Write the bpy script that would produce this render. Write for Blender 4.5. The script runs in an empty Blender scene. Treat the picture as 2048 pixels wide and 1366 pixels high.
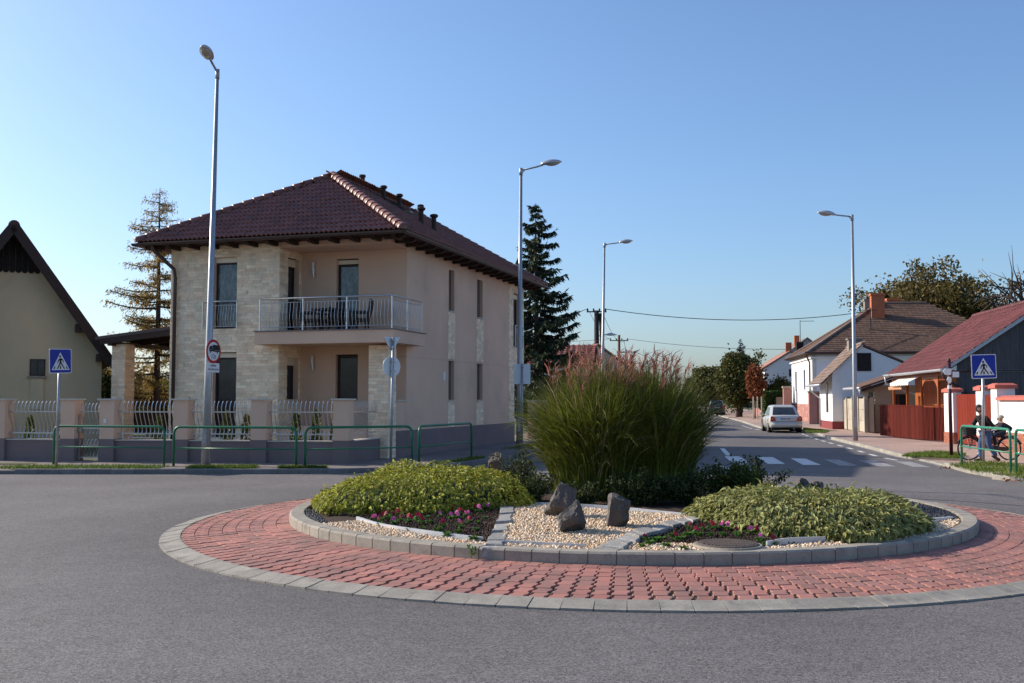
import bpy, math, random
import numpy as np
from mathutils import Vector, Matrix

R = math.radians
random.seed(7)
rng = np.random.default_rng(7)
sc = bpy.context.scene
COL = sc.collection

# ------------------------------------------------------------------ camera
FPX, CAMH = 2100.0, 1.75
TH = math.atan(116.0 / FPX)
cd = bpy.data.cameras.new('camera')
cd.sensor_width = 36.0
cd.lens = 36.0 * FPX / 2048.0
cd.clip_start, cd.clip_end = 0.1, 6000.0
cam = bpy.data.objects.new('camera', cd)
COL.objects.link(cam)
cam.location = (0, 0, CAMH)
cam.rotation_euler = (R(90) + TH, 0, 0)
sc.camera = cam

# ------------------------------------------------------------------ sky and sun
LIGHT = Vector((15.0, -6.2, -9.2)).normalized()          # the way the sunlight travels
SUN_EL = math.asin(-LIGHT.z)
SUN_AZ = math.atan2(-LIGHT.x, -LIGHT.y)                  # from +Y towards +X
w = bpy.data.worlds.new('World')
sc.world = w
w.use_nodes = True
wn = w.node_tree
sky = wn.nodes.new('ShaderNodeTexSky')
sky.sky_type = 'NISHITA'
sky.sun_disc = False
sky.sun_elevation = SUN_EL
sky.sun_rotation = SUN_AZ
sky.air_density = 1.0
sky.dust_density = 1.5
sky.ozone_density = 6.0
bg = wn.nodes['Background']
bg.inputs['Strength'].default_value = 0.145
wn.links.new(sky.outputs[0], bg.inputs['Color'])
sl = bpy.data.lights.new('sun', 'SUN')
sl.energy = 4.6
sl.angle = R(0.53)
sl.color = (1.0, 0.90, 0.76)
sun = bpy.data.objects.new('sun', sl)
COL.objects.link(sun)
sun.rotation_euler = LIGHT.to_track_quat('-Z', 'Y').to_euler()
sun.location = (-60, 30, 50)
sc.view_settings.view_transform = 'Standard'
sc.view_settings.look = 'None'
sc.view_settings.exposure = 0.37
sc.view_settings.gamma = 1.0
sc.view_settings.use_curve_mapping = False


def ray(u, v):
    a, b = (u - 1024.0) / FPX, (683.0 - v) / FPX
    return Vector((a, math.cos(TH) - b * math.sin(TH), math.sin(TH) + b * math.cos(TH)))


def G(u, v, z=0.0):
    """the point of height z that the photograph shows at pixel (u, v)"""
    d = ray(u, v)
    t = (z - CAMH) / d.z
    return Vector((d.x * t, d.y * t, z))


def PY(u, v, Y):
    """the point at distance Y along the street that the photograph shows at (u, v)"""
    d = ray(u, v)
    t = Y / d.y
    return Vector((d.x * t, Y, CAMH + d.z * t))


def PL(u, v, q, ang):
    """the point seen at (u, v) on the upright plane through q that runs in direction ang"""
    d = ray(u, v)
    nx, ny = -math.sin(ang), math.cos(ang)
    t = (q.x * nx + q.y * ny) / (d.x * nx + d.y * ny)
    return Vector((d.x * t, d.y * t, CAMH + d.z * t))


# ------------------------------------------------------------------ mesh collecting
class MB:
    def __init__(s):
        s.v, s.f, s.m = [], [], []

    def add(s, vs, fs, mi=0, M=None):
        o = len(s.v)
        s.v += [tuple(M @ Vector(p)) for p in vs] if M is not None else [tuple(p) for p in vs]
        for f in fs:
            s.f.append(tuple(i + o for i in f))
            s.m.append(mi)
        return s

    def box(s, a, b, mi=0, M=None):
        x0, y0, z0 = a
        x1, y1, z1 = b
        return s.add([(x0, y0, z0), (x1, y0, z0), (x1, y1, z0), (x0, y1, z0), (x0, y0, z1), (x1, y0, z1), (x1, y1, z1), (x0, y1, z1)],
                     [(0, 3, 2, 1), (4, 5, 6, 7), (0, 1, 5, 4), (1, 2, 6, 5), (2, 3, 7, 6), (3, 0, 4, 7)], mi, M)

    def prism(s, pts, z0, z1, mi=0, M=None, inset=0.0):
        """polygon (counter-clockwise, xy) raised from z0 to z1, the top edge optionally chamfered"""
        n = len(pts)
        v = [(x, y, z0) for x, y in pts]
        f = [tuple(range(n))[::-1]]
        if inset:
            cx, cy = sum(p[0] for p in pts) / n, sum(p[1] for p in pts) / n
            v += [(x, y, z1 - inset) for x, y in pts]
            for x, y in pts:
                d = math.hypot(x - cx, y - cy) or 1
                k = max(0, 1 - inset / d * 1.2)
                v.append((cx + (x - cx) * k, cy + (y - cy) * k, z1))
            f += [(i, (i + 1) % n, n + (i + 1) % n, n + i) for i in range(n)]
            f += [(n + i, n + (i + 1) % n, 2 * n + (i + 1) % n, 2 * n + i) for i in range(n)]
            f.append(tuple(range(2 * n, 3 * n)))
        else:
            v += [(x, y, z1) for x, y in pts]
            f += [(i, (i + 1) % n, n + (i + 1) % n, n + i) for i in range(n)]
            f.append(tuple(range(n, 2 * n)))
        return s.add(v, f, mi, M)

    def tube(s, pts, r, n=8, mi=0, cap=True, M=None, closed=False):
        pts = [Vector(p) for p in pts]
        k = len(pts)
        rr = r if isinstance(r, (list, tuple)) else [r] * k
        v, f = [], []
        up = None
        for i, p in enumerate(pts):
            if closed:
                t = pts[(i + 1) % k] - pts[i - 1]
            else:
                t = pts[min(i + 1, k - 1)] - pts[max(i - 1, 0)]
            t = t.normalized() if t.length > 1e-9 else Vector((0, 0, 1))
            if up is None:
                up = Vector((0, 0, 1)) if abs(t.z) < .9 else Vector((1, 0, 0))
            x = t.cross(up)
            x = x.normalized() if x.length > 1e-6 else t.orthogonal().normalized()
            y = t.cross(x).normalized()
            up = -y if not closed else up
            for j in range(n):
                a = 2 * math.pi * j / n
                v.append(p + (x * math.cos(a) + y * math.sin(a)) * rr[i])
        for i in range(k if closed else k - 1):
            for j in range(n):
                a, b = i * n + j, i * n + (j + 1) % n
                c, d = ((i + 1) % k) * n + (j + 1) % n, ((i + 1) % k) * n + j
                f.append((a, b, c, d))
        if cap and not closed:
            f.append(tuple(range(n))[::-1])
            f.append(tuple(range((k - 1) * n, k * n)))
        return s.add(v, f, mi, M)

    def lathe(s, prof, n=16, mi=0, M=None):
        """profile of (r, z) turned about z"""
        v, f = [], []
        for r, z in prof:
            for j in range(n):
                a = 2 * math.pi * j / n
                v.append((r * math.cos(a), r * math.sin(a), z))
        for i in range(len(prof) - 1):
            for j in range(n):
                f.append((i * n + j, i * n + (j + 1) % n, (i + 1) * n + (j + 1) % n, (i + 1) * n + j))
        f.append(tuple(range(n))[::-1])
        f.append(tuple(range((len(prof) - 1) * n, len(prof) * n)))
        return s.add(v, f, mi, M)

    def loft(s, secs, mi=0, cap=True, closed=True, M=None):
        n = len(secs[0])
        v = [p for q in secs for p in q]
        f = []
        for i in range(len(secs) - 1):
            for j in range(n if closed else n - 1):
                f.append((i * n + j, i * n + (j + 1) % n, (i + 1) * n + (j + 1) % n, (i + 1) * n + j))
        if cap:
            f.append(tuple(range(n))[::-1])
            f.append(tuple(range((len(secs) - 1) * n, len(secs) * n)))
        return s.add(v, f, mi, M)

    def mesh(s, name, mats, smooth=False):
        me = bpy.data.meshes.new(name)
        me.from_pydata(s.v, [], s.f)
        for m in (mats if isinstance(mats, (list, tuple)) else [mats]):
            me.materials.append(m)
        me.polygons.foreach_set('material_index', s.m)
        if smooth:
            me.polygons.foreach_set('use_smooth', [True] * len(s.f))
        me.update()
        return me


def link(name, data, parent=None, loc=None, rot=None, label=None):
    o = bpy.data.objects.new(name, data)
    COL.objects.link(o)
    if parent is not None:
        o.parent = parent
    if loc is not None:
        o.location = loc
    if rot is not None:
        o.rotation_euler = rot
    if label:
        o['label'] = label
    return o


def part(name, mb, mats, parent, label=None, smooth=False, stuff=False, dz=0.0):
    me = mb.mesh(name, mats, smooth) if isinstance(mb, MB) else mb
    if dz:
        me.transform(Matrix.Translation((0, 0, dz)))
    o = link(name, me, parent, label=label)
    if stuff:
        o['kind'] = 'stuff'
    return o


def tag(o, label, cat, group=None):
    o['label'] = label
    o['category'] = cat
    if group:
        o['group'] = group
    return o


def thing(name, label, cat, loc=(0, 0, 0), rz=0.0, group=None):
    o = link(name, None, None, loc, (0, 0, rz))
    o.empty_display_size = 0.2
    return tag(o, label, cat, group)


def struct(name, mb, mats, kind='structure', smooth=False, parent=None):
    o = link(name, mb.mesh(name, mats, smooth) if isinstance(mb, MB) else mb, parent)
    if parent is None or kind == 'stuff':
        o['kind'] = kind
    return o


def copy_tree(root, loc=None, rz=None, label=None, group=None, parent=None):
    c = root.copy()
    COL.objects.link(c)
    if parent is not None:
        c.parent = parent
    if loc is not None:
        c.location = loc
    if rz is not None:
        c.rotation_euler = (0, 0, rz)
    if label:
        c['label'] = label
    if group:
        c['group'] = group
    for ch in root.children:
        copy_tree(ch, parent=c)
    return c


def fast_mesh(name, V, F, mats, MI=None, smooth=False):
    """V (n,3) points, F (m,k) faces of one size"""
    V = np.asarray(V, np.float32)
    F = np.asarray(F, np.int32)
    m, k = F.shape
    me = bpy.data.meshes.new(name)
    me.vertices.add(len(V))
    me.vertices.foreach_set('co', V.ravel())
    me.loops.add(m * k)
    me.loops.foreach_set('vertex_index', F.ravel())
    me.polygons.add(m)
    me.polygons.foreach_set('loop_start', np.arange(0, m * k, k, dtype=np.int32))
    me.polygons.foreach_set('loop_total', np.full(m, k, np.int32))
    for x in (mats if isinstance(mats, (list, tuple)) else [mats]):
        me.materials.append(x)
    if MI is not None:
        me.polygons.foreach_set('material_index', np.asarray(MI, np.int32))
    if smooth:
        me.polygons.foreach_set('use_smooth', np.ones(m, bool))
    me.update(calc_edges=True)
    me.validate()
    return me


def many(bv, bf, Rm, P, S=None):
    """base verts (n,3) and faces (m,k) set down N times by rotations Rm (N,3,3), places P (N,3), scales S (N,) or (N,3)"""
    bv = np.asarray(bv, float)
    bf = np.asarray(bf, int)
    N = len(P)
    B = np.broadcast_to(bv, (N,) + bv.shape)
    if S is not None:
        S = np.asarray(S, float)
        B = B * (S[:, None, None] if S.ndim == 1 else S[:, None, :])
    V = np.einsum('nij,nkj->nki', Rm, B) + np.asarray(P)[:, None, :]
    F = bf[None] + (np.arange(N) * len(bv))[:, None, None]
    return V.reshape(-1, 3), F.reshape(-1, bf.shape[1])


def frames(d, up=None, roll=None):
    """rotations (N,3,3) whose y axis is d and whose z axis leans to up"""
    d = d / np.linalg.norm(d, axis=1, keepdims=True)
    if up is None:
        up = np.tile(np.array([0, 0, 1.0]), (len(d), 1))
    x = np.cross(d, up)
    bad = np.linalg.norm(x, axis=1) < 1e-4
    x[bad] = np.cross(d[bad], np.array([1.0, 0.2, 0]))
    x /= np.linalg.norm(x, axis=1, keepdims=True)
    z = np.cross(x, d)
    if roll is not None:
        c, s = np.cos(roll)[:, None], np.sin(roll)[:, None]
        x, z = x * c + z * s, -x * s + z * c
    return np.stack([x, d, z], axis=2)


def rand_dirs(n):
    d = rng.normal(size=(n, 3))
    return d / np.linalg.norm(d, axis=1, keepdims=True)


def inside(px, py, poly):
    c = np.zeros(len(px), bool)
    n = len(poly)
    for i in range(n):
        x0, y0 = poly[i][0], poly[i][1]
        x1, y1 = poly[(i + 1) % n][0], poly[(i + 1) % n][1]
        t = ((y0 > py) != (y1 > py)) & (px < (x1 - x0) * (py - y0) / ((y1 - y0) or 1e-9) + x0)
        c ^= t
    return c


def smooth_line(pts, step):
    P = [Vector(p) for p in pts]
    P = [P[0] * 2 - P[1]] + P + [P[-1] * 2 - P[-2]]
    out = []
    for i in range(1, len(P) - 2):
        n = max(2, int((P[i + 1] - P[i]).length / step * 4))
        for k in range(n):
            t = k / n
            a, b, c, d = P[i - 1:i + 3]
            out.append(.5 * ((2 * b) + (c - a) * t + (2 * a - 5 * b + 4 * c - d) * t * t + (3 * b - a - 3 * c + d) * t ** 3))
    out.append(P[-2])
    res, acc = [out[0]], 0.0
    for a, b in zip(out, out[1:]):
        acc += (b - a).length
        if acc >= step:
            res.append(b)
            acc = 0.0
    return res


# ------------------------------------------------------------------ materials
def mat(name, col, rough=.8, col2=None, scale=3.0, var=.12, fine=60.0, fvar=.06, bump=0.0, bscale=80.0, spec=.3, metal=0.0,
        rnd=0.0, rndcol=None, rndmix=.5, trans=0.0, coat=0.0, stretch=None, stain=None, stain_scale=1.2, stain_lo=.55, stain_hi=.7):
    m = bpy.data.materials.new(name)
    m.use_nodes = True
    nt = m.node_tree
    N, L = nt.nodes, nt.links
    b = N['Principled BSDF']
    b.inputs['Roughness'].default_value = rough
    b.inputs['Specular IOR Level'].default_value = spec
    b.inputs['Metallic'].default_value = metal
    if coat:
        b.inputs['Coat Weight'].default_value = coat
        b.inputs['Coat Roughness'].default_value = .06
    geo = N.new('ShaderNodeNewGeometry')
    vec = geo.outputs['Position']
    if stretch:
        mp = N.new('ShaderNodeMapping')
        mp.inputs['Scale'].default_value = stretch
        L.new(vec, mp.inputs['Vector'])
        vec = mp.outputs[0]

    def noise(s, det=3.0, r=.55):
        n = N.new('ShaderNodeTexNoise')
        n.inputs['Scale'].default_value = s
        n.inputs['Detail'].default_value = det
        n.inputs['Roughness'].default_value = r
        L.new(vec, n.inputs['Vector'])
        return n.outputs['Fac']

    def mr(fac, lo, hi, a=.3, z=.7):
        n = N.new('ShaderNodeMapRange')
        n.inputs['From Min'].default_value, n.inputs['From Max'].default_value = a, z
        n.inputs['To Min'].default_value, n.inputs['To Max'].default_value = lo, hi
        L.new(fac, n.inputs['Value'])
        return n.outputs[0]

    def mix(fac, a, c, mode='MIX'):
        n = N.new('ShaderNodeMix')
        n.data_type = 'RGBA'
        n.blend_type = mode
        for sock, val in ((n.inputs['Factor'], fac), (n.inputs['A'], a), (n.inputs['B'], c)):
            if hasattr(val, 'links'):
                L.new(val, sock)
            elif isinstance(val, (int, float)):
                sock.default_value = val
            else:
                sock.default_value = tuple(val) + (1,)
        return n.outputs['Result']

    def scalecol(c, f):
        n = N.new('ShaderNodeVectorMath')
        n.operation = 'SCALE'
        if hasattr(c, 'links'):
            L.new(c, n.inputs[0])
        else:
            n.inputs[0].default_value = c
        L.new(f, n.inputs['Scale'])
        return n.outputs[0]

    c = tuple(col)
    if col2 is not None:
        c = mix(mr(noise(scale), 0, 1), col, col2)
    if rnd or rndcol is not None:
        oi = N.new('ShaderNodeObjectInfo')
        ad = N.new('ShaderNodeMath')
        ad.operation = 'ADD'
        L.new(oi.outputs['Random'], ad.inputs[0])
        L.new(geo.outputs['Random Per Island'], ad.inputs[1])
        fr = N.new('ShaderNodeMath')
        fr.operation = 'FRACT'
        L.new(ad.outputs[0], fr.inputs[0])
        if rndcol is not None:
            m2 = N.new('ShaderNodeMath')
            m2.operation = 'MULTIPLY'
            L.new(fr.outputs[0], m2.inputs[0])
            m2.inputs[1].default_value = 7.31
            f2 = N.new('ShaderNodeMath')
            f2.operation = 'FRACT'
            L.new(m2.outputs[0], f2.inputs[0])
            c = mix(mr(f2.outputs[0], 0, rndmix * 2, 0, 1) if rndmix <= .5 else f2.outputs[0], c, rndcol)
        if rnd:
            c = scalecol(c, mr(fr.outputs[0], 1 - rnd, 1 + rnd, 0, 1))
    if stain is not None:
        c = mix(mr(noise(stain_scale, 5.0, .6), 0, 1, stain_lo, stain_hi), c, stain)
    if var:
        c = scalecol(c, mr(noise(scale * .7 if col2 is not None else scale), 1 - var, 1 + var))
    if fvar:
        c = scalecol(c, mr(noise(fine, 2.0), 1 - fvar, 1 + fvar))
    if hasattr(c, 'links'):
        L.new(c, b.inputs['Base Color'])
    else:
        b.inputs['Base Color'].default_value = c + (1,)
    if bump:
        bp = N.new('ShaderNodeBump')
        bp.inputs['Strength'].default_value = min(1.0, bump)
        bp.inputs['Distance'].default_value = .01
        L.new(noise(bscale, 4.0), bp.inputs['Height'])
        L.new(bp.outputs[0], b.inputs['Normal'])
    if trans:
        tr = N.new('ShaderNodeBsdfTranslucent')
        if hasattr(c, 'links'):
            L.new(c, tr.inputs['Color'])
        else:
            tr.inputs['Color'].default_value = c + (1,)
        ms = N.new('ShaderNodeMixShader')
        ms.inputs[0].default_value = trans
        L.new(b.outputs[0], ms.inputs[1])
        L.new(tr.outputs[0], ms.inputs[2])
        L.new(ms.outputs[0], N['Material Output'].inputs['Surface'])
    return m


def asphalt_mat():
    m = mat('asphalt', (.143, .130, .126), rough=.88, var=.13, scale=.35, fine=5.0, fvar=.07, spec=.25, bump=.0)
    nt = m.node_tree
    N, L = nt.nodes, nt.links
    b = N['Principled BSDF']
    src = b.inputs['Base Color'].links[0].from_socket
    geo = [n for n in N if n.type == 'NEW_GEOMETRY'][0]
    vo = N.new('ShaderNodeTexVoronoi')
    vo.inputs['Scale'].default_value = 85
    L.new(geo.outputs['Position'], vo.inputs['Vector'])
    no = N.new('ShaderNodeTexNoise')
    no.inputs['Scale'].default_value = 55
    no.inputs['Detail'].default_value = 3
    L.new(geo.outputs['Position'], no.inputs['Vector'])
    wn_ = N.new('ShaderNodeSeparateColor')
    L.new(vo.outputs['Color'], wn_.inputs[0])
    r1 = N.new('ShaderNodeMapRange')
    r1.inputs['To Min'].default_value, r1.inputs['To Max'].default_value = .5, 1.5
    L.new(wn_.outputs[0], r1.inputs['Value'])
    r2 = N.new('ShaderNodeMapRange')
    r2.inputs['From Min'].default_value, r2.inputs['From Max'].default_value = .3, .7
    r2.inputs['To Min'].default_value, r2.inputs['To Max'].default_value = .8, 1.2
    L.new(no.outputs['Fac'], r2.inputs['Value'])
    mu = N.new('ShaderNodeMath')
    mu.operation = 'MULTIPLY'
    L.new(r1.outputs[0], mu.inputs[0])
    L.new(r2.outputs[0], mu.inputs[1])
    # wear: dark dirt thrown against the roundabout edge, paler wheel tracks round it
    ds = N.new('ShaderNodeVectorMath')
    ds.operation = 'DISTANCE'
    ds.inputs[1].default_value = (1.56, 14.93, 0)
    L.new(geo.outputs['Position'], ds.inputs[0])
    wob = N.new('ShaderNodeTexNoise')
    wob.inputs['Scale'].default_value = .8
    wob.inputs['Detail'].default_value = 5
    L.new(geo.outputs['Position'], wob.inputs['Vector'])
    ad = N.new('ShaderNodeMath')
    ad.operation = 'MULTIPLY_ADD'
    L.new(wob.outputs['Fac'], ad.inputs[0])
    ad.inputs[1].default_value = 1.6
    L.new(ds.outputs['Value'], ad.inputs[2])
    nm = N.new('ShaderNodeMapRange')
    nm.inputs['From Min'].default_value, nm.inputs['From Max'].default_value = 6.4, 15.0
    L.new(ad.outputs[0], nm.inputs['Value'])
    rp = N.new('ShaderNodeValToRGB')
    el = rp.color_ramp.elements
    el[0].position, el[1].position = 0.0, 1.0
    el[0].color, el[1].color = (.80, .80, .80, 1), (.97, .97, .97, 1)
    for p_, c_ in ((.10, .88), (.22, .97), (.36, 1.07), (.5, .98), (.64, 1.06), (.8, .97)):
        e_ = el.new(p_)
        e_.color = (c_, c_, c_, 1)
    L.new(nm.outputs[0], rp.inputs['Fac'])
    mw = N.new('ShaderNodeMath')
    mw.operation = 'MULTIPLY'
    L.new(mu.outputs[0], mw.inputs[0])
    L.new(rp.outputs['Color'], mw.inputs[1])
    v = N.new('ShaderNodeVectorMath')
    v.operation = 'SCALE'
    L.new(src, v.inputs[0])
    L.new(mw.outputs[0], v.inputs['Scale'])
    L.new(v.outputs[0], b.inputs['Base Color'])
    bp = N.new('ShaderNodeBump')
    bp.inputs['Strength'].default_value = .35
    bp.inputs['Distance'].default_value = .006
    L.new(vo.outputs['Distance'], bp.inputs['Height'])
    L.new(bp.outputs[0], b.inputs['Normal'])
    return m


def glass_mat(name, col=(.02, .025, .032), rough=.04, spec=.6):
    m = mat(name, col, rough=rough, var=.3, scale=2.0, fvar=0, spec=spec, col2=tuple(min(1, c * 2.2 + .01) for c in col))
    return m


A = {}
A['asphalt'] = asphalt_mat()
A['earth'] = mat('earth', (.09, .085, .045), col2=(.07, .09, .03), scale=.3, fine=20, fvar=.2)
A['pave'] = mat('pavement_pavers', (.40, .27, .215), col2=(.36, .255, .21), scale=.8, fine=9, fvar=.10, rough=.9)
A['pave_l'] = mat('pavement_asphalt', (.23, .185, .165), col2=(.20, .17, .16), scale=.8, fine=30, fvar=.10, rough=.9)
A['kerb'] = mat('kerb_concrete', (.315, .28, .23), rnd=.07, var=.12, scale=6, fine=50, fvar=.09, stain=(.235, .21, .175), stain_scale=5, bump=.3, bscale=120, rough=.9)
A['edging'] = mat('edging_concrete', (.285, .26, .22), rnd=.09, var=.14, scale=6, fine=50, fvar=.12, stain=(.19, .175, .155), stain_scale=4, bump=.3, bscale=120, rough=.92)
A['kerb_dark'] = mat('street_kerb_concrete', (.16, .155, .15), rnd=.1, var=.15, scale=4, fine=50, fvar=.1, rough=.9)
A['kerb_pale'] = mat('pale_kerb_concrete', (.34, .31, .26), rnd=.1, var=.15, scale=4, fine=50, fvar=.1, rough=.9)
A['paver'] = mat('red_paver', (.395, .168, .132), rnd=.13, rndcol=(.30, .15, .125), var=.10, scale=2.2, fine=90, fvar=.08, stain=(.21, .125, .105), stain_scale=1.6, stain_lo=.5, stain_hi=.72, bump=.2, bscale=200, rough=.85)
A['bedding'] = mat('joint_sand', (.10, .072, .052), col2=(.07, .07, .035), scale=7, fine=120, fvar=.3)
A['soil'] = mat('soil', (.040, .024, .017), col2=(.062, .038, .026), scale=18, fine=90, fvar=.35, bump=.9, bscale=60, rough=.95)
A['pebble'] = mat('pale_pebble', (.72, .61, .46), rnd=.36, rndcol=(.56, .34, .17), rndmix=.5, var=.06, fvar=.05, rough=.7)
A['pebble_base'] = mat('gravel_dust', (.34, .26, .17), col2=(.44, .35, .24), scale=40, fine=150, fvar=.4)
A['black_stone'] = mat('black_basalt_chip', (.045, .046, .050), rnd=.4, rough=.6, var=.1)
A['granite'] = mat('granite_sett', (.37, .355, .325), rnd=.2, col2=(.22, .21, .195), scale=22, fine=160, fvar=.3, bump=.6, bscale=60, rough=.85)
A['basalt'] = mat('basalt_rock', (.070, .060, .056), col2=(.105, .088, .076), scale=3.5, fine=45, fvar=.22, bump=.7, bscale=30, rough=.75, spec=.35)
A['basalt_pale'] = mat('weathered_rock', (.105, .085, .062), col2=(.07, .06, .05), scale=4, fine=45, fvar=.25, bump=.7, bscale=30, rough=.8)
A['zinc'] = mat('galvanised_edging', (.55, .56, .57), rough=.45, metal=.3, var=.1, fvar=.05)
A['castiron'] = mat('cast_iron', (.115, .09, .075), rough=.65, var=.2, scale=12, fine=90, fvar=.2, bump=.3)
A['concrete'] = mat('concrete', (.30, .26, .20), var=.15, scale=5, fine=60, fvar=.1, bump=.3, rough=.9)
A['white_line'] = mat('road_paint', (.62, .62, .60), var=.12, scale=5, fine=60, fvar=.10, stain=(.30, .29, .29), stain_scale=6, stain_lo=.56, stain_hi=.72)
A['worn_line'] = mat('worn_road_paint', (.36, .35, .34), var=.15, scale=5, fine=60, fvar=.15, stain=(.17, .165, .165), stain_scale=5, stain_lo=.45, stain_hi=.6)
A['plaster'] = mat('beige_pink_plaster', (.69, .470, .335), var=.07, stain=(.60,.41,.30), stain_scale=.6, scale=.7, fine=70, fvar=.03, bump=.15, bscale=150, rough=.92)
A['dado'] = mat('grey_plinth_plaster', (.200, .155, .150), var=.06, scale=1.5, fine=70, fvar=.08, bump=.2, bscale=120, rough=.9)
A['stone'] = mat('cream_facing_stone', (.90, .72, .50), rnd=.12, rndcol=(.78, .55, .36), rndmix=.35, col2=(.90, .78, .58), scale=4.5, var=.10, fine=35, fvar=.10, stain=(.40, .22, .12), stain_scale=3.4, stain_lo=.66, stain_hi=.78, bump=.5, bscale=40, rough=.88)
A['mortar'] = mat('stone_mortar', (.62, .51, .38), var=.1, fine=50)
A['tile'] = mat('brown_red_roof_tile', (.20, .074, .048), rnd=.16, var=.08, scale=2, fine=40, fvar=.08, rough=.38, spec=.5)
A['tile_base'] = mat('roof_underlay', (.05, .022, .018), var=.1)
A['brown'] = mat('dark_brown_timber', (.040, .022, .016), var=.15, scale=6, fine=50, fvar=.15, rough=.6, stretch=(1, 1, 6))
A['gutter'] = mat('brown_gutter', (.060, .036, .030), var=.06, rough=.4, spec=.5)
A['frame'] = mat('dark_window_frame', (.040, .022, .018), var=.1, rough=.5)
A['glass'] = glass_mat('window_glass', (.012, .014, .018), .04, .35)
A['curtain_glass'] = mat('curtained_glass', (.05, .07, .075), col2=(.15, .19, .19), scale=9, var=.35, fine=50, fvar=.35, rough=.06, spec=.6, stretch=(1, 1, .5))
A['shutter'] = mat('shutter_box', (.78, .68, .52), var=.05, rough=.7, stretch=(1, 1, 30), scale=2)
A['shutter_brown'] = mat('brown_roller_shutter', (.135, .085, .072), var=.1, rough=.6)
A['sill'] = mat('pale_sill', (.55, .50, .43), var=.05, rough=.7)
A['steel'] = mat('brushed_steel', (.50, .50, .50), metal=.75, rough=.32, var=.06, fvar=.03)
A['galv'] = mat('galvanised_steel', (.36, .375, .39), metal=.55, rough=.42, rnd=.0, var=.12, scale=14, fine=60, fvar=.10)
A['sign_back'] = mat('sign_back_aluminium', (.64, .66, .66), metal=.15, rough=.5, var=.06)
A['slab_edge'] = mat('slab_edge_flashing', (.15, .15, .17), rough=.5, metal=.2)
A['green_rail'] = mat('green_rail_paint', (.010, .145, .065), rough=.35, spec=.5, var=.12, scale=8, fvar=.05)
A['green_rail_b'] = mat('faded_green_rail_paint', (.030, .215, .125), rough=.4, spec=.5, var=.12, scale=8, fvar=.05)
A['sign_blue'] = mat('sign_blue', (.004, .026, .30), rough=.35, var=.03, fvar=0)
A['sign_white'] = mat('sign_white', (.70, .70, .70), rough=.4, var=.03, fvar=0)
A['sign_black'] = mat('sign_black', (.012, .012, .014), rough=.5, var=0, fvar=0)
A['sign_red'] = mat('sign_red', (.42, .010, .015), rough=.35, var=.03, fvar=0)
A['lens'] = mat('lamp_lens', (.42, .38, .33), rough=.2, spec=.6, var=.05)
A['lamp_head'] = mat('lamp_housing', (.52, .52, .52), metal=.4, rough=.3, var=.05)
A['grass'] = mat('grass_blade', (.080, .155, .018), rnd=.4, rndcol=(.15, .175, .03), rndmix=.5, var=.12, scale=3, fvar=0, trans=.35, rough=.7)
A['dry_leaf'] = mat('dry_leaf', (.22, .075, .03), rnd=.5, var=.1, trans=.2)
# ------------------------------------------------------------------ ground, road, pavements
gb = MB()
gb.add([(-1500, -300, -.03), (1500, -300, -.03), (1500, 3000, -.03), (-1500, 3000, -.03)], [(0, 1, 2, 3)])
struct('ground', gb, A['earth'])
rb = MB()
rb.add([(-70, -25, 0), (70, -25, 0), (70, 34, 0), (-70, 34, 0)], [(0, 1, 2, 3)])
rb.add([(-6, 34, 0), (22, 34, 0), (60, 330, 0), (34, 330, 0)], [(0, 1, 2, 3)])
struct('road', rb, A['asphalt'])

SD = Vector((.137, 1.0, 0)).normalized()           # the way the street runs
SN = Vector((SD.y, -SD.x, 0))                      # to its side, towards the fences

# kerb lines, near the ground, seen as the photograph shows them
KL = smooth_line([(-40, 24.7, 0), (-20, 24.75, 0), (-13, 24.75, 0), (-8.3, 24.75, 0), (-4.9, 24.85, 0), (-3.2, 25.2, 0), (-2.1, 26.0, 0),
                  (-1.15, 27.8, 0), (-.3, 30.6, 0), (.9, 35, 0), (2.6, 42, 0), (5.3, 58, 0), (8.6, 82, 0), (14, 122, 0), (30, 240, 0)], .5)
rk = [G(2200, 985), G(2048, 964), G(1985, 955), G(1935, 946), G(1900, 936), G(1855, 924), G(1800, 914), G(1735, 897), G(1660, 878), G(1604, 862)]
KR = [Vector((20.5, 16.5, 0)), Vector((15.5, 19.0, 0))] + rk[1:] + [Vector((14.9, 62, 0)) + SD * 0, Vector((18.0, 83, 0)), Vector((23.3, 122, 0)), Vector((39.4, 240, 0))]
KR = smooth_line(KR, .5)


def kz_left(p):
    return .125 if p.x > -11.4 else max(.035, .125 - (-11.4 - p.x) * .06)


def kz_right(p):
    if 27.6 < p.y < 31.0:
        return .04
    return .10


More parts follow.
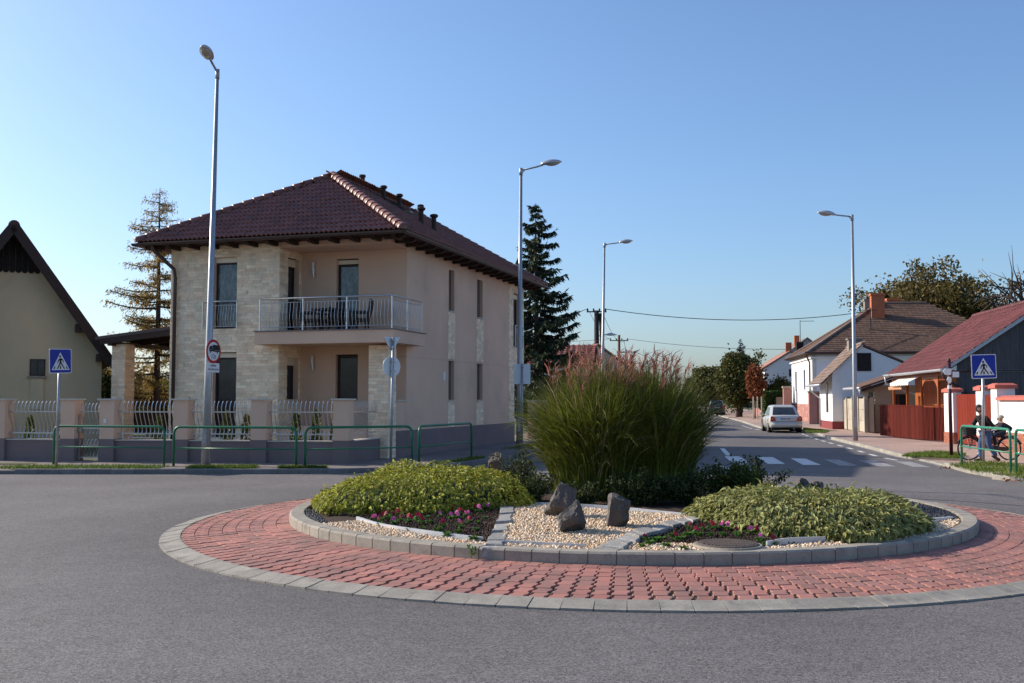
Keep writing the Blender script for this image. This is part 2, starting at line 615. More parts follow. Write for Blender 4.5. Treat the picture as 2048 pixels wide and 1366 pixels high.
def kerb_run(name, line, zfun, m, sgn, width=.14):
    """one kerb stone object per half metre, longer ones farther off, on a strip of bedding"""
    root = MB()
    for a, b in zip(line, line[1:]):
        t = (b - a).normalized()
        n = Vector((-t.y, t.x, 0)) * sgn
        root.add([a + n * .01 + Vector((0, 0, .012)), b + n * .01 + Vector((0, 0, .012)), b + n * (width - .01) + Vector((0, 0, .012)), a + n * (width - .01) + Vector((0, 0, .012))], [(0, 1, 2, 3)])
    s = struct(name, root, A['bedding'])
    unit = MB()
    unit.loft([[(x, 0, -.1), (x, 0, .82), (x, .14, 1.0), (x, 1, 1.0), (x, 1, -.1)] for x in (.006, .994)])
    me = unit.mesh('kerb_stone', m)
    i = 0
    n_done = 0
    while i < len(line) - 1:
        step = 1 if line[i].y < 45 and abs(line[i].x) < 22 else 4
        j = min(i + step, len(line) - 1)
        a, b = line[i], line[j]
        t = (b - a)
        o = link('kerb_stone', me, s, loc=a)
        n = Vector((-t.y, t.x, 0)).normalized() * sgn
        z = zfun((a + b) / 2) + random.uniform(-.003, .003)
        M = Matrix((Vector((t.x, n.x * width, 0, a.x)), Vector((t.y, n.y * width, 0, a.y)), Vector((0, 0, z, 0)), Vector((0, 0, 0, 1))))
        o.matrix_local = M
        i = j
        n_done += 1
    return s


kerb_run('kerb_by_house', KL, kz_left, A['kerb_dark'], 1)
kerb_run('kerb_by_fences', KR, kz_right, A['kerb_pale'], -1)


def off(line, sgn, d):
    out = []
    for i, p in enumerate(line):
        t = (line[min(i + 1, len(line) - 1)] - line[max(i - 1, 0)]).normalized()
        out.append(p + Vector((-t.y, t.x, 0)) * sgn * d)
    return out


def strip(mb, A_, B_, za, zb):
    o = len(mb.v)
    n = len(A_)
    vs = [(p.x, p.y, za(p)) for p in A_] + [(p.x, p.y, zb(p)) for p in B_]
    mb.add(vs, [(i, i + 1, n + i + 1, n + i) for i in range(n - 1)])


pv = MB()
e0 = off(KL, 1, .14)
strip(pv, e0, off(KL, 1, 3.6), lambda p: kz_left(p) - .008, lambda p: .12)
struct('pavement_by_house', pv, A['pave_l'])
gl = MB()
gl.add([(-80, 28.2, .10), (-4.2, 26.9, .10), (-3.0, 29.5, .10), (1.0, 42, .10), (6, 66, .10), (24, 200, .10), (-80, 200, .10)], [tuple(range(7))])
struct('garden_ground', gl, A['earth'])
pr = MB()
e1 = off(KR, -1, .14)
strip(pr, e1, off(KR, -1, 8.0), lambda p: kz_right(p) - .006, lambda p: .115)
struct('pavement_by_fences', pr, A['pave'])
gr_ = MB()
gr_.add([(17.3, 40, .09), (60, 30, .09), (120, 200, .09), (39, 200, .09)], [(0, 1, 2, 3)])
struct('yard_ground', gr_, A['earth'])


# painted markings, 4 mm above the road
def sheet(name, polys, m, z=.004, worn=None):
    mb = MB()
    for p in polys:
        mb.add([(q.x, q.y, z) for q in p], [tuple(range(len(p)))])
    return mb


cross = struct('zebra_crossing', MB().add([(0, 0, -.02), (.01, 0, -.02), (0, .01, -.02)], [(0, 1, 2)]), A['white_line'])
t0 = [(1449, 912.6, 1480, 913), (1513.5, 914, 1546, 914.5), (1581, 916.5, 1611, 917.5), (1648, 919, 1678, 919.5), (1717, 921, 1750, 921.5), (1787, 922.5, 1822, 924)]
b0 = [(1464, 926, 1498, 926), (1536, 928, 1570, 928), (1606, 930, 1642, 930), (1680, 931.5, 1716, 931.5), (1755, 933, 1793, 933), (1826, 934, 1862, 935)]
for k, (t, b) in enumerate(zip(t0, b0)):
    mb = sheet('s', [[G(b[0], b[1]), G(b[2], b[3]), G(t[2], t[3]), G(t[0], t[1])]], None)
    part('stripe', mb, A['white_line'] if k < 3 else A['worn_line'], cross)
lines = [[(1440, 897), (1449, 897), (1463, 911), (1452, 911)], [(1478, 927), (1486, 927), (1512, 942), (1503, 943)],
         [(1474, 943), (1540, 946.5), (1540, 948), (1474, 945)], [(1424, 926), (1430, 926), (1478, 944), (1470, 944)]]
mk = struct('lane_marking', sheet('m', [[G(u, v) for u, v in q[::-1]] for q in lines[:1]], None), A['white_line'])
for q in lines[1:]:
    part('line', sheet('m', [[G(u, v) for u, v in q[::-1]]], None), A['white_line'], mk)
ed = off(KR, 1, .55)
ed2 = off(KR, 1, .68)
em = struct('edge_line', MB().add([(0, 0, -.02), (.01, 0, -.02), (0, .01, -.02)], [(0, 1, 2)]), A['worn_line'])
dash = None
for i in range(0, len(ed) - 4, 4):
    if 29 < ed[i].y < 70:
        part('dash', MB().add([(p.x, p.y, .004) for p in (ed[i], ed2[i], ed2[i + 2], ed[i + 2])], [(0, 1, 2, 3)]), A['white_line'], em)
wl = MB()
a_ = off(KR, 1, .03)
b_ = off(KR, 1, .13)
for i in range(len(a_) - 1):
    if 27 < a_[i].y < 80:
        wl.add([(p.x, p.y, .005) for p in (a_[i], a_[i + 1], b_[i + 1], b_[i])], [(0, 1, 2, 3)])
struct('gutter_line', wl, A['worn_line'])
# dark tar seam across the road and a stop line by the far edge
seam = MB()
sp = [G(1780, 995.5), G(1900, 1001), G(2048, 1012), G(2200, 1026)]
for a, b in zip(sp, sp[1:]):
    n = Vector((0, .035, .0))
    seam.add([a - n + Vector((0, 0, .003)), b - n + Vector((0, 0, .003)), b + n + Vector((0, 0, .003)), a + n + Vector((0, 0, .003))], [(0, 1, 2, 3)])
struct('road_seam', seam, mat('tar', (.035, .034, .036), rough=.6))


seam2 = MB()
sp = smooth_line([G(-60, 1030), G(150, 1001), G(330, 984), G(620, 961), G(800, 952)], .5)
for a, b in zip(sp, sp[1:]):
    n = Vector((.004, .03, .0))
    seam2.add([a - n + Vector((0, 0, .003)), b - n + Vector((0, 0, .003)), b + n + Vector((0, 0, .003)), a + n + Vector((0, 0, .003))], [(0, 1, 2, 3)])
struct('road_joint', seam2, mat('pale_joint', (.24, .22, .205), var=.2, scale=2, fine=30, fvar=.25))


# lawn strips: single grass blades
def lawn(name, polys, n, h=.07, zf=None, base_z=.13):
    xs, ys = [], []
    tot = 0
    P = []
    for poly in polys:
        px = np.array([p[0] for p in poly])
        py = np.array([p[1] for p in poly])
        k = 0
        while k < n // len(polys):
            x = rng.uniform(px.min(), px.max(), 2000)
            y = rng.uniform(py.min(), py.max(), 2000)
            q = inside(x, y, poly)
            x, y = x[q], y[q]
            if len(x) == 0:
                break
            # thinner in places
            keep = (np.sin(x * 3.1 + y * 1.7) + np.sin(x * 1.3 - y * 4.1) + rng.normal(0, .9, len(x))) > -1.3
            x, y = x[keep], y[keep]
            P.append(np.stack([x, y, np.full(len(x), base_z)], 1))
            k += len(x)
    P = np.concatenate(P)
    N = len(P)
    d = rng.normal(0, .45, (N, 3))
    d[:, 2] = 1
    S = rng.uniform(.5, 1.5, N) * h
    bv = [(-.09, 0, 0), (.09, 0, 0), (.05, .6, .05), (0, 1, .16)]
    V, F = many(bv, [(0, 1, 2, 3)], frames(d, rng.normal(size=(N, 3))), P, S)
    me = fast_mesh(name, V, F, A['grass'])
    return struct(name, me, None, 'stuff')


def band(line, d0, d1, cond):
    L0 = [p for p in line if cond(p)]
    sg = 1 if line is KL else -1
    return [(p.x, p.y) for p in off(L0, sg, d0)] + [(p.x, p.y) for p in off(L0, sg, d1)][::-1]


lawn('grass_verge', [band(KL, .12, .95, lambda p: -12.6 < p.x < -7.9), band(KL, .12, .8, lambda p: -8.0 < p.x < -5.6),
                     band(KL, .12, .34, lambda p: -5.7 < p.x < -4.2)], 9000, .075, base_z=.115)
lawn('kerbside_grass', [band(KL, .1, .42, lambda p: -1.9 < p.x < -.5 and p.y < 31), band(KL, .1, 1.2, lambda p: 34.5 < p.y < 42)], 3200, .07, base_z=.115)
lawn('grass_patch', [[(G(*q, .1).x, G(*q, .1).y) for q in ((1802, 913), (1926, 918), (1932, 910), (1880, 905), (1830, 907))],
                     [(G(*q, .1).x, G(*q, .1).y) for q in ((1899, 931), (1940, 942), (2048, 958), (2200, 980), (2200, 945), (2048, 933), (1990, 924), (1925, 926))],
                     [(G(*q, .1).x, G(*q, .1).y) for q in ((1606, 857), (1660, 862), (1652, 866), (1612, 866))]], 15000, .08, base_z=.10)
# dry leaves blown against the kerbs
P = []
for (u, v, n, s) in ((560, 943, 60, .9), (2030, 962, 45, .35), (1890, 937, 20, .3), (330, 945, 16, 1.6)):
    c = G(u, v)
    q = rng.normal(0, 1, (n, 3)) * np.array([s * .45, .10, 0])
    q[:, 0] += c.x
    q[:, 1] += c.y - .08
    q[:, 2] = rng.uniform(.01, .05, n)
    P.append(q)
P = np.concatenate(P)
V, F = many([(-.5, 0, 0), (0, -.4, .1), (.5, 0, 0), (0, .4, .2)], [(0, 1, 2, 3)], frames(rand_dirs(len(P)), rand_dirs(len(P))), P, rng.uniform(.03, .08, len(P)))
struct('fallen_leaves', fast_mesh('fallen_leaves', V, F, A['dry_leaf']), None, 'stuff')

# ------------------------------------------------------------------ the roundabout
CX, CY = 1.56, 14.93
R_OUT, R_EDGE, R_KERB, R_IN = 6.20, 5.945, 4.60, 4.40
Z_EDGE, Z_KB, Z_KT = .052, .140, .258


def polar(r, a, z):
    return Vector((CX + r * math.cos(a), CY + r * math.sin(a), z))


def ring(mb, r0, z0, r1, z1, n=128):
    o = len(mb.v)
    v = []
    for i in range(n):
        a = 2 * math.pi * i / n
        v += [polar(r0, a, z0), polar(r1, a, z1)]
    mb.add(v, [(2 * i, 2 * ((i + 1) % n), 2 * ((i + 1) % n) + 1, 2 * i + 1) for i in range(n)])


ap = MB()
ring(ap, R_OUT - .02, .006, R_EDGE, Z_EDGE - .02)
jm = MB()
ring(jm, R_OUT - .004, .010, R_OUT - .075, .021)
ring(jm, R_OUT - .075, .021, R_OUT - .225, .050)
ring(jm, R_OUT - .225, .050, R_EDGE, .052)
ring(jm, R_KERB - .004, Z_KB - .02, R_KERB - .004, Z_KT - .02)
ring(jm, R_KERB - .004, Z_KT - .02, R_KERB - .026, Z_KT - .005)
ring(jm, R_KERB - .026, Z_KT - .005, R_IN + .006, Z_KT - .005)
struct('kerb_joint_mortar', jm, mat('joint_mortar', (.20, .18, .15), var=.2, fine=60, fvar=.2))
ring(ap, R_EDGE, Z_EDGE - .016, R_KERB - .05, Z_KB - .014)
apron = struct('apron', ap, A['bedding'])

# red pavers with wavy sides, in rays
pu = MB()
wv, ln, e = .0693, .162, .0125
poly = [(-wv - e, 0), (wv - e, 0), (wv - e, ln * .38), (wv + e, ln * .62), (wv + e, ln), (-wv + e, ln), (-wv + e, ln * .62), (-wv - e, ln * .38)]
pu.prism(poly, -.05, 0, inset=.004)
pmesh = pu.mesh('paver', A['paver'])
NCOL, NROW = 206, 8
pitch = (R_EDGE - R_KERB) / NROW
cells = []
for r in range(NROW):
    ra = R_KERB + .004 + r * pitch
    for c in range(NCOL):
        a = 2 * math.pi * c / NCOL + random.uniform(-.0006, .0006)
        z = Z_KB + (Z_EDGE - Z_KB) * (r + .5) / NROW + random.uniform(-.003, .003)
        p = polar(ra, a, z + .004)
        rot = Matrix.Rotation(a - math.pi / 2, 4, 'Z') @ Matrix.Rotation(-math.atan((Z_KB - Z_EDGE) / (R_EDGE - R_KERB)) + random.gauss(0, .006), 4, 'X') @ Matrix.Rotation(random.gauss(0, .007), 4, 'Y')
        cells.append((p.length, Matrix.Translation(p) @ rot))
cells.sort(key=lambda q: q[0])
rest = MB()
for k, (d, M) in enumerate(cells):
    if k < 300:
        o = link('paver', pmesh, apron)
        o.matrix_local = M
    else:
        rest.prism(poly, -.03, 0, inset=.004, M=M)
part('far_pavers', rest, A['paver'], apron, stuff=True)

# outer edging stones: low lip, then a slope
es = MB()
es.loft([[(x, 0, -.05), (x, 0, .018), (x, .05, .022), (x, .075, .026), (x, .225, .055), (x, .25, .057), (x, .25, -.05)] for x in (-.1332, .1332)])
emesh = es.mesh('edging_stone', A['edging'])
n_e = 140
eroot = struct('edging', MB().add([(CX, CY, -.2), (CX + .01, CY, -.2), (CX, CY + .01, -.2)], [(0, 1, 2)]), A['kerb'])
for i in range(n_e):
    a = 2 * math.pi * (i + .3) / n_e
    o = link('edging_stone', emesh, eroot)
    o.matrix_local = Matrix.Translation(polar(R_OUT, a, random.uniform(-.003, .003))) @ Matrix.Rotation(a + math.pi / 2, 4, 'Z') @ Matrix.Rotation(random.gauss(0, .008), 4, 'Y')
# inner kerb stones
ks = MB()
ks.loft([[(x, 0, Z_KB - .1), (x, 0, Z_KT - .02), (x, .022, Z_KT), (x, .185, Z_KT), (x, .2, Z_KT - .012), (x, .2, Z_KB - .1)] for x in (-.1352, .1352)])
kmesh = ks.mesh('kerb_stone', A['kerb'])
n_k = 102
kroot = struct('island_kerb', MB().add([(CX, CY, -.2), (CX + .01, CY, -.2), (CX, CY + .01, -.2)], [(0, 1, 2)]), A['kerb'])
for i in range(n_k):
    a = 2 * math.pi * (i + .1) / n_k
    o = link('kerb_stone', kmesh, kroot)
    o.matrix_local = Matrix.Translation(polar(R_KERB, a, random.uniform(-.002, .002))) @ Matrix.Rotation(a + math.pi / 2 + random.gauss(0, .004), 4, 'Z') @ Matrix.Rotation(random.gauss(0, .003), 4, 'Y')


# the planted bed inside
def zi(x, y):
    r2 = ((x - CX) ** 2 + (y - CY) ** 2) / R_IN ** 2
    return .222 + .09 * max(0.0, 1 - r2)


sb = MB()
nr, na = 24, 96
vv = [(CX, CY, zi(CX, CY))]
for i in range(1, nr + 1):
    for j in range(na):
        r, a = R_IN * i / nr * 1.004, 2 * math.pi * j / na
        x, y = CX + r * math.cos(a), CY + r * math.sin(a)
        vv.append((x, y, zi(x, y) + (random.gauss(0, .009) if i < nr else 0)))
ff = [(0, 1 + j, 1 + (j + 1) % na) for j in range(na)]
for i in range(nr - 1):
    for j in range(na):
        a, b = 1 + i * na + j, 1 + i * na + (j + 1) % na
        ff.append((a, a + na, b + na, b))
sb.add(vv, ff)
struct('planting_soil', sb, A['soil'], smooth=True)


def reg(px):
    return [(G(u, v, .235).x, G(u, v, .235).y) for u, v in px]


REG = {
    'front': reg([(1026, 1019), (1400, 1046), (1335, 1060), (1262, 1078), (1222, 1092), (1190, 1103), (998, 1094), (1012, 1056)]),
    'front_left': reg([(650, 1048), (716, 1045), (780, 1060), (850, 1073), (975, 1088), (985, 1110), (900, 1120), (800, 1110), (640, 1080), (560, 1052), (605, 1043)]),
    'front_right': reg([(1228, 1104), (1262, 1091), (1350, 1091), (1540, 1096), (1665, 1086), (1760, 1100), (1700, 1140), (1250, 1140)]),
    'far_right': reg([(1835, 1047), (1905, 1041), (1990, 1034), (2060, 1060), (1930, 1095), (1800, 1130), (1770, 1090)]),
}
BLK = {
    'left': reg([(590, 1010), (625, 1022), (655, 1046), (610, 1046), (540, 1040), (560, 1010)]),
    'front': reg([(998, 1098), (1188, 1104), (1180, 1125), (985, 1125)]),
    'right': reg([(1770, 996), (1850, 1000), (2000, 1032), (1920, 1039), (1838, 1044), (1760, 1020)]),
}
# icosahedron
ph = (1 + 5 ** .5) / 2
icv = np.array([(-1, ph, 0), (1, ph, 0), (-1, -ph, 0), (1, -ph, 0), (0, -1, ph), (0, 1, ph), (0, -1, -ph), (0, 1, -ph), (ph, 0, -1), (ph, 0, 1), (-ph, 0, -1), (-ph, 0, 1)]) / math.sqrt(1 + ph * ph)
icf = [(0, 11, 5), (0, 5, 1), (0, 1, 7), (0, 7, 10), (0, 10, 11), (1, 5, 9), (5, 11, 4), (11, 10, 2), (10, 7, 6), (7, 1, 8), (3, 9, 4), (3, 4, 2), (3, 2, 6), (3, 6, 8), (3, 8, 9), (4, 9, 5), (2, 4, 11), (6, 2, 10), (8, 6, 7), (9, 8, 1)]


def gravel(name, regions, per_m2, size, m, smooth, base=None):
    P = []
    for poly in regions:
        px, py = [p[0] for p in poly], [p[1] for p in poly]
        area = (max(px) - min(px)) * (max(py) - min(py))
        n = int(area * per_m2)
        x, y = rng.uniform(min(px), max(px), n), rng.uniform(min(py), max(py), n)
        q = inside(x, y, poly) & (np.hypot(x - CX, y - CY) < R_IN - .02)
        x, y = x[q], y[q]
        z = np.array([zi(a, b) for a, b in zip(x, y)]) + rng.uniform(.0, .022, len(x))
        P.append(np.stack([x, y, z], 1))
    P = np.concatenate(P)
    N = len(P)
    S = rng.uniform(size * .6, size * 1.35, (N, 1)) * rng.uniform(.55, 1.0, (N, 3))
    d = rand_dirs(N)
    d[:, 2] *= .35
    V, F = many(icv, icf, frames(d), P, S)
    struct(name, fast_mesh(name, V, F, m, smooth=smooth), None, 'stuff')
    if base is not None:
        for poly in regions:
            mb = MB()
            px, py = [p[0] for p in poly], [p[1] for p in poly]
            st = .06
            gx = np.arange(min(px), max(px), st)
            gy = np.arange(min(py), max(py), st)
            X, Y = np.meshgrid(gx, gy)
            X, Y = X.ravel(), Y.ravel()
            q = inside(X, Y, poly) & (np.hypot(X - CX, Y - CY) < R_IN - .02)
            for x, y in zip(X[q], Y[q]):
                z = zi(x, y) + .016
                mb.add([(x - st / 2, y - st / 2, z), (x + st / 2, y - st / 2, z), (x + st / 2, y + st / 2, z), (x - st / 2, y + st / 2, z)], [(0, 1, 2, 3)])
            struct('gravel_bed', mb, base, 'stuff')


gravel('pale_gravel', list(REG.values()), 2300, .0185, A['pebble'], True, A['pebble_base'])
gravel('black_gravel', list(BLK.values()), 2600, .017, A['black_stone'], False, A['black_stone'])


SOILBED = [reg([(715, 1040), (760, 1020), (1000, 1020), (990, 1060), (972, 1086), (850, 1068)]), reg([(1262, 1084), (1400, 1050), (1600, 1060), (1660, 1083), (1540, 1093), (1350, 1090)])]
gravel('soil_clods', SOILBED, 900, .014, A['soil'], False)


# granite setts in two rows
def setts(name, L0, L1, n, label):
    """stones between two border lines given in picture points of the bed"""
    a = [G(u, v, .25) for u, v in L0]
    b = [G(u, v, .25) for u, v in L1]

    def at(L, t):
        k = t * (len(L) - 1)
        i = min(int(k), len(L) - 2)
        return L[i].lerp(L[i + 1], k - i)
    root = None
    c = (at(a, .5) + at(b, .5)) / 2
    root = thing(name, label, 'stone edging', (c.x, c.y, .2))
    t = 0.0
    cuts = [0]
    for i in range(n):
        cuts.append(cuts[-1] + random.uniform(.75, 1.25))
    cuts = [q / cuts[-1] for q in cuts]
    for i in range(n):
        t0_, t1_ = cuts[i] + .006, cuts[i + 1] - .006
        P = [at(a, t0_), at(b, t0_), at(b, t1_), at(a, t1_)]
        pts = []
        for k in range(4):
            p, q = P[k], P[(k + 1) % 4]
            for s in (0, .5):
                m_ = p.lerp(q, s)
                pts.append((m_.x - c.x + random.gauss(0, .008), m_.y - c.y + random.gauss(0, .008)))
        ar = sum(pts[k][0] * pts[(k + 1) % 8][1] - pts[(k + 1) % 8][0] * pts[k][1] for k in range(8))
        if ar < 0:
            pts = pts[::-1]
        zz = zi(c.x + pts[0][0], c.y + pts[0][1]) - .2
        mb = MB().prism(pts, zz - .06, zz + .045 + random.uniform(-.01, .01), inset=.012)
        part('sett', mb, A['granite'], root)


setts('sett_row', [(1002, 1018), (998, 1040), (988, 1062), (972, 1088), (966, 1097)], [(1030, 1018), (1026, 1038), (1018, 1060), (1006, 1088), (1003, 1097)], 7, 'straight row of rough grey granite setts beside the dense pansy bed')
setts('sett_row', [(1392, 1043), (1330, 1055), (1262, 1072), (1222, 1086), (1188, 1099)], [(1408, 1049), (1352, 1062), (1290, 1080), (1262, 1092), (1238, 1104)], 10, 'curving row of rough grey granite setts beside the manhole bed')


# metal edging strips standing in the bed
def edging(px, label, h=.05, th=.02):
    L = smooth_line([G(u, v, .24) for u, v in px], .12)
    c = L[len(L) // 2]
    mb = MB()
    nrm = off(L, 1, th)
    for i in range(len(L) - 1):
        z = zi(L[i].x, L[i].y) - c.z
        P = [L[i] - c, L[i + 1] - c, nrm[i + 1] - c, nrm[i] - c]
        mb.add([(p.x, p.y, z - .02) for p in P] + [(p.x, p.y, z + h) for p in P],
               [(4, 5, 6, 7), (0, 1, 5, 4), (2, 3, 7, 6), (0, 4, 7, 3), (1, 2, 6, 5)])
    o = link('metal_edging', mb.mesh('metal_edging', A['zinc']), loc=c)
    tag(o, label, 'edging', 'metal edging strips in the planted island')


edging([(712, 1042), (760, 1056), (850, 1070), (930, 1080), (972, 1084)], 'curved pale metal strip between dense pansy bed and gravel', .055, .03)
edging([(1032, 1019), (1200, 1028), (1310, 1038), (1398, 1046)], 'straight pale metal strip behind the three dark rocks', .05)
edging([(1004, 1088), (1100, 1093), (1192, 1097)], 'short grey metal strip edging the narrow black gravel', .05)
edging([(1535, 1094), (1580, 1088), (1662, 1085)], 'pale metal strip beside the round manhole cover', .07)
edging([(1815, 1028), (1838, 1040), (1852, 1044), (1912, 1038)], 'bent metal strip between black and pale gravel', .045, .04)

# manhole with its concrete collar
mp = G(1455, 1089, .27)
mh = thing('manhole', 'round waffle pattern manhole cover on a concrete collar among pansies', 'manhole', (mp.x, mp.y, .2))
part('collar', MB().lathe([(.36, -.05), (.36, .06), (.345, .075), (.32, .075)], 32), A['concrete'], mh, smooth=False)
cv = MB().lathe([(.315, .03), (.315, .083), (.30, .09)], 32)
for ix in range(-9, 10):
    for iy in range(-9, 10):
        x, y = ix * .032, iy * .032
        if math.hypot(x, y) < .285:
            cv.box((x - .009, y - .009, .0895), (x + .009, y + .009, .098))
part('cover', cv, A['castiron'], mh)


# ------------------------------------------------------------------ rocks
def rock_mesh(seed, sx, sy, sz, cuts=13):
    r_ = np.random.default_rng(seed)
    import bmesh
    bm = bmesh.new()
    bmesh.ops.create_icosphere(bm, subdivisions=4, radius=1)
    V = np.array([v.co[:] for v in bm.verts])
    for k in range(cuts):
        d = r_.normal(size=3)
        d /= np.linalg.norm(d)
        lim = r_.uniform(.50, .80)
        h = V @ d
        q = h > lim
        V[q] -= np.outer(h[q] - lim, d)
    from mathutils import noise as mnoise
    off3 = Vector((seed * 1.7, seed * .3, 0))
    V = V * np.array([1 + .16 * mnoise.fractal(Vector(tuple(p)) * 2.2 + off3, 1.0, 2.0, 4) for p in V])[:, None]
    V += r_.normal(0, .008, V.shape)
    V[:, 2] = np.maximum(V[:, 2], -.62)
    V = (V - [0, 0, V[:, 2].min()]) * [sx, sy, sz]
    V[:, 2] -= .06 * sz
    for v, c in zip(bm.verts, V):
        v.co = c
    me = bpy.data.meshes.new('rock')
    bm.to_mesh(me)
    bm.free()
    return me


def rock(u, v, seed, sx, sy, sz, label, m='basalt', rz=0, tilt=0):
    p = G(u, v, .25)
    me = rock_mesh(seed, sx, sy, sz)
    me.materials.append(A[m])
    o = link('rock', me, loc=(p.x, p.y + sy * .15, zi(p.x, p.y)), rot=(0, tilt, rz))
    tag(o, label, 'rock', 'rocks in the planted island')


rock(1122, 1042, 11, .225, .20, .33, 'tallest of three dark rocks, standing behind two lower ones', rz=.3, tilt=.05)
rock(1148, 1068, 23, .245, .21, .225, 'low dark pointed rock nearest the brick apron', rz=1.1)
rock(1237, 1061, 5, .225, .2, .26, 'rounded dark rock apart from the other two on gravel', rz=2.0)
rock(991, 952, 41, .21, .17, .36, 'pale brown upright rock behind the yellow green mound', 'basalt_pale', rz=.5)
rock(1608, 985, 61, .16, .14, .16, 'small jagged brown rock behind the big leafy mound', rz=.5)
rock(1636, 985, 67, .17, .14, .13, 'flat grey rock at the back of the leafy mound', rz=1.7)
# ------------------------------------------------------------------ builders for houses
def wall_panel(mb, O, ax, n, W, Hh, holes, th=.3, mi=0):
    """a wall standing on O, W wide along ax, Hh high, n its outward side, holes (x0, x1, z0, z1)"""
    O, ax, n = Vector(O), Vector(ax), Vector(n)
    up = Vector((0, 0, 1))
    xs = sorted({0, W, *[h[0] for h in holes], *[h[1] for h in holes]})
    zs = sorted({0, Hh, *[h[2] for h in holes], *[h[3] for h in holes]})

    def P(x, z, d=0):
        return O + ax * x + up * z - n * d
    for x0, x1 in zip(xs, xs[1:]):
        for z0, z1 in zip(zs, zs[1:]):
            cx, cz = (x0 + x1) / 2, (z0 + z1) / 2
            if any(h[0] < cx < h[1] and h[2] < cz < h[3] for h in holes):
                continue
            mb.add([P(x0, z0), P(x1, z0), P(x1, z1), P(x0, z1)], [(0, 1, 2, 3)], mi)
            mb.add([P(x0, z0, th), P(x1, z0, th), P(x1, z1, th), P(x0, z1, th)], [(3, 2, 1, 0)], mi)
    for (x0, x1, z0, z1) in list(holes) + [(0, W, 0, Hh)]:
        c = [(x0, z0), (x1, z0), (x1, z1), (x0, z1)]
        for k in range(4):
            (a, b), (c_, d) = c[k], c[(k + 1) % 4]
            mb.add([P(a, b), P(c_, d), P(c_, d, th), P(a, b, th)], [(0, 1, 2, 3)], mi)


def window(parent, O, ax, n, hole, depth=.16, fw=.06, fm='frame', gm='glass', shut=0.0, sill=True, dz=0.0, mull=0, lining=True):
    """frame with its pane (and shutter box) set into a hole of wall_panel"""
    O, ax, n = Vector(O), Vector(ax), Vector(n)
    x0, x1, z0, z1 = hole
    Rm = Matrix((ax, n, Vector((0, 0, 1)))).transposed().to_4x4()
    M = Matrix.Translation(O) @ Rm
    d0, d1 = -depth - .05, -depth
    fr = MB()
    zt = z1 - shut
    for a, b in (((x0, z0), (x0 + fw, zt)), ((x1 - fw, z0), (x1, zt)), ((x0 + fw, z0), (x1 - fw, z0 + fw)), ((x0 + fw, zt - fw), (x1 - fw, zt))):
        fr.box((a[0], d0, a[1]), (b[0], d1, b[1]), 0, M)
    for k in range(mull):
        xm = x0 + (x1 - x0) * (k + 1) / (mull + 1)
        fr.box((xm - fw * .6, d0, z0 + fw), (xm + fw * .6, d1 + .004, zt - fw), 0, M)
    wdw = part('window', fr, A[fm], parent, dz=dz)
    part('pane', MB().box((x0 + fw, d0 + .01, z0 + fw), (x1 - fw, d0 + .03, zt - fw), 0, M), A[gm], wdw, dz=dz)
    if shut:
        part('shutter_box', MB().box((x0, d0, zt), (x1, d1 + .03, z1 - .03), 0, M).box((x0, d0, z1 - .03), (x1, d1 + .035, z1), 1, M), [A['shutter'], A['frame']], wdw, dz=dz)
    if sill:
        part('sill', MB().box((x0 - .05, -depth, z0 - .035), (x1 + .05, .05, z0 - .003), 0, M), A['sill'], wdw, dz=dz)
    return wdw


def cladding(O, ax, n, W, Hh, holes, ch=.088, lmin=.14, lmax=.36, proud=.016):
    """stones laid in courses: list of boxes (matrix)"""
    O, ax, n = Vector(O), Vector(ax), Vector(n)
    Rm = Matrix((ax, n, Vector((0, 0, 1)))).transposed().to_4x4()
    out = []
    z = 0.0
    while z < Hh - .02:
        h = min(ch * random.uniform(.85, 1.15), Hh - z)
        segs = [(0.0, W)]
        for (x0, x1, z0, z1) in holes:
            if z + h * .5 > z0 and z + h * .5 < z1:
                ns = []
                for a, b in segs:
                    if x1 <= a or x0 >= b:
                        ns.append((a, b))
                    else:
                        if x0 > a:
                            ns.append((a, x0))
                        if x1 < b:
                            ns.append((x1, b))
                segs = ns
        for a, b in segs:
            x = a
            while x < b - .005:
                l = random.uniform(lmin, lmax)
                if b - (x + l) < lmin * .6:
                    l = b - x
                d = proud + random.uniform(-.005, .005)
                M = Matrix.Translation(O) @ Rm @ Matrix.Translation((x + l / 2, 0, z + h / 2)) @ Matrix.Diagonal((max(.01, l - .004), d * 2, h - .004, 1))
                out.append(M)
                x += l
        z += h
    return out


def unit_box(m):
    b = MB()
    c = .47
    # a block with a chamfered outer face
    b.loft([[(-.5, s, -.5), (.5, s, -.5), (.5, s, .5), (-.5, s, .5)] for s in (-.5, .42)] + [[(-.485, .5, -.44), (.485, .5, -.44), (.485, .5, .44), (-.485, .5, .44)]])
    return b.mesh('stone', m)


def lay_pieces(name, mats4, me, parent, limit, rest_name, dz=0.0):
    T = Matrix.Translation((0, 0, dz))
    for M in mats4[:limit]:
        o = link(name, me, parent)
        o.matrix_local = T @ M
    if len(mats4) > limit:
        v0 = [v.co.copy() for v in me.vertices]
        f0 = [tuple(p.vertices) for p in me.polygons]
        mb = MB()
        for M in mats4[limit:]:
            mb.add(v0, f0, 0, M)
        part(rest_name, mb, list(me.materials), parent, stuff=True, dz=dz)


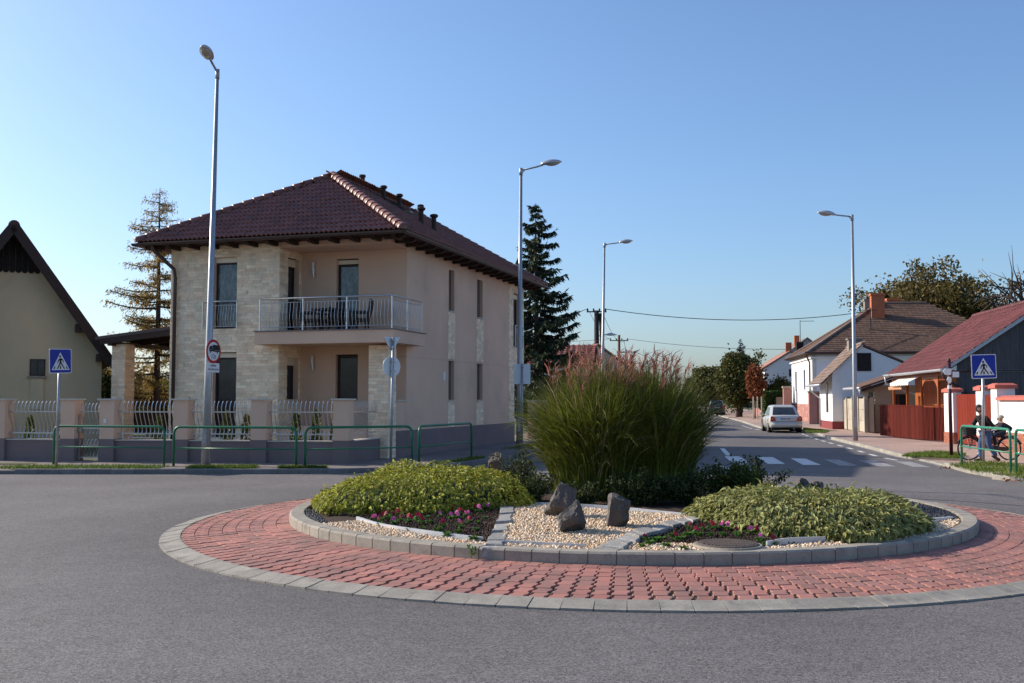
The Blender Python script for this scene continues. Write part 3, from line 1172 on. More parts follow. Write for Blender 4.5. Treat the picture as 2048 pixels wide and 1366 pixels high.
def tile_mesh(m, tw=.30, tl=.36, amp=.035, name='roof_tile', nx=7, waves=1):
    """double wave tile lying in x (along the eave), y (up the slope), z (off the roof)"""
    b = MB()
    secs = []
    for y, lift in ((-.02, .045), (tl, .012)):
        top = []
        for i in range(nx):
            t = i / (nx - 1)
            top.append(((t - .5) * tw * 1.02, y, lift + amp * (.5 + .5 * math.cos(2 * math.pi * t * waves))))
        secs.append(top)
    b.loft(secs, cap=False, closed=False)
    o = len(b.v)
    lip = [(x, y - .002, z - .035) for x, y, z in secs[0]]
    b.add(secs[0] + lip, [(i, i + 1, nx + i + 1, nx + i) for i in range(nx - 1)])
    return b.mesh(name, m)


def roof_tiles(O, ex, ey, poly, tw=.30, tl=.33):
    """places of tiles on the slope through O (ex along the eave, ey up) within poly (slope coordinates)"""
    O, ex, ey = Vector(O), Vector(ex).normalized(), Vector(ey).normalized()
    nz = ex.cross(ey).normalized()
    Rm = Matrix((ex, ey, nz)).transposed().to_4x4()
    out = []
    px = [p[0] for p in poly]
    py = [p[1] for p in poly]
    y = 0.0
    while y < max(py):
        xs = np.arange(min(px) + tw / 2, max(px), tw)
        q = inside(xs, np.full(len(xs), min(y + tl * .45, max(py) - .01)), poly)
        for x in xs[q]:
            out.append(Matrix.Translation(O) @ Rm @ Matrix.Translation((x + random.gauss(0, .003), y + random.gauss(0, .004), random.gauss(0, .002))) @ Matrix.Rotation(random.gauss(0, .006), 4, 'Z'))
        y += tl
    return out


def cap_tiles(a, b, me, parent, step=.33, dz=0.0, name='ridge_tile', up=None):
    a, b = Vector(a), Vector(b)
    t = (b - a)
    n = max(1, int(t.length / step))
    t = t / n
    d = t.normalized()
    x = d.cross(Vector((0, 0, 1))).normalized()
    z = x.cross(d)
    for i in range(n):
        o = link(name, me, parent)
        o.matrix_local = Matrix.Translation((0, 0, dz)) @ Matrix.Translation(a + t * i) @ Matrix((x, d, z)).transposed().to_4x4() @ Matrix.Diagonal((1, t.length / step, 1, 1))


def cap_mesh(m, r=.13, step=.33):
    b = MB()
    secs = []
    for y, k in ((-.03, 1.12), (.03, 1.14), (step * .95, .94)):
        secs.append([(r * k * math.cos(a), y, r * k * math.sin(a) - .02) for a in [math.pi * i / 8 for i in range(9)]])
    b.loft(secs, cap=True, closed=False)
    return b.mesh('ridge_tile', m, smooth=True)


# ------------------------------------------------------------------ the villa on the corner
VC = G(776, 917, .12)
HX, HY = VC.x, VC.y
HA = math.atan2(-.29, .957)
villa = thing('villa', 'two storey villa with cream stone facing, balcony and brown hipped tile roof', 'house', (HX, HY, .12), HA)
ZG = .12
D_ = -ZG                       # house heights below are above the road


def hp(name, mb, mats, parent=None, **k):
    return part(name, mb, mats, parent or villa, dz=D_, **k)


W_, L_, DP = 7.05, 13.4, 1.28
XL = -3.43                    # side wall of the recess
ZT = 6.30
X, Y, Z = Vector((1, 0, 0)), Vector((0, 1, 0)), Vector((0, 0, 1))
hf = [(1.45, 2.23, 3.82 - ZG, 5.97 - ZG), (1.47, 2.25, .62 - ZG, 3.14 - ZG)]
hs = [(.48, 1.16, 3.72 - ZG, 5.95 - ZG), (.48, 1.16, 1.72 - ZG, 3.02 - ZG)]
hb = [(1.17, 1.89, 3.72 - ZG, 5.92 - ZG), (1.17, 1.89, 1.72 - ZG, 3.08 - ZG)]
hr = [(4.79 - DP, 5.31 - DP, 4.62 - ZG, 5.95 - ZG), (7.62 - DP, 8.24 - DP, 4.62 - ZG, 5.95 - ZG), (4.79 - DP, 5.31 - DP, 1.74 - ZG, 3.06 - ZG), (7.62 - DP, 8.24 - DP, 1.74 - ZG, 3.06 - ZG),
      (12.0 - DP, 12.9 - DP, 3.8 - ZG, 5.9 - ZG)]
wl_ = MB()
wall_panel(wl_, (-W_, 0, ZG), X, -Y, W_ + XL - .3, ZT - ZG, [h for h in hf])
wall_panel(wl_, (-W_, L_, ZG), -Y, -X, L_, ZT - ZG, [])
wall_panel(wl_, (XL, 0, ZG), Y, X, DP, ZT - ZG, hs)
wall_panel(wl_, (XL, DP, ZG), X, -Y, -XL - .3, ZT - ZG, hb)
wall_panel(wl_, (0, DP, 3.0), Y, X, L_ - DP, ZT - 3.0, [(h[0], h[1], h[2] + ZG - 3.0, h[3] + ZG - 3.0) for h in hr if h[3] + ZG > 3.2])
wall_panel(wl_, (0, DP, ZG), Y, X, 12.1 - DP, 2.996 - ZG, [(h[0], h[1], h[2], 2.995 - ZG) for h in hr[2:4]])
wall_panel(wl_, (0, L_, 3.0), -X, Y, W_, ZT - 3.0, [])
wall_panel(wl_, (0, 12.1, ZG), -X, Y, W_, 2.99 - ZG, [])
wl_.box((XL + .003, .003, 6.14), (-.003, DP - .003, ZT))                          # ceiling of the upper recess
wl_.box((-.16, .55, ZG), (-.004, DP - .004, 1.70))                       # parapet of the lower recess
wl_.box((XL + .004, .02, ZG), (-.64, .16, 1.0))
hp('wall', wl_, A['plaster'])
hp('parapet_cap', MB().box((-.20, .55, 1.703), (.04, DP - .006, 1.745)), A['sill'])
dd = MB()
dd.box((-.1, DP - .02, ZG), (.022, 12.11, .86))
dd.box((-.1, .56, ZG), (.018, DP - .022, .86))
dd.box((-.1, 12.08, ZG), (.02, 12.12, .86))
dd.box((-W_ - .02, -.02, ZG), (-W_ + .1, L_, .5))
hp('plinth', dd, A['dado'])
# stone pillar and all stone facing
hp('pillar', MB().box((-.60, .02, ZG), (-.02, .53, 3.27)), A['mortar'])
su = unit_box(A['stone'])
st = []
st += cladding((-.60, .0, ZG), X, -Y, .60, 3.14, [])
front = cladding((-W_, 0, ZG), X, -Y, W_ + XL, ZT - ZG - .02, hf)
front.sort(key=lambda M: -M.translation.x + abs(M.translation.z - 3.2) * .2)
st += front
st += cladding((-.02, .0, ZG), Y, X, .55, 3.14, [])
st += cladding((XL, 0, ZG), Y, X, DP, ZT - ZG - .16, hs)
for i, (a, b) in enumerate(((4.72, 5.36), (7.55, 8.30))):
    st += cladding((0, a, 3.06), Y, X, b - a, 1.52, [], proud=.016)
    st += cladding((0, a, .87), Y, X, b - a, .83, [], proud=.016)
st += cladding((0, 11.4, 3.0), Y, X, 2.0, 3.28, [(.58, 1.52, .78, 2.92)])
st += cladding((0, 11.4, .87), Y, X, .7, 2.12, [])
st += cladding((-W_ - .0, .5, ZG), -Y, -X, .5, ZT - ZG - .02, [])
lay_pieces('facing_stone', st, su, villa, 300, 'stone_facing', dz=D_)

for i, h in enumerate(hf):
    window(villa, (-W_, 0, ZG), X, -Y, h, depth=.14, shut=.19 if i == 0 else .16, dz=D_, sill=False, gm='curtain_glass' if i == 0 else 'glass')
for i, h in enumerate(hs):
    window(villa, (XL, 0, ZG), Y, X, h, depth=.16, shut=.26, dz=D_, sill=(i == 1), fw=.08)
for i, h in enumerate(hb):
    window(villa, (XL, DP, ZG), X, -Y, h, depth=.14, shut=.15 if i == 0 else .03, dz=D_, sill=(i == 1), gm='curtain_glass' if i == 0 else 'glass', fw=.075)
for h in hr[:4]:
    x0, x1, z0, z1 = h
    fr = MB().box((-.16, DP + x0, z0 + ZG), (-.12, DP + x1, z1 + ZG))
    for k in range(22):
        zz = z0 + ZG + (z1 - z0) * k / 22
        fr.box((-.121, DP + x0 + .02, zz + .005), (-.105, DP + x1 - .02, zz + (z1 - z0) / 22 - .006))
    s_ = hp('shutter', fr, A['shutter_brown'])
    hp('sill', MB().box((-.1, DP + x0 - .04, z0 + ZG - .04), (.05, DP + x1 + .04, z0 + ZG - .003)), A['sill'], s_)
window(villa, (0, DP, ZG), Y, X, hr[4], depth=.14, dz=D_, sill=False, shut=.2)

# balcony slab and its railing
SB0, SB1, PF, PR, YE = 3.31, 3.66, -.62, .40, 1.72
sl_ = MB()
sl_.prism([(XL - .42, PF), (PR, PF), (PR, YE), (.003, YE), (.003, -.003), (XL - .42, -.003)], SB0, SB1)
sl_.box((XL + .003, 0, SB0), (-.002, DP - .003, SB1 - .002))
hp('balcony_slab', sl_, A['plaster'])
hp('slab_flashing', MB().prism([(XL - .45, PF - .04), (PR + .04, PF - .04), (PR + .04, YE + .06), (.004, YE + .06), (.004, -.004), (XL - .45, -.004)], SB1 + .003, SB1 + .028), A['slab_edge'])


def rail_run(parent, pts, z0, zt, posts, bars_between, r_top=.025, bow=.05, outn=None, end_posts=True, post_r=.02):
    """handrail on posts with bowed bars; pts the corner points"""
    top = MB()
    for a, b in zip(pts, pts[1:]):
        a, b = Vector(a), Vector(b)
        top.tube([a + Z * zt, b + Z * zt], r_top, 8)
    hr_ = hp('railing', top, A['steel'], parent, smooth=True)
    for a, b in zip(pts, pts[1:]):
        a, b = Vector(a), Vector(b)
        t = (b - a).normalized()
        n = Vector((t.y, -t.x, 0))
        for zz in (z0 + .10, zt - .12):
            hp('cross_rail', MB().tube([a + Z * zz, b + Z * zz], .010, 6), A['steel'], hr_)
        npost = max(2, int(round((b - a).length / posts)) + 1)
        pm = None
        for k in range(npost):
            p = a.lerp(b, k / (npost - 1))
            if k == 0 and a != Vector(pts[0]):
                continue
            hp('post', MB().tube([p + Z * z0, p + Z * (zt - .01)], post_r, 8), A['steel'], hr_)
        nb = int((b - a).length / bars_between)
        bar = MB()
        prof = [(0, .10), (bow * .25, .22), (bow * .9, .4), (bow * .9, .55), (bow * .2, .75), (0, 1.0)]
        hh = zt - .12 - z0
        bar.tube([n * q + Z * (z0 + .10 + (hh - .10) * (s - .1) / .9) for q, s in prof], .0062, 5)
        me = bar.mesh('baluster', A['steel'])
        me.transform(Matrix.Translation((0, 0, D_)))
        for k in range(1, nb):
            p = a.lerp(b, k / nb)
            link('baluster', me, hr_, loc=p)
    return hr_


rail_run(villa, [(XL - .30, PF + .07, 0), (PR - .07, PF + .07, 0), (PR - .07, YE - .1, 0)], SB1 + .02, 4.60, 1.27, .105)
xr0, xr1 = -W_ + 1.40 - .24, -W_ + 2.30
rail_run(villa, [(xr0, -.10, 0), (xr1, -.10, 0)], 3.78, 4.62, 1.2, .085)
rail_run(villa, [(.1, 11.95, 0), (.1, 12.95, 0)], 3.75, 4.62, 1.2, .1)
# wall lamps in the two recesses
for zz in (5.62, 2.83):
    b = MB().tube([(-2.98, DP - .10, zz), (-2.98, DP - .10, zz + .22)], .045, 10)
    b.tube([(-2.96, DP - .10, zz - .22), (-2.98, DP - .10, zz)], [.025, .045], 10, 1)
    b.box((-3.0, DP - .09, zz - .05), (-2.95, DP, zz + .03), 1)
    hp('wall_lamp', b, [A['sign_white'], A['steel']])
hp('meter_cover', MB().box((0, 4.25, 2.35), (.03, 4.42, 2.62)), A['sign_white'])

# roof
EO = .72
xa, xb, ya, yb = -W_ - EO, EO, -EO, L_ + EO
xm = (xa + xb) / 2
hw = (xb - xa) / 2
ZE, ZR = 6.36, 8.93
ra, rb_ = (xm, ya + hw, ZR), (xm, yb - hw, ZR)
c4 = [(xa, ya, ZE), (xb, ya, ZE), (xb, yb, ZE), (xa, yb, ZE)]
rf = MB()
rf.add(c4 + [ra, rb_], [(0, 1, 4), (1, 2, 5, 4), (2, 3, 5), (3, 0, 4, 5)])
rf.add([(x, y, z - .07) for x, y, z in c4], [(3, 2, 1, 0)])
rf.add(c4 + [(x, y, z - .07) for x, y, z in c4], [(i, (i + 1) % 4, 4 + (i + 1) % 4, 4 + i) for i in range(4)])
roof = hp('roof', rf, A['tile_base'])
slope = math.hypot(hw, ZR - ZE)
up1 = Vector((0, hw, ZR - ZE))
tm = tile_mesh(A['tile'], .30, .36, .055, nx=13, waves=2)
wf, ws = xb - xa, yb - ya
tl = roof_tiles((xa, ya, ZE + .01), X, (0, hw, ZR - ZE), [(0.05, 0), (wf - .05, 0), (wf / 2, slope)])
tr_ = roof_tiles((xb, ya, ZE + .01), Y, (-hw, 0, ZR - ZE), [(.05, 0), (ws - .05, 0), (ws - hw, slope), (hw, slope)])
tr_.sort(key=lambda M: M.translation.y)
tb = roof_tiles((xa, yb, ZE + .01), -Y, (hw, 0, ZR - ZE), [(.05, 0), (ws - .05, 0), (ws - hw, slope), (hw, slope)], .3, .33)
tb += roof_tiles((xb, yb, ZE + .01), -X, (0, -hw, ZR - ZE), [(.05, 0), (wf - .05, 0), (wf / 2, slope)])
lay_pieces('roof_tile', tl + tr_ + tb, tm, villa, 300, 'tile_rows', dz=D_)
cm = cap_mesh(A['tile'], .135)
for c in c4[:2]:
    cap_tiles((c[0], c[1], c[2] + .05), (ra[0], ra[1], ra[2] + .05), cm, roof, dz=D_)
for c in c4[2:]:
    cap_tiles((c[0], c[1], c[2] + .05), (rb_[0], rb_[1], rb_[2] + .05), cm, roof, dz=D_)
cap_tiles((ra[0], ra[1], ra[2] + .05), (rb_[0], rb_[1], rb_[2] + .05), cm, roof, dz=D_)
# gutters and rafter ends
for (p, q) in ((c4[0], c4[1]), (c4[1], c4[2]), (c4[3], c4[0])):
    p, q = Vector(p), Vector(q)
    t = (q - p).normalized()
    n = Vector((t.y, -t.x, 0))
    g = MB()
    secs = []
    for e_ in (p - t * .08, q + t * .08):
        secs.append([e_ + n * (.055 + .075 * math.cos(a)) + Z * (-.035 + .075 * math.sin(a)) for a in [math.pi + math.pi * i / 6 for i in range(7)]] + [e_ + n * .125 + Z * -.03, e_ - n * .015 + Z * -.03])
    g.loft(secs)
    hp('gutter', g, A['gutter'])
rafter = MB()
rafter.loft([[(s, 0, 0), (s, .30, .0), (s, .62, .0), (s, .62, -.11), (s, .14, -.11), (s, .03, -.06)] for s in (-.055, .055)])
rme = rafter.mesh('rafter_end', A['brown'])
for k in range(13):
    x = xa + .35 + (xb - xa - .7) * k / 12
    o = link('rafter_end', rme, villa, loc=(x, ya + .08, ZE - .075 + D_))
for k in range(19):
    y = ya + .35 + (yb - ya - .7) * k / 18
    o = link('rafter_end', rme, villa, loc=(xb - .08, y, ZE - .075 + D_), rot=(0, 0, R(90)))
    if k % 2 == 0:
        link('rafter_end', rme, villa, loc=(xa + .08, y, ZE - .075 + D_), rot=(0, 0, R(-90)))
# corner downpipe
dp = MB().tube([(xa + .52, ya + .03, ZE - .05), (xa + .52, ya + .1, ZE - .22), (-W_ + .18, -.13, ZE - .75), (-W_ + .2, -.11, ZE - 1.0), (-W_ + .2, -.11, .2)], .055, 8)
hp('downpipe', dp, A['gutter'], smooth=True)


# roof vents, chimney flue, roof window on the sunny-side slope seen edge on
def on_slope(y, s):
    """point on the street-side slope, s up from the eave (0..1)"""
    return Vector((xb - hw * s, y, ZE + (ZR - ZE) * s + .04))


for (y, s, h, r) in ((6.2, .86, .5, .07), (7.0, .80, .5, .07), (8.35, .74, .5, .07), (5.45, .46, .55, .08), (5.75, .38, .55, .08)):
    p = on_slope(y, s)
    hp('roof_vent', MB().lathe([(r * 1.5, -.06), (r * 1.2, .08), (r, .12), (r, h - .1), (r * 1.7, h - .06), (r * 1.8, h), (r * 1.2, h + .03)], 12, 0, Matrix.Translation(p)), A['brown'])
p = Vector((xm - .1, 5.95, ZR - .15))
hp('flue', MB().lathe([(.10, 0), (.09, .62), (.12, .65), (.12, .72)], 10, 0, Matrix.Translation(p)), A['brown'])
a, b = on_slope(3.6, .72), on_slope(5.2, .95)
ex, ey = Y, (on_slope(0, 1) - on_slope(0, 0)).normalized()
q = on_slope(6.1, .68)
nz = ex.cross(ey)
Mq = Matrix.Translation(q + nz * .06) @ Matrix((ex, ey, nz)).transposed().to_4x4()
rw = hp('roof_window', MB().box((0, 0, -.05), (1.0, .98, .05), 0, Mq), A['gutter'])
hp('pane', MB().box((.07, .07, .052), (.93, .91, .06), 0, Mq), A['glass'], rw)
# small tiled lean-to roof behind, and the carport against the side
lt = MB()
lt.add([(-W_ - 1.2, 5.6, 4.75), (-W_ - .02, 5.6, 5.3), (-W_ - .02, 8.6, 5.3), (-W_ - 1.2, 8.6, 4.75), (-W_ - 1.2, 5.6, 4.62), (-W_ - .02, 5.6, 4.62), (-W_ - .02, 8.6, 4.62), (-W_ - 1.2, 8.6, 4.62)],
       [(0, 1, 2, 3), (4, 5, 1, 0), (7, 6, 5, 4), (3, 7, 4, 0)])
lean = hp('lean_to_roof', lt, A['tile_base'])
for M in roof_tiles((-W_ - 1.2, 8.6, 4.76), -Y, (1.18, 0, .55), [(0, 0), (3, 0), (3, 1.3), (0, 1.3)]):
    o = link('roof_tile', tm, lean)
    o.matrix_local = Matrix.Translation((0, 0, D_)) @ M
cpt = thing('carport', 'dark timber carport roof resting on one stone pillar beside the villa', 'carport', (HX, HY, .12), HA)
cr = MB()
x0, x1, y0, y1, zl, zh = -11.46, -W_ - .01, 2.2, 7.2, 3.72, 4.16
cr.loft([[(x0, y, zl), (x1, y, zh), (x1, y, zh + .10), (x0, y, zl + .10)] for y in (y0, y1)])
part('roof', cr, A['gutter'], cpt, dz=D_)
for y in (y0 + .02, y0 + 1.6, y0 + 3.2, y1 - .12):
    part('rafter', MB().loft([[(x0 + .15, yy, zl - .16), (x1, yy, zh - .20), (x1, yy, zh - .003), (x0 + .15, yy, zl + .02)] for yy in (y, y + .1)]), A['brown'], cpt, dz=D_)
part('beam', MB().box((x0 + .45, y0 + .03, zl - .20), (x0 + .62, y1 - .1, zl - .06)).box((x1 - .14, y0 + .03, 3.6), (x1 - .003, y1, 3.8)), A['brown'], cpt, dz=D_)
pc = (x0 + .46, y0 + .25)
part('pillar', MB().box((pc[0] + .02, pc[1] + .02, ZG), (pc[0] + .50, pc[1] + .5, 3.58)), A['mortar'], cpt, dz=D_)
cst = cladding((pc[0], pc[1] + .02, ZG), X, -Y, .52, 3.42, []) + cladding((pc[0] + .5, pc[1], ZG), Y, X, .52, 3.42, [])
lay_pieces('facing_stone', cst, su, cpt, 300, 'stone_facing', dz=D_)


# balcony furniture
def wicker_chair(loc, rz, label):
    c = thing('wicker_chair', label, 'chair', loc, rz, 'chairs on the balcony')
    part('seat', MB().box((-.26, -.26, .34), (.26, .26, .42)), A['frame'], c)
    part('backrest', MB().loft([[(-.26, y, z), (.26, y, z), (.26, y + .05, z), (-.26, y + .05, z)] for y, z in ((.22, .42), (.30, .7), (.34, .98))]), A['frame'], c)
    for s in (-1, 1):
        part('armrest', MB().box((s * .28 - .03, -.24, .58), (s * .28 + .03, .26, .63)).box((s * .28 - .025, -.22, .42), (s * .28 + .025, -.17, .58)), A['frame'], c)
        for yy in (-.22, .22):
            part('leg', MB().box((s * .23 - .02, yy - .02, 0), (s * .23 + .02, yy + .02, .34)), A['frame'], c)
    return c


MV = Matrix.Translation((HX, HY, .12)) @ Matrix.Rotation(HA, 4, 'Z')
for (x, y, rz, lb) in ((-2.72, .55, R(100), 'dark wicker chair nearest the stone side wall on the balcony'), (-1.25, .75, R(-75), 'dark high backed wicker chair in front of the balcony door'), (-2.2, .98, R(5), 'dark wicker chair against the back wall behind the balcony table')):
    p = MV @ Vector((x, y, 3.66 + D_))
    wicker_chair(p, HA + rz, lb)
p = MV @ Vector((-1.98, .30, 3.66 + D_))
tb_ = thing('balcony_table', 'dark low wicker table between the balcony chairs', 'table', p, HA)
part('tabletop', MB().box((-.42, -.3, .64), (.42, .3, .69)), A['frame'], tb_)
for sx in (-.36, .36):
    for sy in (-.25, .25):
        part('leg', MB().box((sx - .025, sy - .025, 0), (sx + .025, sy + .025, .64)), A['frame'], tb_)

# ------------------------------------------------------------------ garden fence of the villa
F0, F1 = Vector((-19.0, 29.3, .11)), Vector((-4.35, 26.75, .11))
fd = (F1 - F0).normalized()
fence = thing('garden_fence', 'beige pillared fence with wavy steel bars on a grey plinth', 'fence', (F1.x, F1.y, .11), math.atan2(fd.y, fd.x))
# local x runs along the fence (0 at the corner pillar, negative towards the old house)
FL = (F1 - F0).length
MFi = (Matrix.Translation((F1.x, F1.y, .11)) @ Matrix.Rotation(math.atan2(fd.y, fd.x), 4, 'Z')).inverted()


def fx(u):
    """where along the fence the photograph's column u falls"""
    d = ray(u, 860)
    # intersect plan ray with the fence line
    ax_, ay_ = d.x, d.y
    det = ax_ * (-fd.y) - ay_ * (-fd.x)
    rx, ry = F1.x, F1.y
    s = (ax_ * ry - ay_ * rx) / (ay_ * fd.x - ax_ * fd.y)
    return s


ZL, ZP, ZC = .555, 1.62, 1.665
pill = [(fx(-12), fx(10)), (fx(124), fx(152)), (fx(202), fx(230)), (fx(348), fx(378)), (fx(505), fx(533)), (fx(667), fx(700))]
gate_span = (pill[1][1], pill[2][0])
plm = MB()
plm.box((-19, .0, -.1), (pill[1][0], .24, ZL))
plm.box((pill[2][1], .0, -.1), (-.003, .24, ZL))
part('plinth', plm, A['dado'], fence)
lg = MB()
lg.box((-19, -.03, ZL + .003), (pill[1][0], .27, ZL + .03)).box((pill[2][1], -.03, ZL + .003), (pill[-1][0], .27, ZL + .03))
part('ledge', lg, A['sill'], fence)
wavy = [(.02, 0), (.045, .1), (.07, .22), (.055, .36), (.0, .55), (-.045, .74), (-.05, .88), (-.02, 1.0), (.015, 1.06)]


def wavy_bar(h):
    b = MB()
    pts = [(0, q * 1.5, s * h) for q, s in wavy]
    # flat steel strip
    secs = [[(x - .011, y - .004, z), (x + .011, y - .004, z), (x + .011, y + .004, z), (x - .011, y + .004, z)] for x, y, z in pts]
    b.loft(secs)
    return b


wb = wavy_bar(.93).mesh('bar', A['steel'])
PW = .41
for i, (a, b) in enumerate(pill):
    c = (a + b) / 2
    pl = part('pillar', MB().box((c - PW / 2, -.08, -.1), (c + PW / 2, .33, ZP)), A['plaster'], fence)
    part('plinth', MB().box((c - PW / 2 - .012, -.092, -.1), (c + PW / 2 + .012, .342, .60)), A['dado'], pl)
    part('cap', MB().box((c - PW / 2 - .05, -.13, ZP + .003), (c + PW / 2 + .05, .38, ZC)), A['sill'], pl)
for i in range(len(pill) - 1):
    a, b = pill[i][1], pill[i + 1][0]
    if i == 1:
        continue
    a, b = a + .02, b - .02
    for zz in (ZL + .19, ZL + .76):
        part('cross_rail', MB().box((a, .10, zz - .016), (b, .12, zz + .016)), A['steel'], fence)
    n = int((b - a) / .118)
    for k in range(n + 1):
        link('bar', wb, fence, loc=(a + (b - a) * (k + .5) / (n + 1), .11, ZL + .06))
part('bell_plate', MB().box((pill[2][0] + .12, -.096, 1.02), (pill[2][0] + .2, -.082, 1.13)), A['sign_white'], fence)
# end panel turning back to the stone pillar
e1 = (Matrix.Translation((HX, HY, 0)) @ Matrix.Rotation(HA, 4, 'Z')) @ Vector((-.36, -.02, .11))
e1 = MFi @ e1
s0 = Vector((.0, .30, 0))
rt = (e1 - s0)
rt.z = 0
rl = rt.length
ra_ = math.atan2(rt.y, rt.x)
Mr = Matrix.Translation(s0) @ Matrix.Rotation(ra_, 4, 'Z')
part('plinth', MB().box((0, -.12, -.1), (rl, .12, ZL), 0, Mr), A['dado'], fence)
part('ledge', MB().box((0, -.15, ZL + .003), (rl, .15, ZL + .03), 0, Mr), A['sill'], fence)
for zz in (ZL + .19, ZL + .76):
    part('cross_rail', MB().box((.05, -.01, zz - .016), (rl - .02, .01, zz + .016), 0, Mr), A['steel'], fence)
n = int(rl / .112)
for k in range(n):
    o = link('bar', wb, fence)
    o.matrix_local = Mr @ Matrix.Translation((.08 + (rl - .1) * k / n, 0, ZL + .06)) @ Matrix.Rotation(0, 4, 'Z')
# gate of the same bars
gx0, gx1 = gate_span
gate = thing('garden_gate', 'narrow steel gate of wavy bars between two beige fence pillars', 'gate', fence.matrix_basis @ Vector(((gx0 + gx1) / 2, .11, 0)), math.atan2(fd.y, fd.x))
gw = (gx1 - gx0) / 2 - .03
gf = MB()
for s in (-1, 1):
    gf.box((s * gw - .018, -.018, .03), (s * gw + .018, .018, 1.25))
for zz in (.10, .42, .88, 1.32):
    gf.box((-gw, -.012, zz - .016), (gw, .012, zz + .016))
part('frame', gf, A['steel'], gate)
wb1, wb2 = wavy_bar(.78).mesh('bar', A['steel']), wavy_bar(.46).mesh('bar', A['steel'])
for k in range(6):
    x = -gw + 2 * gw * (k + .7) / 6.4
    link('bar', wb1, gate, loc=(x, 0, .72))
    link('bar', wb2, gate, loc=(x, 0, .10))
part('latch', MB().box((-gw - .02, -.05, .78), (-gw + .08, .03, .9)), A['galv'], gate)

# ------------------------------------------------------------------ old house with the steep gable at the picture's edge
OA = R(24)
q0 = PY(202, 800, 36.0)
ap_ = PL(30, 441, q0, OA)
ev = PL(209, 700, q0, OA)
old = thing('old_house', 'old ochre house with dark timber gable and steep roof', 'house', (q0.x, q0.y, .1), OA)
hwid = math.hypot(q0.x - ap_.x, q0.y - ap_.y)                       # half width of the gable
zap, zev = ap_.z - .1 - .32, ev.z - .1 - .1
A['ochre'] = mat('ochre_render', (.62, .485, .30), col2=(.54, .44, .29), scale=.7, var=.10, fine=30, fvar=.05, stain=(.42, .35, .24), stain_scale=.9, stain_lo=.58, stain_hi=.75, rough=.95)
A['old_tile'] = mat('old_roof_tile', (.12, .06, .045), rnd=.25, var=.2, fine=20, fvar=.2)
w0 = MB()
gp = [(-2 * hwid, 0), (0, 0), (0, zev), (-hwid, zap - .12), (-2 * hwid, zev)]
w0.loft([[(x, y, z) for x, z in gp] for y in (0, 11)])
part('wall', w0, A['ochre'], old)
A['dark_board'] = mat('dark_gable_board', (.018, .012, .011), rnd=.2, var=.15, scale=5, fine=40, fvar=.15, rough=.8)
# timber gable: vertical boards with scalloped ends
zg0 = PL(20, 545, q0, OA).z - .1
k = 0
x = -2 * hwid + .2
sl2 = (zap - zev) / hwid
while x < -.2:
    zt = zap - abs(x + .1 + hwid) * sl2 - .05
    if zt > zg0 + .1:
        b = MB()
        zb = zg0
        b.loft([[(xx, y, z) for xx, z in ((x, zb + .06), (x + .05, zb), (x + .13, zb), (x + .18, zb + .06), (x + .18, zt), (x, zt))] for y in (-.045, -.003)])
        part('gable_board', b, A['dark_board'], old)
    x += .19
# roof slabs with overhang, verge boards, brackets
for s in (-1, 1):
    P = []
    e0_ = Vector((-hwid + s * (hwid + .30), 0, zev - .30 * sl2))
    top = Vector((-hwid, 0, zap))
    nrm = Vector((s * sl2, 0, 1)).normalized()
    rs = MB()
    rs.loft([[Vector((p.x, y, p.z)) for p in (e0_, top, top + nrm * .14, e0_ + nrm * .14)] for y in (-.75, 11.5)])
    part('roof', rs, A['old_tile'], old)
    vb = MB()
    vb.loft([[Vector((p.x, y, p.z)) for p in (e0_ - nrm * .14, top - nrm * .14, top + nrm * .17, e0_ + nrm * .17)] for y in (-.80, -.755)])
    part('verge_board', vb, A['brown'], old)
    sf = MB()
    sf.loft([[Vector((p.x, y, p.z)) for p in (e0_ - nrm * .05, top - nrm * .05, top - nrm * .003, e0_ - nrm * .003)] for y in (-.74, -.05)])
    part('soffit', sf, A['brown'], old)
    for t in (.08, .30):
        c = e0_.lerp(top, t) - nrm * .16
        part('purlin_end', MB().box((c.x - .12, -.7, c.z - .14), (c.x + .12, .0, c.z + .1)), A['brown'], old)
cap_tiles((-hwid, -.75, zap + .06), (-hwid, 11, zap + .06), cap_mesh(A['old_tile'], .16), old)
wv0 = PL(75, 735, q0, OA)
wx, wz = -math.hypot(wv0.x - q0.x, wv0.y - q0.y), wv0.z - .1
fr = MB()
fr.box((wx - .24, -.03, wz - .28), (wx + .24, -.002, wz + .28), 0)
fr.box((wx - .30, -.10, wz - .36), (wx + .30, -.003, wz - .285), 1)
fr.box((wx - .20, -.06, wz - 1.4), (wx + .2, -.003, wz - .37), 2)
wd = part('window', fr, [A['frame'], A['concrete'], A['ochre']], old)
part('pane', MB().box((wx - .2, -.036, wz - .24), (wx - .01, -.031, wz + .24)).box((wx + .02, -.036, wz - .24), (wx + .2, -.031, wz + .24)), A['glass'], wd)
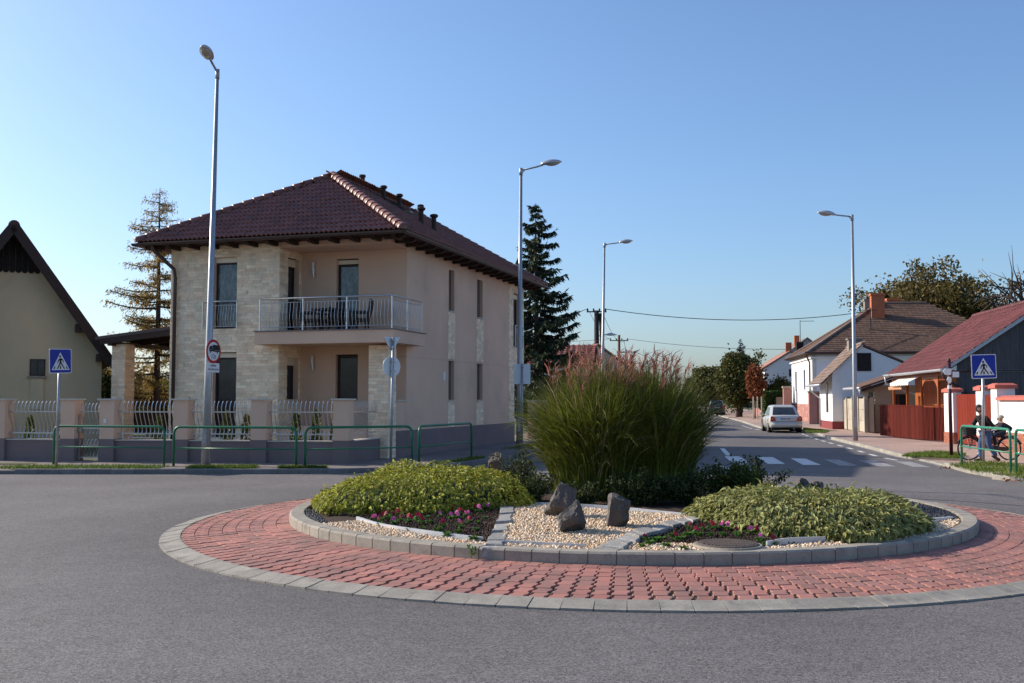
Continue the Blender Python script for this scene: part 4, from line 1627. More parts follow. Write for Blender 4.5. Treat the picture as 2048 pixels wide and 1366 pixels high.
# ------------------------------------------------------------------ houses and fences along the far pavement
SA = math.atan2(SD.y, SD.x) - math.pi / 2          # turn of things that follow the street: local y runs along it, x away from it
A['white_wall'] = mat('white_limewash', (.78, .78, .77), var=.03, scale=.8, fine=40, fvar=.02, stain=(.66, .65, .62), stain_scale=.8, stain_lo=.6, stain_hi=.8, rough=.95)
A['pillar_white'] = mat('white_plaster', (.80, .78, .74), var=.03, scale=1.5, fine=40, fvar=.02, rough=.95)
A['red_cap'] = mat('salmon_red_coping', (.52, .14, .10), var=.06, scale=4, fine=30, fvar=.05, rough=.7)
A['brick'] = mat('red_brick', (.34, .105, .062), rnd=.2, rndcol=(.40, .16, .10), var=.08, fine=60, fvar=.1, rough=.85)
A['brick_mortar'] = mat('brick_mortar', (.36, .27, .22), var=.1)
A['red_board'] = mat('red_brown_board', (.088, .015, .010), spec=.1, rnd=.16, var=.12, scale=4, fine=30, fvar=.12, stretch=(1, 1, .12), rough=.9)
A['gate_red'] = mat('orange_red_gate_board', (.180, .028, .016), spec=.1, rnd=.1, var=.1, scale=3, fine=30, fvar=.12, stretch=(1, 1, .15), rough=.9)
A['orange_wood'] = mat('orange_varnished_wood', (.36, .105, .03), rnd=.12, var=.12, scale=6, fine=40, fvar=.12, stretch=(1, 1, .2), rough=.45)
A['barn_tile'] = mat('dull_red_roof_tile', (.150, .043, .043), rnd=.22, rndcol=(.125, .042, .042), var=.1, scale=1.2, fine=20, fvar=.08, rough=.7)
A['grey_board'] = mat('grey_weathered_board', (.085, .083, .085), rnd=.12, var=.16, scale=1.5, fine=12, fvar=.12, stretch=(3, 3, .25), rough=.9)
A['zinc_pipe'] = mat('zinc_gutter', (.46, .48, .50), metal=.35, rough=.45, var=.12, scale=5)
A['brown_slate'] = mat('brown_slate', (.150, .088, .060), rnd=.18, col2=(.125, .075, .055), scale=.6, var=.08, fine=6, fvar=.08, rough=.85)
A['small_tile'] = mat('worn_brown_tile', (.200, .130, .095), rnd=.25, rndcol=(.22, .165, .14), var=.15, scale=2, fine=20, fvar=.15, rough=.9)
A['chimney'] = mat('orange_chimney_brick', (.46, .14, .065), var=.12, scale=6, fine=20, fvar=.15, rough=.85)
A['grey_chimney'] = mat('grey_chimney_render', (.24, .215, .19), var=.15, scale=5, rough=.9)
A['pink_block'] = mat('pink_stone_block', (.40, .20, .165), rnd=.18, rndcol=(.33, .165, .14), var=.1, fine=30, fvar=.1, rough=.9)
A['dado_red'] = mat('dark_red_dado', (.23, .050, .050), var=.08, rough=.8)
A['concrete_slab'] = mat('pale_concrete_slab', (.42, .37, .29), rnd=.1, var=.12, scale=2, fine=25, fvar=.1, stain=(.30, .27, .22), stain_scale=1.5, rough=.9)
A['beige_wall'] = mat('beige_house_wall', (.46, .40, .31), var=.06, scale=1.5, rough=.95)
A['pole_wood'] = mat('weathered_pole_wood', (.13, .085, .060), var=.15, scale=2, fine=20, fvar=.15, stretch=(3, 3, .3), rough=.9)
A['pole_dark'] = mat('dark_tarred_pole', (.025, .020, .018), var=.2, rough=.8)
A['purple'] = mat('dark_maroon_paint', (.055, .012, .022), rough=.4, var=.1)
A['wire'] = mat('black_wire', (.03, .03, .03), rough=.6, var=0, fvar=0)


def plane_s(u, v, q):
    """how far along the street from q the column u lies, on the upright plane through q that follows the street"""
    p = PL(u, v, q, math.atan2(SD.y, SD.x))
    return (p - q).dot(SD), p.z


# ---- barn house with the timber porch
BQ = Vector((16.9, 41.0, .11))
barn = thing('barn_house', 'low house with dull red tile roof, grey boarded gable and orange timber porch', 'house', BQ, SA)
bd = -.11
BL, BE, BRX, BRZ = 10.4, 2.95, 4.1, 5.75
b = MB()
wall_panel(b, (1.55, BL, 0), -Y, -X, BL - .3, 2.85, [])
b.box((1.56, BL - .3, 0), (6.6, BL, 2.85))
part('wall', b, A['beige_wall'], barn)
rf = MB()
for s in (0, 1):
    x0, x1 = (0, BRX) if s == 0 else (2 * BRX, BRX)
    rf.loft([[(x0, y, BE + bd), (x1, y, BRZ + bd), (x1, y, BRZ + bd - .1), (x0, y, BE + bd - .1)] for y in (0, BL)])
broof = part('roof', rf, A['tile_base'], barn)
btm = tile_mesh(A['barn_tile'], .25, .38, .032, nx=5)
sl_len = math.hypot(BRX, BRZ - BE)
bt = roof_tiles((0, BL, BE + bd), -Y, (BRX, 0, BRZ - BE), [(0, 0), (BL, 0), (BL, sl_len), (0, sl_len)], .25, .34)
mb = MB()
v0, f0 = [v.co.copy() for v in btm.vertices], [tuple(p.vertices) for p in btm.polygons]
bt.sort(key=lambda M: -M.translation.y)
bt = bt[::-1]
lay_pieces('roof_tile', bt, btm, barn, 300, 'tile_rows')
cap_tiles((BRX, 0, BRZ + bd + .02), (BRX, BL, BRZ + bd + .02), cap_mesh(A['barn_tile'], .13), broof)
g = MB()
secs = []
for yy in (-.15, BL + .1):
    secs.append([(-.09 + .08 * math.cos(a), yy, BE + bd - .03 + .08 * math.sin(a)) for a in [math.pi + math.pi * i / 6 for i in range(7)]] + [(0, yy, BE + bd), (-.17, yy, BE + bd)])
g.loft(secs)
part('gutter', g, A['zinc_pipe'], barn)
part('downpipe', MB().tube([(-.09, BL, BE - .15), (-.06, BL, BE - .5), (.9, BL + .03, BE - .95), (1.45, BL + .05, BE - 1.1), (1.45, BL + .05, 0)], .05, 7), A['zinc_pipe'], barn, smooth=True)
# gable: two rows of grey boards behind a batten
x = .5
while x < 2 * BRX - .5:
    zt = BE + bd + (BRZ - BE) * (1 - abs(x + .17 - BRX) / BRX) - .12
    part('gable_board', MB().box((x, .18, 0), (x + .325, .21 + random.uniform(0, .012), 2.72)), A['grey_board'], barn)
    if zt > 2.85:
        part('gable_board', MB().loft([[(x, y, 2.79), (x + .325, y, 2.79), (x + .325, y, zt + .06 * (1 if x < BRX else -1)), (x, y, zt - .06 * (1 if x < BRX else -1))] for y in (.17, .20)]), A['grey_board'], barn)
    x += .335
part('batten', MB().box((.45, .14, 2.725), (2 * BRX - .45, .2, 2.785)), A['brown'], barn)
part('verge_board', MB().loft([[(x0, y, z) for x0, z in ((-.05, BE + bd - .14), (BRX, BRZ + bd - .14), (BRX, BRZ + bd + .03), (-.05, BE + bd + .03))] for y in (-.04, -.003)]), A['zinc_pipe'], barn)
part('soffit', MB().loft([[(x0, y, z) for x0, z in ((.05, BE + bd - .13), (BRX, BRZ + bd - .13), (BRX, BRZ + bd - .101), (.05, BE + bd - .101))] for y in (.0, .16)]), A['brown'], barn)
part('downpipe', MB().tube([(-.09, .1, BE - .2), (0, .1, BE - .45), (.9, .12, BE - 1.1), (1.2, .12, BE - 1.3)], .05, 7), A['wire'], barn, smooth=True)
# porch: planked back wall, posts, arch with the door, frieze
pq = BQ + SN * .35
k = 0
y = .35
while y < BL - .5:
    part('porch_plank', MB().box((1.2, y, .1), (1.235, y + .19, 2.72)), A['orange_wood'], barn)
    y += .2
part('porch_beam', MB().box((.28, .25, 2.62), (.44, BL - .2, 2.80)), A['orange_wood'], barn)
part('porch_ceiling', MB().box((.45, .25, 2.735), (1.55, BL - .2, 2.76)), A['orange_wood'], barn)
part('porch_end', MB().box((.3, .22, 0), (1.5, .27, 2.6)), A['orange_wood'], barn)
sy = [plane_s(u, 790, pq)[0] for u in (1788, 1815, 1844, 1878)]
for s in sy + [.35]:
    part('porch_post', MB().box((.30, s - .05, .1), (.40, s + .05, 2.615)), A['orange_wood'], barn)
ya, yb = sorted((sy[2], sy[3]))
ar = MB()
m_, hwid_ = (ya + yb) / 2, (yb - ya) / 2
n = 10
P = [(m_ + hwid_ * .93 * math.cos(math.pi * i / n), 1.95 + .58 * math.sin(math.pi * i / n)) for i in range(n + 1)]
for (a0, z0), (a1, z1) in zip(P, P[1:]):
    ar.loft([[(xx, a0, z0), (xx, a1, z1), (xx, a1, 2.61), (xx, a0, 2.61)] for xx in (.32, .38)])
part('arch', ar, A['orange_wood'], barn)
dr = part('door', MB().box((1.15, m_ - .5, .1), (1.19, m_ + .5, 2.35)), A['orange_wood'], barn)
part('pane', MB().box((1.13, m_ - .33, 1.2), (1.148, m_ - .02, 2.1)).box((1.13, m_ + .02, 1.2), (1.148, m_ + .33, 2.1)), A['glass'], dr)
for kk in range(3):
    part('muntin', MB().box((1.118, m_ - .34, 1.2 + kk * .3), (1.128, m_ + .34, 1.24 + kk * .3)), A['orange_wood'], dr)
fz = MB()
for i in range(40):
    yy = .4 + (sy[2] - .4) * i / 40
    fz.box((.33, yy, 2.42), (.37, yy + .05, 2.618))
part('frieze', fz, A['orange_wood'], barn)
# two awnings under the gutter
s0_, s1_ = plane_s(1845, 760, pq)[0], plane_s(1806, 760, pq)[0]
s2_, s3_ = plane_s(1823, 770, pq)[0], plane_s(1796, 770, pq)[0]


def awning(y0, y1, z0, x_out, drop, m, label):
    a = MB()
    a.add([(.26, y0, z0), (x_out, y0, z0 - drop), (x_out, y1, z0 - drop), (.26, y1, z0)], [(0, 1, 2, 3)])
    nsc = 9
    for i in range(nsc):
        ya_, yb_ = y0 + (y1 - y0) * i / nsc, y0 + (y1 - y0) * (i + 1) / nsc
        a.add([(x_out, ya_, z0 - drop), (x_out, yb_, z0 - drop), (x_out, yb_, z0 - drop - .10), (x_out, (ya_ + yb_) / 2, z0 - drop - .15), (x_out, ya_, z0 - drop - .10)], [(0, 1, 2, 3, 4)])
    return part('awning', a, m, barn, label=label)


A['awning_white'] = mat('white_awning', (.75, .74, .70), var=.04, trans=.2)
A['awning_orange'] = mat('faded_orange_awning', (.72, .42, .25), col2=(.55, .25, .13), scale=9, var=.1, trans=.2)
awning(s0_, s1_, 2.66, -.25, .26, A['awning_white'], 'white scalloped awning')
awning(s2_, s3_, 2.35, -.1, .12, A['awning_orange'], 'small faded orange awning')

# ---- red-brown board fence
fq = G(1889, 885, .11)
fe = G(1761, 872.5, .11)
fa = math.atan2((fe - fq).y, (fe - fq).x) - math.pi / 2
bl = (fe - fq).length
bf = thing('board_fence', 'red brown board fence in front of the timber porch', 'fence', fq, fa)
nb = 17
for k in range(nb):
    y0, y1 = bl * k / nb, bl * (k + 1) / nb
    gap = .10 if k < 5 else .012
    if k < 5:
        for j in range(3):
            ya_ = y0 + (y1 - y0) * j / 3
            part('board', MB().box((-.012, ya_ + .03, .06), (.012, ya_ + (y1 - y0) / 3 - .025, 1.34)), A['red_board'], bf)
    else:
        part('board', MB().box((-.012 - random.uniform(0, .01), y0 + .006, .04), (.012, y1 - .006, 1.36)), A['red_board'], bf)
for z in (.3, 1.15):
    part('cross_rail', MB().box((.014, 0, z), (.06, bl, z + .07)), A['red_board'], bf)
part('top_rail', MB().box((-.04, 0, 1.365), (.05, bl, 1.41)), A['red_board'], bf)

# ---- white pillars, red gate, white wall with brick foot
PB = unit_box(A['brick'])


def bricks(parent, x0, x1, y0, y1, z0, z1, faces, lim=300):
    Ms = []
    nz_ = max(1, int(round((z1 - z0) / .078)))
    for r in range(nz_):
        za = z0 + (z1 - z0) * r / nz_
        hh = (z1 - z0) / nz_ - .010
        for f in faces:
            if f == 'x':
                O, ax, n_, W = Vector((x0, y1, za)), -Y, -X, y1 - y0
            else:
                O, ax, n_, W = Vector((x0, y0, za)), X, -Y, x1 - x0
            Rm = Matrix((ax, n_, Z)).transposed().to_4x4()
            t = -.13 if r % 2 else 0
            while t < W - .02:
                a_, b_ = max(t, 0), min(t + .25, W)
                if b_ - a_ > .03:
                    Ms.append(Matrix.Translation(O) @ Rm @ Matrix.Translation(((a_ + b_) / 2, 0, hh / 2)) @ Matrix.Diagonal((b_ - a_ - .012, .03, hh, 1)))
                t += .26
    part('brick_core', MB().box((x0 + .004, y0 + .004, z0), (x1, y1, z1)), A['brick_mortar'], parent)
    lay_pieces('brick', Ms, PB, parent, lim, 'brickwork')


def pillar_at(u0, u1, v, w_, z_top, label, name='gate_pillar', group='white gate pillars with red caps'):
    q = fq
    s_near = plane_s(u1, v, q)[0]
    s_far = plane_s(u0, v, q)[0]
    o = q + SD * s_near
    t = thing(name, label, 'pillar', (o.x, o.y, .11), SA, group)
    d = max(.3, s_far - s_near)
    part('shaft', MB().box((0, 0, .42), (w_, d, z_top - .17)), A['pillar_white'], t)
    bricks(t, -.015, w_ + .01, -.015, d, -.05, .418, 'xy')
    part('cap', MB().loft([[(-.07, -.07, z_top - .168), (w_ + .07, -.07, z_top - .168), (w_ + .07, d + .07, z_top - .168), (-.07, d + .07, z_top - .168)],
                           [(-.07, -.07, z_top - .06), (w_ + .07, -.07, z_top - .06), (w_ + .07, d + .07, z_top - .06), (-.07, d + .07, z_top - .06)],
                           [(.05, .05, z_top), (w_ - .05, .05, z_top), (w_ - .05, d - .05, z_top), (.05, d - .05, z_top)]]), A['red_cap'], t)
    return t, s_near, s_far


p1, n1, f1 = pillar_at(1889, 1907, 850, .30, 2.08, 'white red capped pillar at the end of the red brown board fence')
p2, n2, f2 = pillar_at(1953, 1965, 850, .28, 2.12, 'narrow white red capped pillar between the red gate and the taller pillar')
p3, n3, f3 = pillar_at(1983, 1995, 850, .56, 2.17, 'widest white red capped pillar where the white wall begins')
go = fq + SD * f2 + SN * .12
gl_ = n1 - f2
rg = thing('red_gate', 'orange red double leaf board gate between two white pillars', 'gate', (go.x, go.y, .11), SA)
for k in range(8):
    y0 = .02 + (gl_ - .04) * k / 8
    part('board', MB().box((0, y0 + .006 + (.012 if k == 4 else 0), .05), (.03, y0 + (gl_ - .04) / 8 - .006, 1.83)), A['gate_red'], rg)
part('frame', MB().box((.032, .02, .3), (.07, gl_ - .02, .4)).box((.032, .02, 1.5), (.07, gl_ - .02, 1.6)), A['gate_red'], rg)
go = fq + SD * f3 + SN * .12
sg = thing('red_side_gate', 'narrow orange red board gate between the two closest white pillars', 'gate', (go.x, go.y, .11), SA)
wid_ = max(.2, n2 - f3)
for k in range(3):
    part('board', MB().box((0, wid_ * k / 3 + .005, .05), (.03, wid_ * (k + 1) / 3 - .005, 1.8)), A['gate_red'], sg)
wo = fq + SD * (n3 - 14)
ww = thing('white_wall', 'white garden wall with salmon coping and brick foot behind the bicycle', 'wall', (wo.x, wo.y, .11), SA)
part('wall', MB().box((.05, 0, .62), (.30, 13.99, 1.62)), A['pillar_white'], ww)
bricks(ww, .02, .31, 0, 13.98, -.05, .618, 'x')
cp = MB()
for i in range(18):
    y0 = 13.95 * i / 18
    c_ = MB().loft([[(-.06, y, 1.622), (.41, y, 1.622), (.41, y, 1.70), (.175, y, 1.77), (-.06, y, 1.70)] for y in (y0 + .004, y0 + 13.95 / 18 - .004)])
    part('coping', c_, A['red_cap'], ww)

# ---- little canopy house and concrete fence
cq = Vector((18.15, 52.6, .11))
ch = thing('canopy_house', 'small beige outbuilding with brown canopy roof and zinc gutter', 'outbuilding', (cq.x, cq.y, .11), SA)
part('wall', MB().box((.0, 0, 0), (3.2, 3.6, 2.35)), A['beige_wall'], ch)
cr = part('roof', MB().loft([[(-.75, y, 2.18), (2.6, y, 3.3), (2.6, y, 3.4), (-.75, y, 2.28)] for y in (-.5, 3.8)]), A['brown_slate'], ch)
g = MB().tube([(-.82, -.55, 2.2), (-.82, 3.9, 2.2)], .07, 8)
part('gutter', g, A['zinc_pipe'], ch, smooth=True)
part('downpipe', MB().tube([(-.82, -.45, 2.15), (-.8, -.45, 1.95), (.1, -.1, 1.45), (.5, -.06, 1.2), (.5, -.06, 0)], .045, 7), A['zinc_pipe'], ch, smooth=True)
part('fascia', MB().loft([[(-.72, y, 2.02), (2.6, y, 3.1), (2.6, y, 3.28), (-.72, y, 2.16)] for y in (-.48, -.44)]), A['brown'], ch)
wd = part('window', MB().box((.9, -.04, 1.2), (1.5, -.003, 1.9)), A['frame'], ch)
part('pane', MB().box((.96, -.048, 1.26), (1.44, -.042, 1.84)), A['glass'], wd)
part('door', MB().box((-.04, .5, 0), (-.003, 1.4, 2.0)), A['frame'], ch)
kq = G(1733, 865, .11)
kf = thing('concrete_fence', 'pale concrete slab fence panels beside the white gabled house', 'fence', (kq.x, kq.y, .11), SA)
kl = plane_s(1676, 857, kq)[0]
npn = 5
for k in range(npn):
    y0, y1 = kl * k / npn, kl * (k + 1) / npn
    for j in range(3):
        part('panel', MB().box((-.03 - .004 * j, y0 + .13, .02 + j * .56), (.03, y1 - .02, .57 + j * .56)), A['concrete_slab'], kf)
    part('post', MB().box((-.09, y0 - .02, 0), (.12, y0 + .12, 1.78)), A['concrete_slab'], kf)
dg = thing('dark_gate', 'dark brown board gate between concrete fence and beige outbuilding', 'gate', kq + SN * .1 - SD * 1.4, SA)
for k in range(6):
    part('board', MB().box((0, k * .2 + .004, .05), (.03, k * .2 + .194, 1.75)), A['brown'], dg)
for u in (1733,):
    part('hinge_post', MB().box((-.02, 1.22, 0), (.1, 1.33, 1.8)), A['brown'], dg)


# ---- gabled houses
def gable_house(name, label, q, ang, xl, xa, xr, zl, za, zr, length, wall_m, roof_m, over=.3, cat='house', th=.12):
    """gable towards the viewer: eaves at xl and xr, ridge at xa (local, from q)"""
    h = thing(name, label, cat, q, ang)
    z0 = -.3
    part('wall', MB().loft([[(xl, y, z0), (xr, y, z0), (xr, y, zr - .05), (xa, y, za - .05), (xl, y, zl - .05)] for y in (0, length)]), wall_m, h)
    for (xe, ze) in ((xl, zl), (xr, zr)):
        s = -1 if xe < xa else 1
        k = (za - ze) / abs(xa - xe)
        e = (xe + s * over, ze - over * k)
        part('roof', MB().loft([[(e[0], y, e[1]), (xa, y, za), (xa, y, za + th), (e[0], y, e[1] + th)] for y in (-over * .5, length + over * .5)]), roof_m, h)
    return h


def slate_rows(parent, O, ex, ey, poly, m, tw=.33, tl=.3, name='slate_rows'):
    mb = MB()
    Ms = roof_tiles(O, ex, ey, poly, tw, tl)
    for M in Ms:
        mb.add([(-tw / 2 + .006, 0, .035), (tw / 2 - .006, 0, .035), (tw / 2 - .006, tl * 1.05, .008), (-tw / 2 + .006, tl * 1.05, .008), (-tw / 2 + .006, 0, 0), (tw / 2 - .006, 0, 0)],
               [(0, 1, 2, 3), (4, 5, 1, 0)], 0, M)
    return part(name, mb, m, parent, stuff=True)


# small white house, gable to us
wq = G(1666, 858, .11)
xa_ = (PL(1725, 690, wq, SA) - wq)
wh = gable_house('white_gabled_house', 'small white house with shaded gable, dark loft hatch and arched street window', wq, SA, 0, xa_.length * 1.0 * math.cos(math.atan2(xa_.z, math.hypot(xa_.x, xa_.y))), 5.4, 3.05, xa_.z - .05, 3.0, 4.6, A['white_wall'], A['brown_slate'], .12, th=.1)
xap = math.hypot(xa_.x, xa_.y)
zap_ = xa_.z
# street-side roof reaches out over the wall
sl3 = (zap_ - 3.05) / xap
slate_rows(wh, (-.62, 4.75, 3.05 - .62 * sl3 + .1), -Y, (xap, 0, zap_ - 3.05), [(0, 0), (4.9, 0), (4.9, math.hypot(xap + .62, (xap + .62) * sl3)), (0, math.hypot(xap + .62, (xap + .62) * sl3))], A['small_tile'], .25, .28, 'tile_rows')
part('eave', MB().loft([[(-.62, y, 3.05 - .62 * sl3), (0, y, 3.05), (0, y, 3.14), (-.62, y, 3.05 - .62 * sl3 + .09)] for y in (-.12, 4.75)]), A['brown'], wh)
part('gutter', MB().tube([(-.70, -.2, 3.05 - .62 * sl3), (-.70, 4.9, 3.05 - .62 * sl3)], .075, 8), A['zinc_pipe'], wh, smooth=True)
part('downpipe', MB().tube([(-.7, 3.9, 2.4), (-.66, 3.9, 2.2), (-.08, 4.0, 1.7), (-.08, 4.0, .1)], .05, 7), A['zinc_pipe'], wh, smooth=True)
part('dado', MB().box((-.03, -.03, -.3), (5.42, 4.62, .42)), A['dado_red'], wh)
hz = PL(1728, 724, wq, SA) - wq
hx = math.hypot(hz.x, hz.y)
part('loft_hatch', MB().box((hx - .38, -.05, hz.z - .5), (hx + .38, -.003, hz.z + .5)), A['pole_dark'], wh)
aw = MB()
pts = [(-.30, .9), (.30, .9)] + [(.30 * math.cos(math.pi * i / 8), 2.15 + .5 * math.sin(math.pi * i / 8)) for i in range(9)]
aw.loft([[(x, 1.8 + y_ * 1.25, z) for y_, z in pts] for x in (-.012, -.004)])
awn = part('arched_window', aw, A['frame'], wh)
pts2 = [(-.24, .97), (.24, .97)] + [(.24 * math.cos(math.pi * i / 8), 2.15 + .43 * math.sin(math.pi * i / 8)) for i in range(9)]
part('pane', MB().loft([[(x, 1.8 + y_ * 1.25, z) for y_, z in pts2] for x in (-.02, -.0145)]), A['glass'], awn)
part('chimney', MB().box((xap - .35, 2.2, zap_ - .4), (xap + .35, 2.8, zap_ + .42)).box((xap - .42, 2.13, zap_ + .42), (xap + .42, 2.87, zap_ + .5)), A['grey_chimney'], wh)
part('ridge', MB().tube([(xap, -.1, zap_ + .08), (xap, 4.75, zap_ + .08)], .1, 6), A['small_tile'], wh)
part('verge', MB().loft([[(x, y, z) for x, z in ((-.62, 3.05 - .62 * sl3 - .02), (xap, zap_ - .07), (xap, zap_ + .03), (-.62, 3.05 - .62 * sl3 + .08))] for y in (-.1, -.07)]), A['white_wall'], wh)

# big white house, brown hipped roof
hq = Vector((22.6, 79.0, .1))
hh_ = thing('hip_roofed_house', 'large white house with brown hipped roof, pink stone foot and two street windows', 'house', hq, SA)
HL, HWD, HE, HRZ = 12.3, 16.0, 5.15, 9.35
win = []
for u in (1609, 1592):
    s_, _z = plane_s(u, 760, hq)
    win.append((HL - s_ - .55, HL - s_ + .55, 2.45, 4.0))
b = MB()
wall_panel(b, (0, HL, 0), -Y, -X, HL, HE, win)
wall_panel(b, (0, 0, 0), X, -Y, HWD, HE, [])
wall_panel(b, (HWD, 0, 0), Y, X, HL, HE, [])
wall_panel(b, (HWD, HL, 0), -X, Y, HWD, HE, [])
part('wall', b, A['white_wall'], hh_)
for wdw in win:
    window(hh_, (0, HL, 0), -Y, -X, wdw, depth=.18, mull=1)
part('cornice', MB().box((-.14, -.14, HE - .42), (HWD, HL + .1, HE - .28)), A['white_wall'], hh_)
fm = []
fm += cladding((0, HL, 0), -Y, -X, HL, 1.3, [], .26, .5, .8, .03)
fm += cladding((0, 0, 0), X, -Y, 6, 1.3, [], .26, .5, .8, .03)
lay_pieces('stone_block', fm, unit_box(A['pink_block']), hh_, 300, 'stone_foot')
ov = .45
c4 = [(-ov, -ov, HE), (HWD + ov, -ov, HE), (HWD + ov, HL + ov, HE), (-ov, HL + ov, HE)]
hx_ = (HL + 2 * ov) / 2
ra, rb_ = (-ov + hx_, HL / 2, HRZ), (HWD + ov - hx_, HL / 2, HRZ)
rf = MB()
rf.add(c4 + [ra, rb_], [(0, 1, 5, 4), (1, 2, 5), (2, 3, 4, 5), (3, 0, 4)])
rf.add([(x, y, z - .12) for x, y, z in c4], [(3, 2, 1, 0)])
rf.add(c4 + [(x, y, z - .12) for x, y, z in c4], [(i, (i + 1) % 4, 4 + (i + 1) % 4, 4 + i) for i in range(4)])
hroof = part('roof', rf, A['brown_slate'], hh_)
sll = math.hypot(hx_, HRZ - HE)
W2 = HWD + 2 * ov
slate_rows(hroof, (-ov, -ov, HE), X, (0, hx_, HRZ - HE), [(0, 0), (W2, 0), (W2 - hx_, sll), (hx_, sll)], A['brown_slate'], .34, .3)
L2 = HL + 2 * ov
slate_rows(hroof, (-ov, HL + ov, HE), -Y, (hx_, 0, HRZ - HE), [(0, 0), (L2, 0), (L2 / 2, sll)], A['brown_slate'], .34, .3)
for p in (c4[0], c4[3]):
    part('hip_ridge', MB().tube([Vector(p) + Z * .03, Vector(ra) + Z * .05], .11, 6), A['small_tile'], hroof)
part('ridge', MB().tube([Vector(ra) + Z * .05, Vector(rb_) + Z * .05], .12, 6), A['small_tile'], hroof)
part('gutter', MB().tube([(-ov - .08, -ov - .1, HE), (-ov - .08, HL + ov, HE)], .085, 7), A['gutter'], hh_)
part('gutter', MB().tube([(-ov - .1, -ov - .08, HE), (HWD, -ov - .08, HE)], .085, 7), A['gutter'], hh_)
part('downpipe', MB().tube([(-ov, .4, HE), (-.12, .6, HE - .7), (-.12, .6, .1)], .07, 7), A['gutter'], hh_)
# chimneys stand on the slope facing us
for (u, v, vt, w_, m, lb) in ((1755, 640, 587, .5, 'chimney', 'tall orange brick chimney'), (1786, 612, 597, .5, 'chimney', 'short orange brick chimney'), (1739, 616, 598, .42, 'grey_chimney', 'grey rendered chimney')):
    yy = {1755: hx_ * .72, 1786: hx_ * 1.15, 1739: hx_ * 1.0}[u]
    o = hq + SD * (yy - ov)
    pt = PL(u, v, o, SA)
    tp = PL(u, vt, o, SA)
    x = (pt - o).dot(SN)
    z0 = HE + (HRZ - HE) * min(1, yy / hx_) - .5
    part('chimney', MB().box((x - w_, yy - ov - .3, z0), (x + w_, yy - ov + .3, tp.z - .1 - .18)).box((x - w_ - .06, yy - ov - .36, tp.z - .28), (x + w_ + .06, yy - ov + .36, tp.z - .1)), A[m], hh_, label=lb)
o = hq + SD * (hx_ * .45 - ov)
pt, tp = PL(1742, 690, o, SA), PL(1742, 615, o, SA)
x = (pt - o).dot(SN)
part('mast', MB().tube([(x, hx_ * .45 - ov, HE + (HRZ - HE) * .45 - .1), (x, hx_ * .45 - ov, tp.z - .1)], .05, 6).tube([(x - .5, hx_ * .45 - ov, tp.z - .3), (x + .5, hx_ * .45 - ov, tp.z - .3)], .03, 5), A['wire'], hh_)

# brick piers with a gate between the two white houses
for (u, w_, lb) in ((1636, .5, 'pink stone gate pier beside the small white house'), (1624, .45, 'pink stone gate pier at the foot of the large hip roofed house')):
    o = G(u, 848, .11)
    t = thing('gate_pier', lb, 'pillar', o, SA, 'pink stone gate piers')
    part('shaft', MB().box((-.2, -.25, 0), (.3, .25, 2.1)), A['pink_block'], t)
    part('cap', MB().box((-.28, -.33, 2.103), (.38, .33, 2.2)), A['concrete'], t)
o = G(1630, 847, .11)
ig = thing('iron_gate', 'dark iron gate between two pink stone piers', 'gate', o, SA)
gm = MB()
gl2 = plane_s(1626, 847, o)[0] - plane_s(1634, 847, o)[0]
for k in range(9):
    part('bar', MB().box((.02, -gl2 / 2 + gl2 * k / 8 - .015, .05), (.05, -gl2 / 2 + gl2 * k / 8 + .015, 1.8)), A['wire'], ig)
part('frame', MB().box((.0, -gl2 / 2, .3), (.018, gl2 / 2, .38)).box((.0, -gl2 / 2, 1.6), (.018, gl2 / 2, 1.68)), A['wire'], ig)

# two gabled houses farther down the street
q3 = PY(1518, 815, 108)
q3.z = .1
h3 = gable_house('white_far_house', 'white gabled house with worn red roof and one loft window down the street', q3, SA, .6, 3.2, 6.2, 4.9, 6.55, 4.6, 12, A['white_wall'], mat('worn_red_tile', (.30, .115, .075), col2=(.33, .2, .16), scale=.5, var=.15, fine=5, fvar=.2), .35)
part('window', MB().box((3.05, -.04, 4.0), (3.75, -.003, 4.75)), A['frame'], h3)
part('chimney', MB().box((3.0, 2.0, 6.2), (3.6, 2.6, 7.6)), A['chimney'], h3)
part('chimney', MB().box((4.0, 1.2, 5.6), (4.7, 1.8, 7.6)), A['pole_dark'], h3)
q4 = PY(1566, 815, 128)
q4.z = .1
h4 = gable_house('grey_far_house', 'tall grey rendered house with pale roof and aerial behind the white far house', q4, SA, .3, 3.0, 6.2, 7.0, 9.1, 6.6, 12, mat('grey_lilac_render', (.36, .33, .35), var=.05), mat('pale_grey_roof', (.20, .17, .14), var=.1), .35)
part('chimney', MB().box((1.6, 1.0, 7.8), (2.2, 1.6, 9.5)), A['chimney'], h4)
part('aerial', MB().tube([(2.2, .2, 6), (2.2, .2, 11.3)], .04, 5).tube([(2.2, .2, 11.2), (3.9, .2, 11.2)], .03, 5), A['wire'], h4)
# front garden: dark fence on a pink wall, brick pier, stakes
q5 = G(1572, 838, .11)
df = thing('dark_board_fence', 'low dark board fence on a pink block wall before the hedge', 'fence', q5, SA)
dl = plane_s(1508, 834, q5)[0]
for k in range(int(dl / 1.0)):
    part('board', MB().box((0, k * 1.0 + .02, .7), (.04, k * 1.0 + .96, 1.85)), A['brown'], df)
    part('block', MB().box((-.1, k * 1.0 + .02, 0), (.15, k * 1.0 + .98, .69)), A['pink_block'], df)
part('pier', MB().box((-.25, -.8, 0), (.35, -.1, 2.6)), A['pink_block'], df)
part('cap', MB().box((-.32, -.87, 2.603), (.42, -.03, 2.75)), A['concrete'], df)

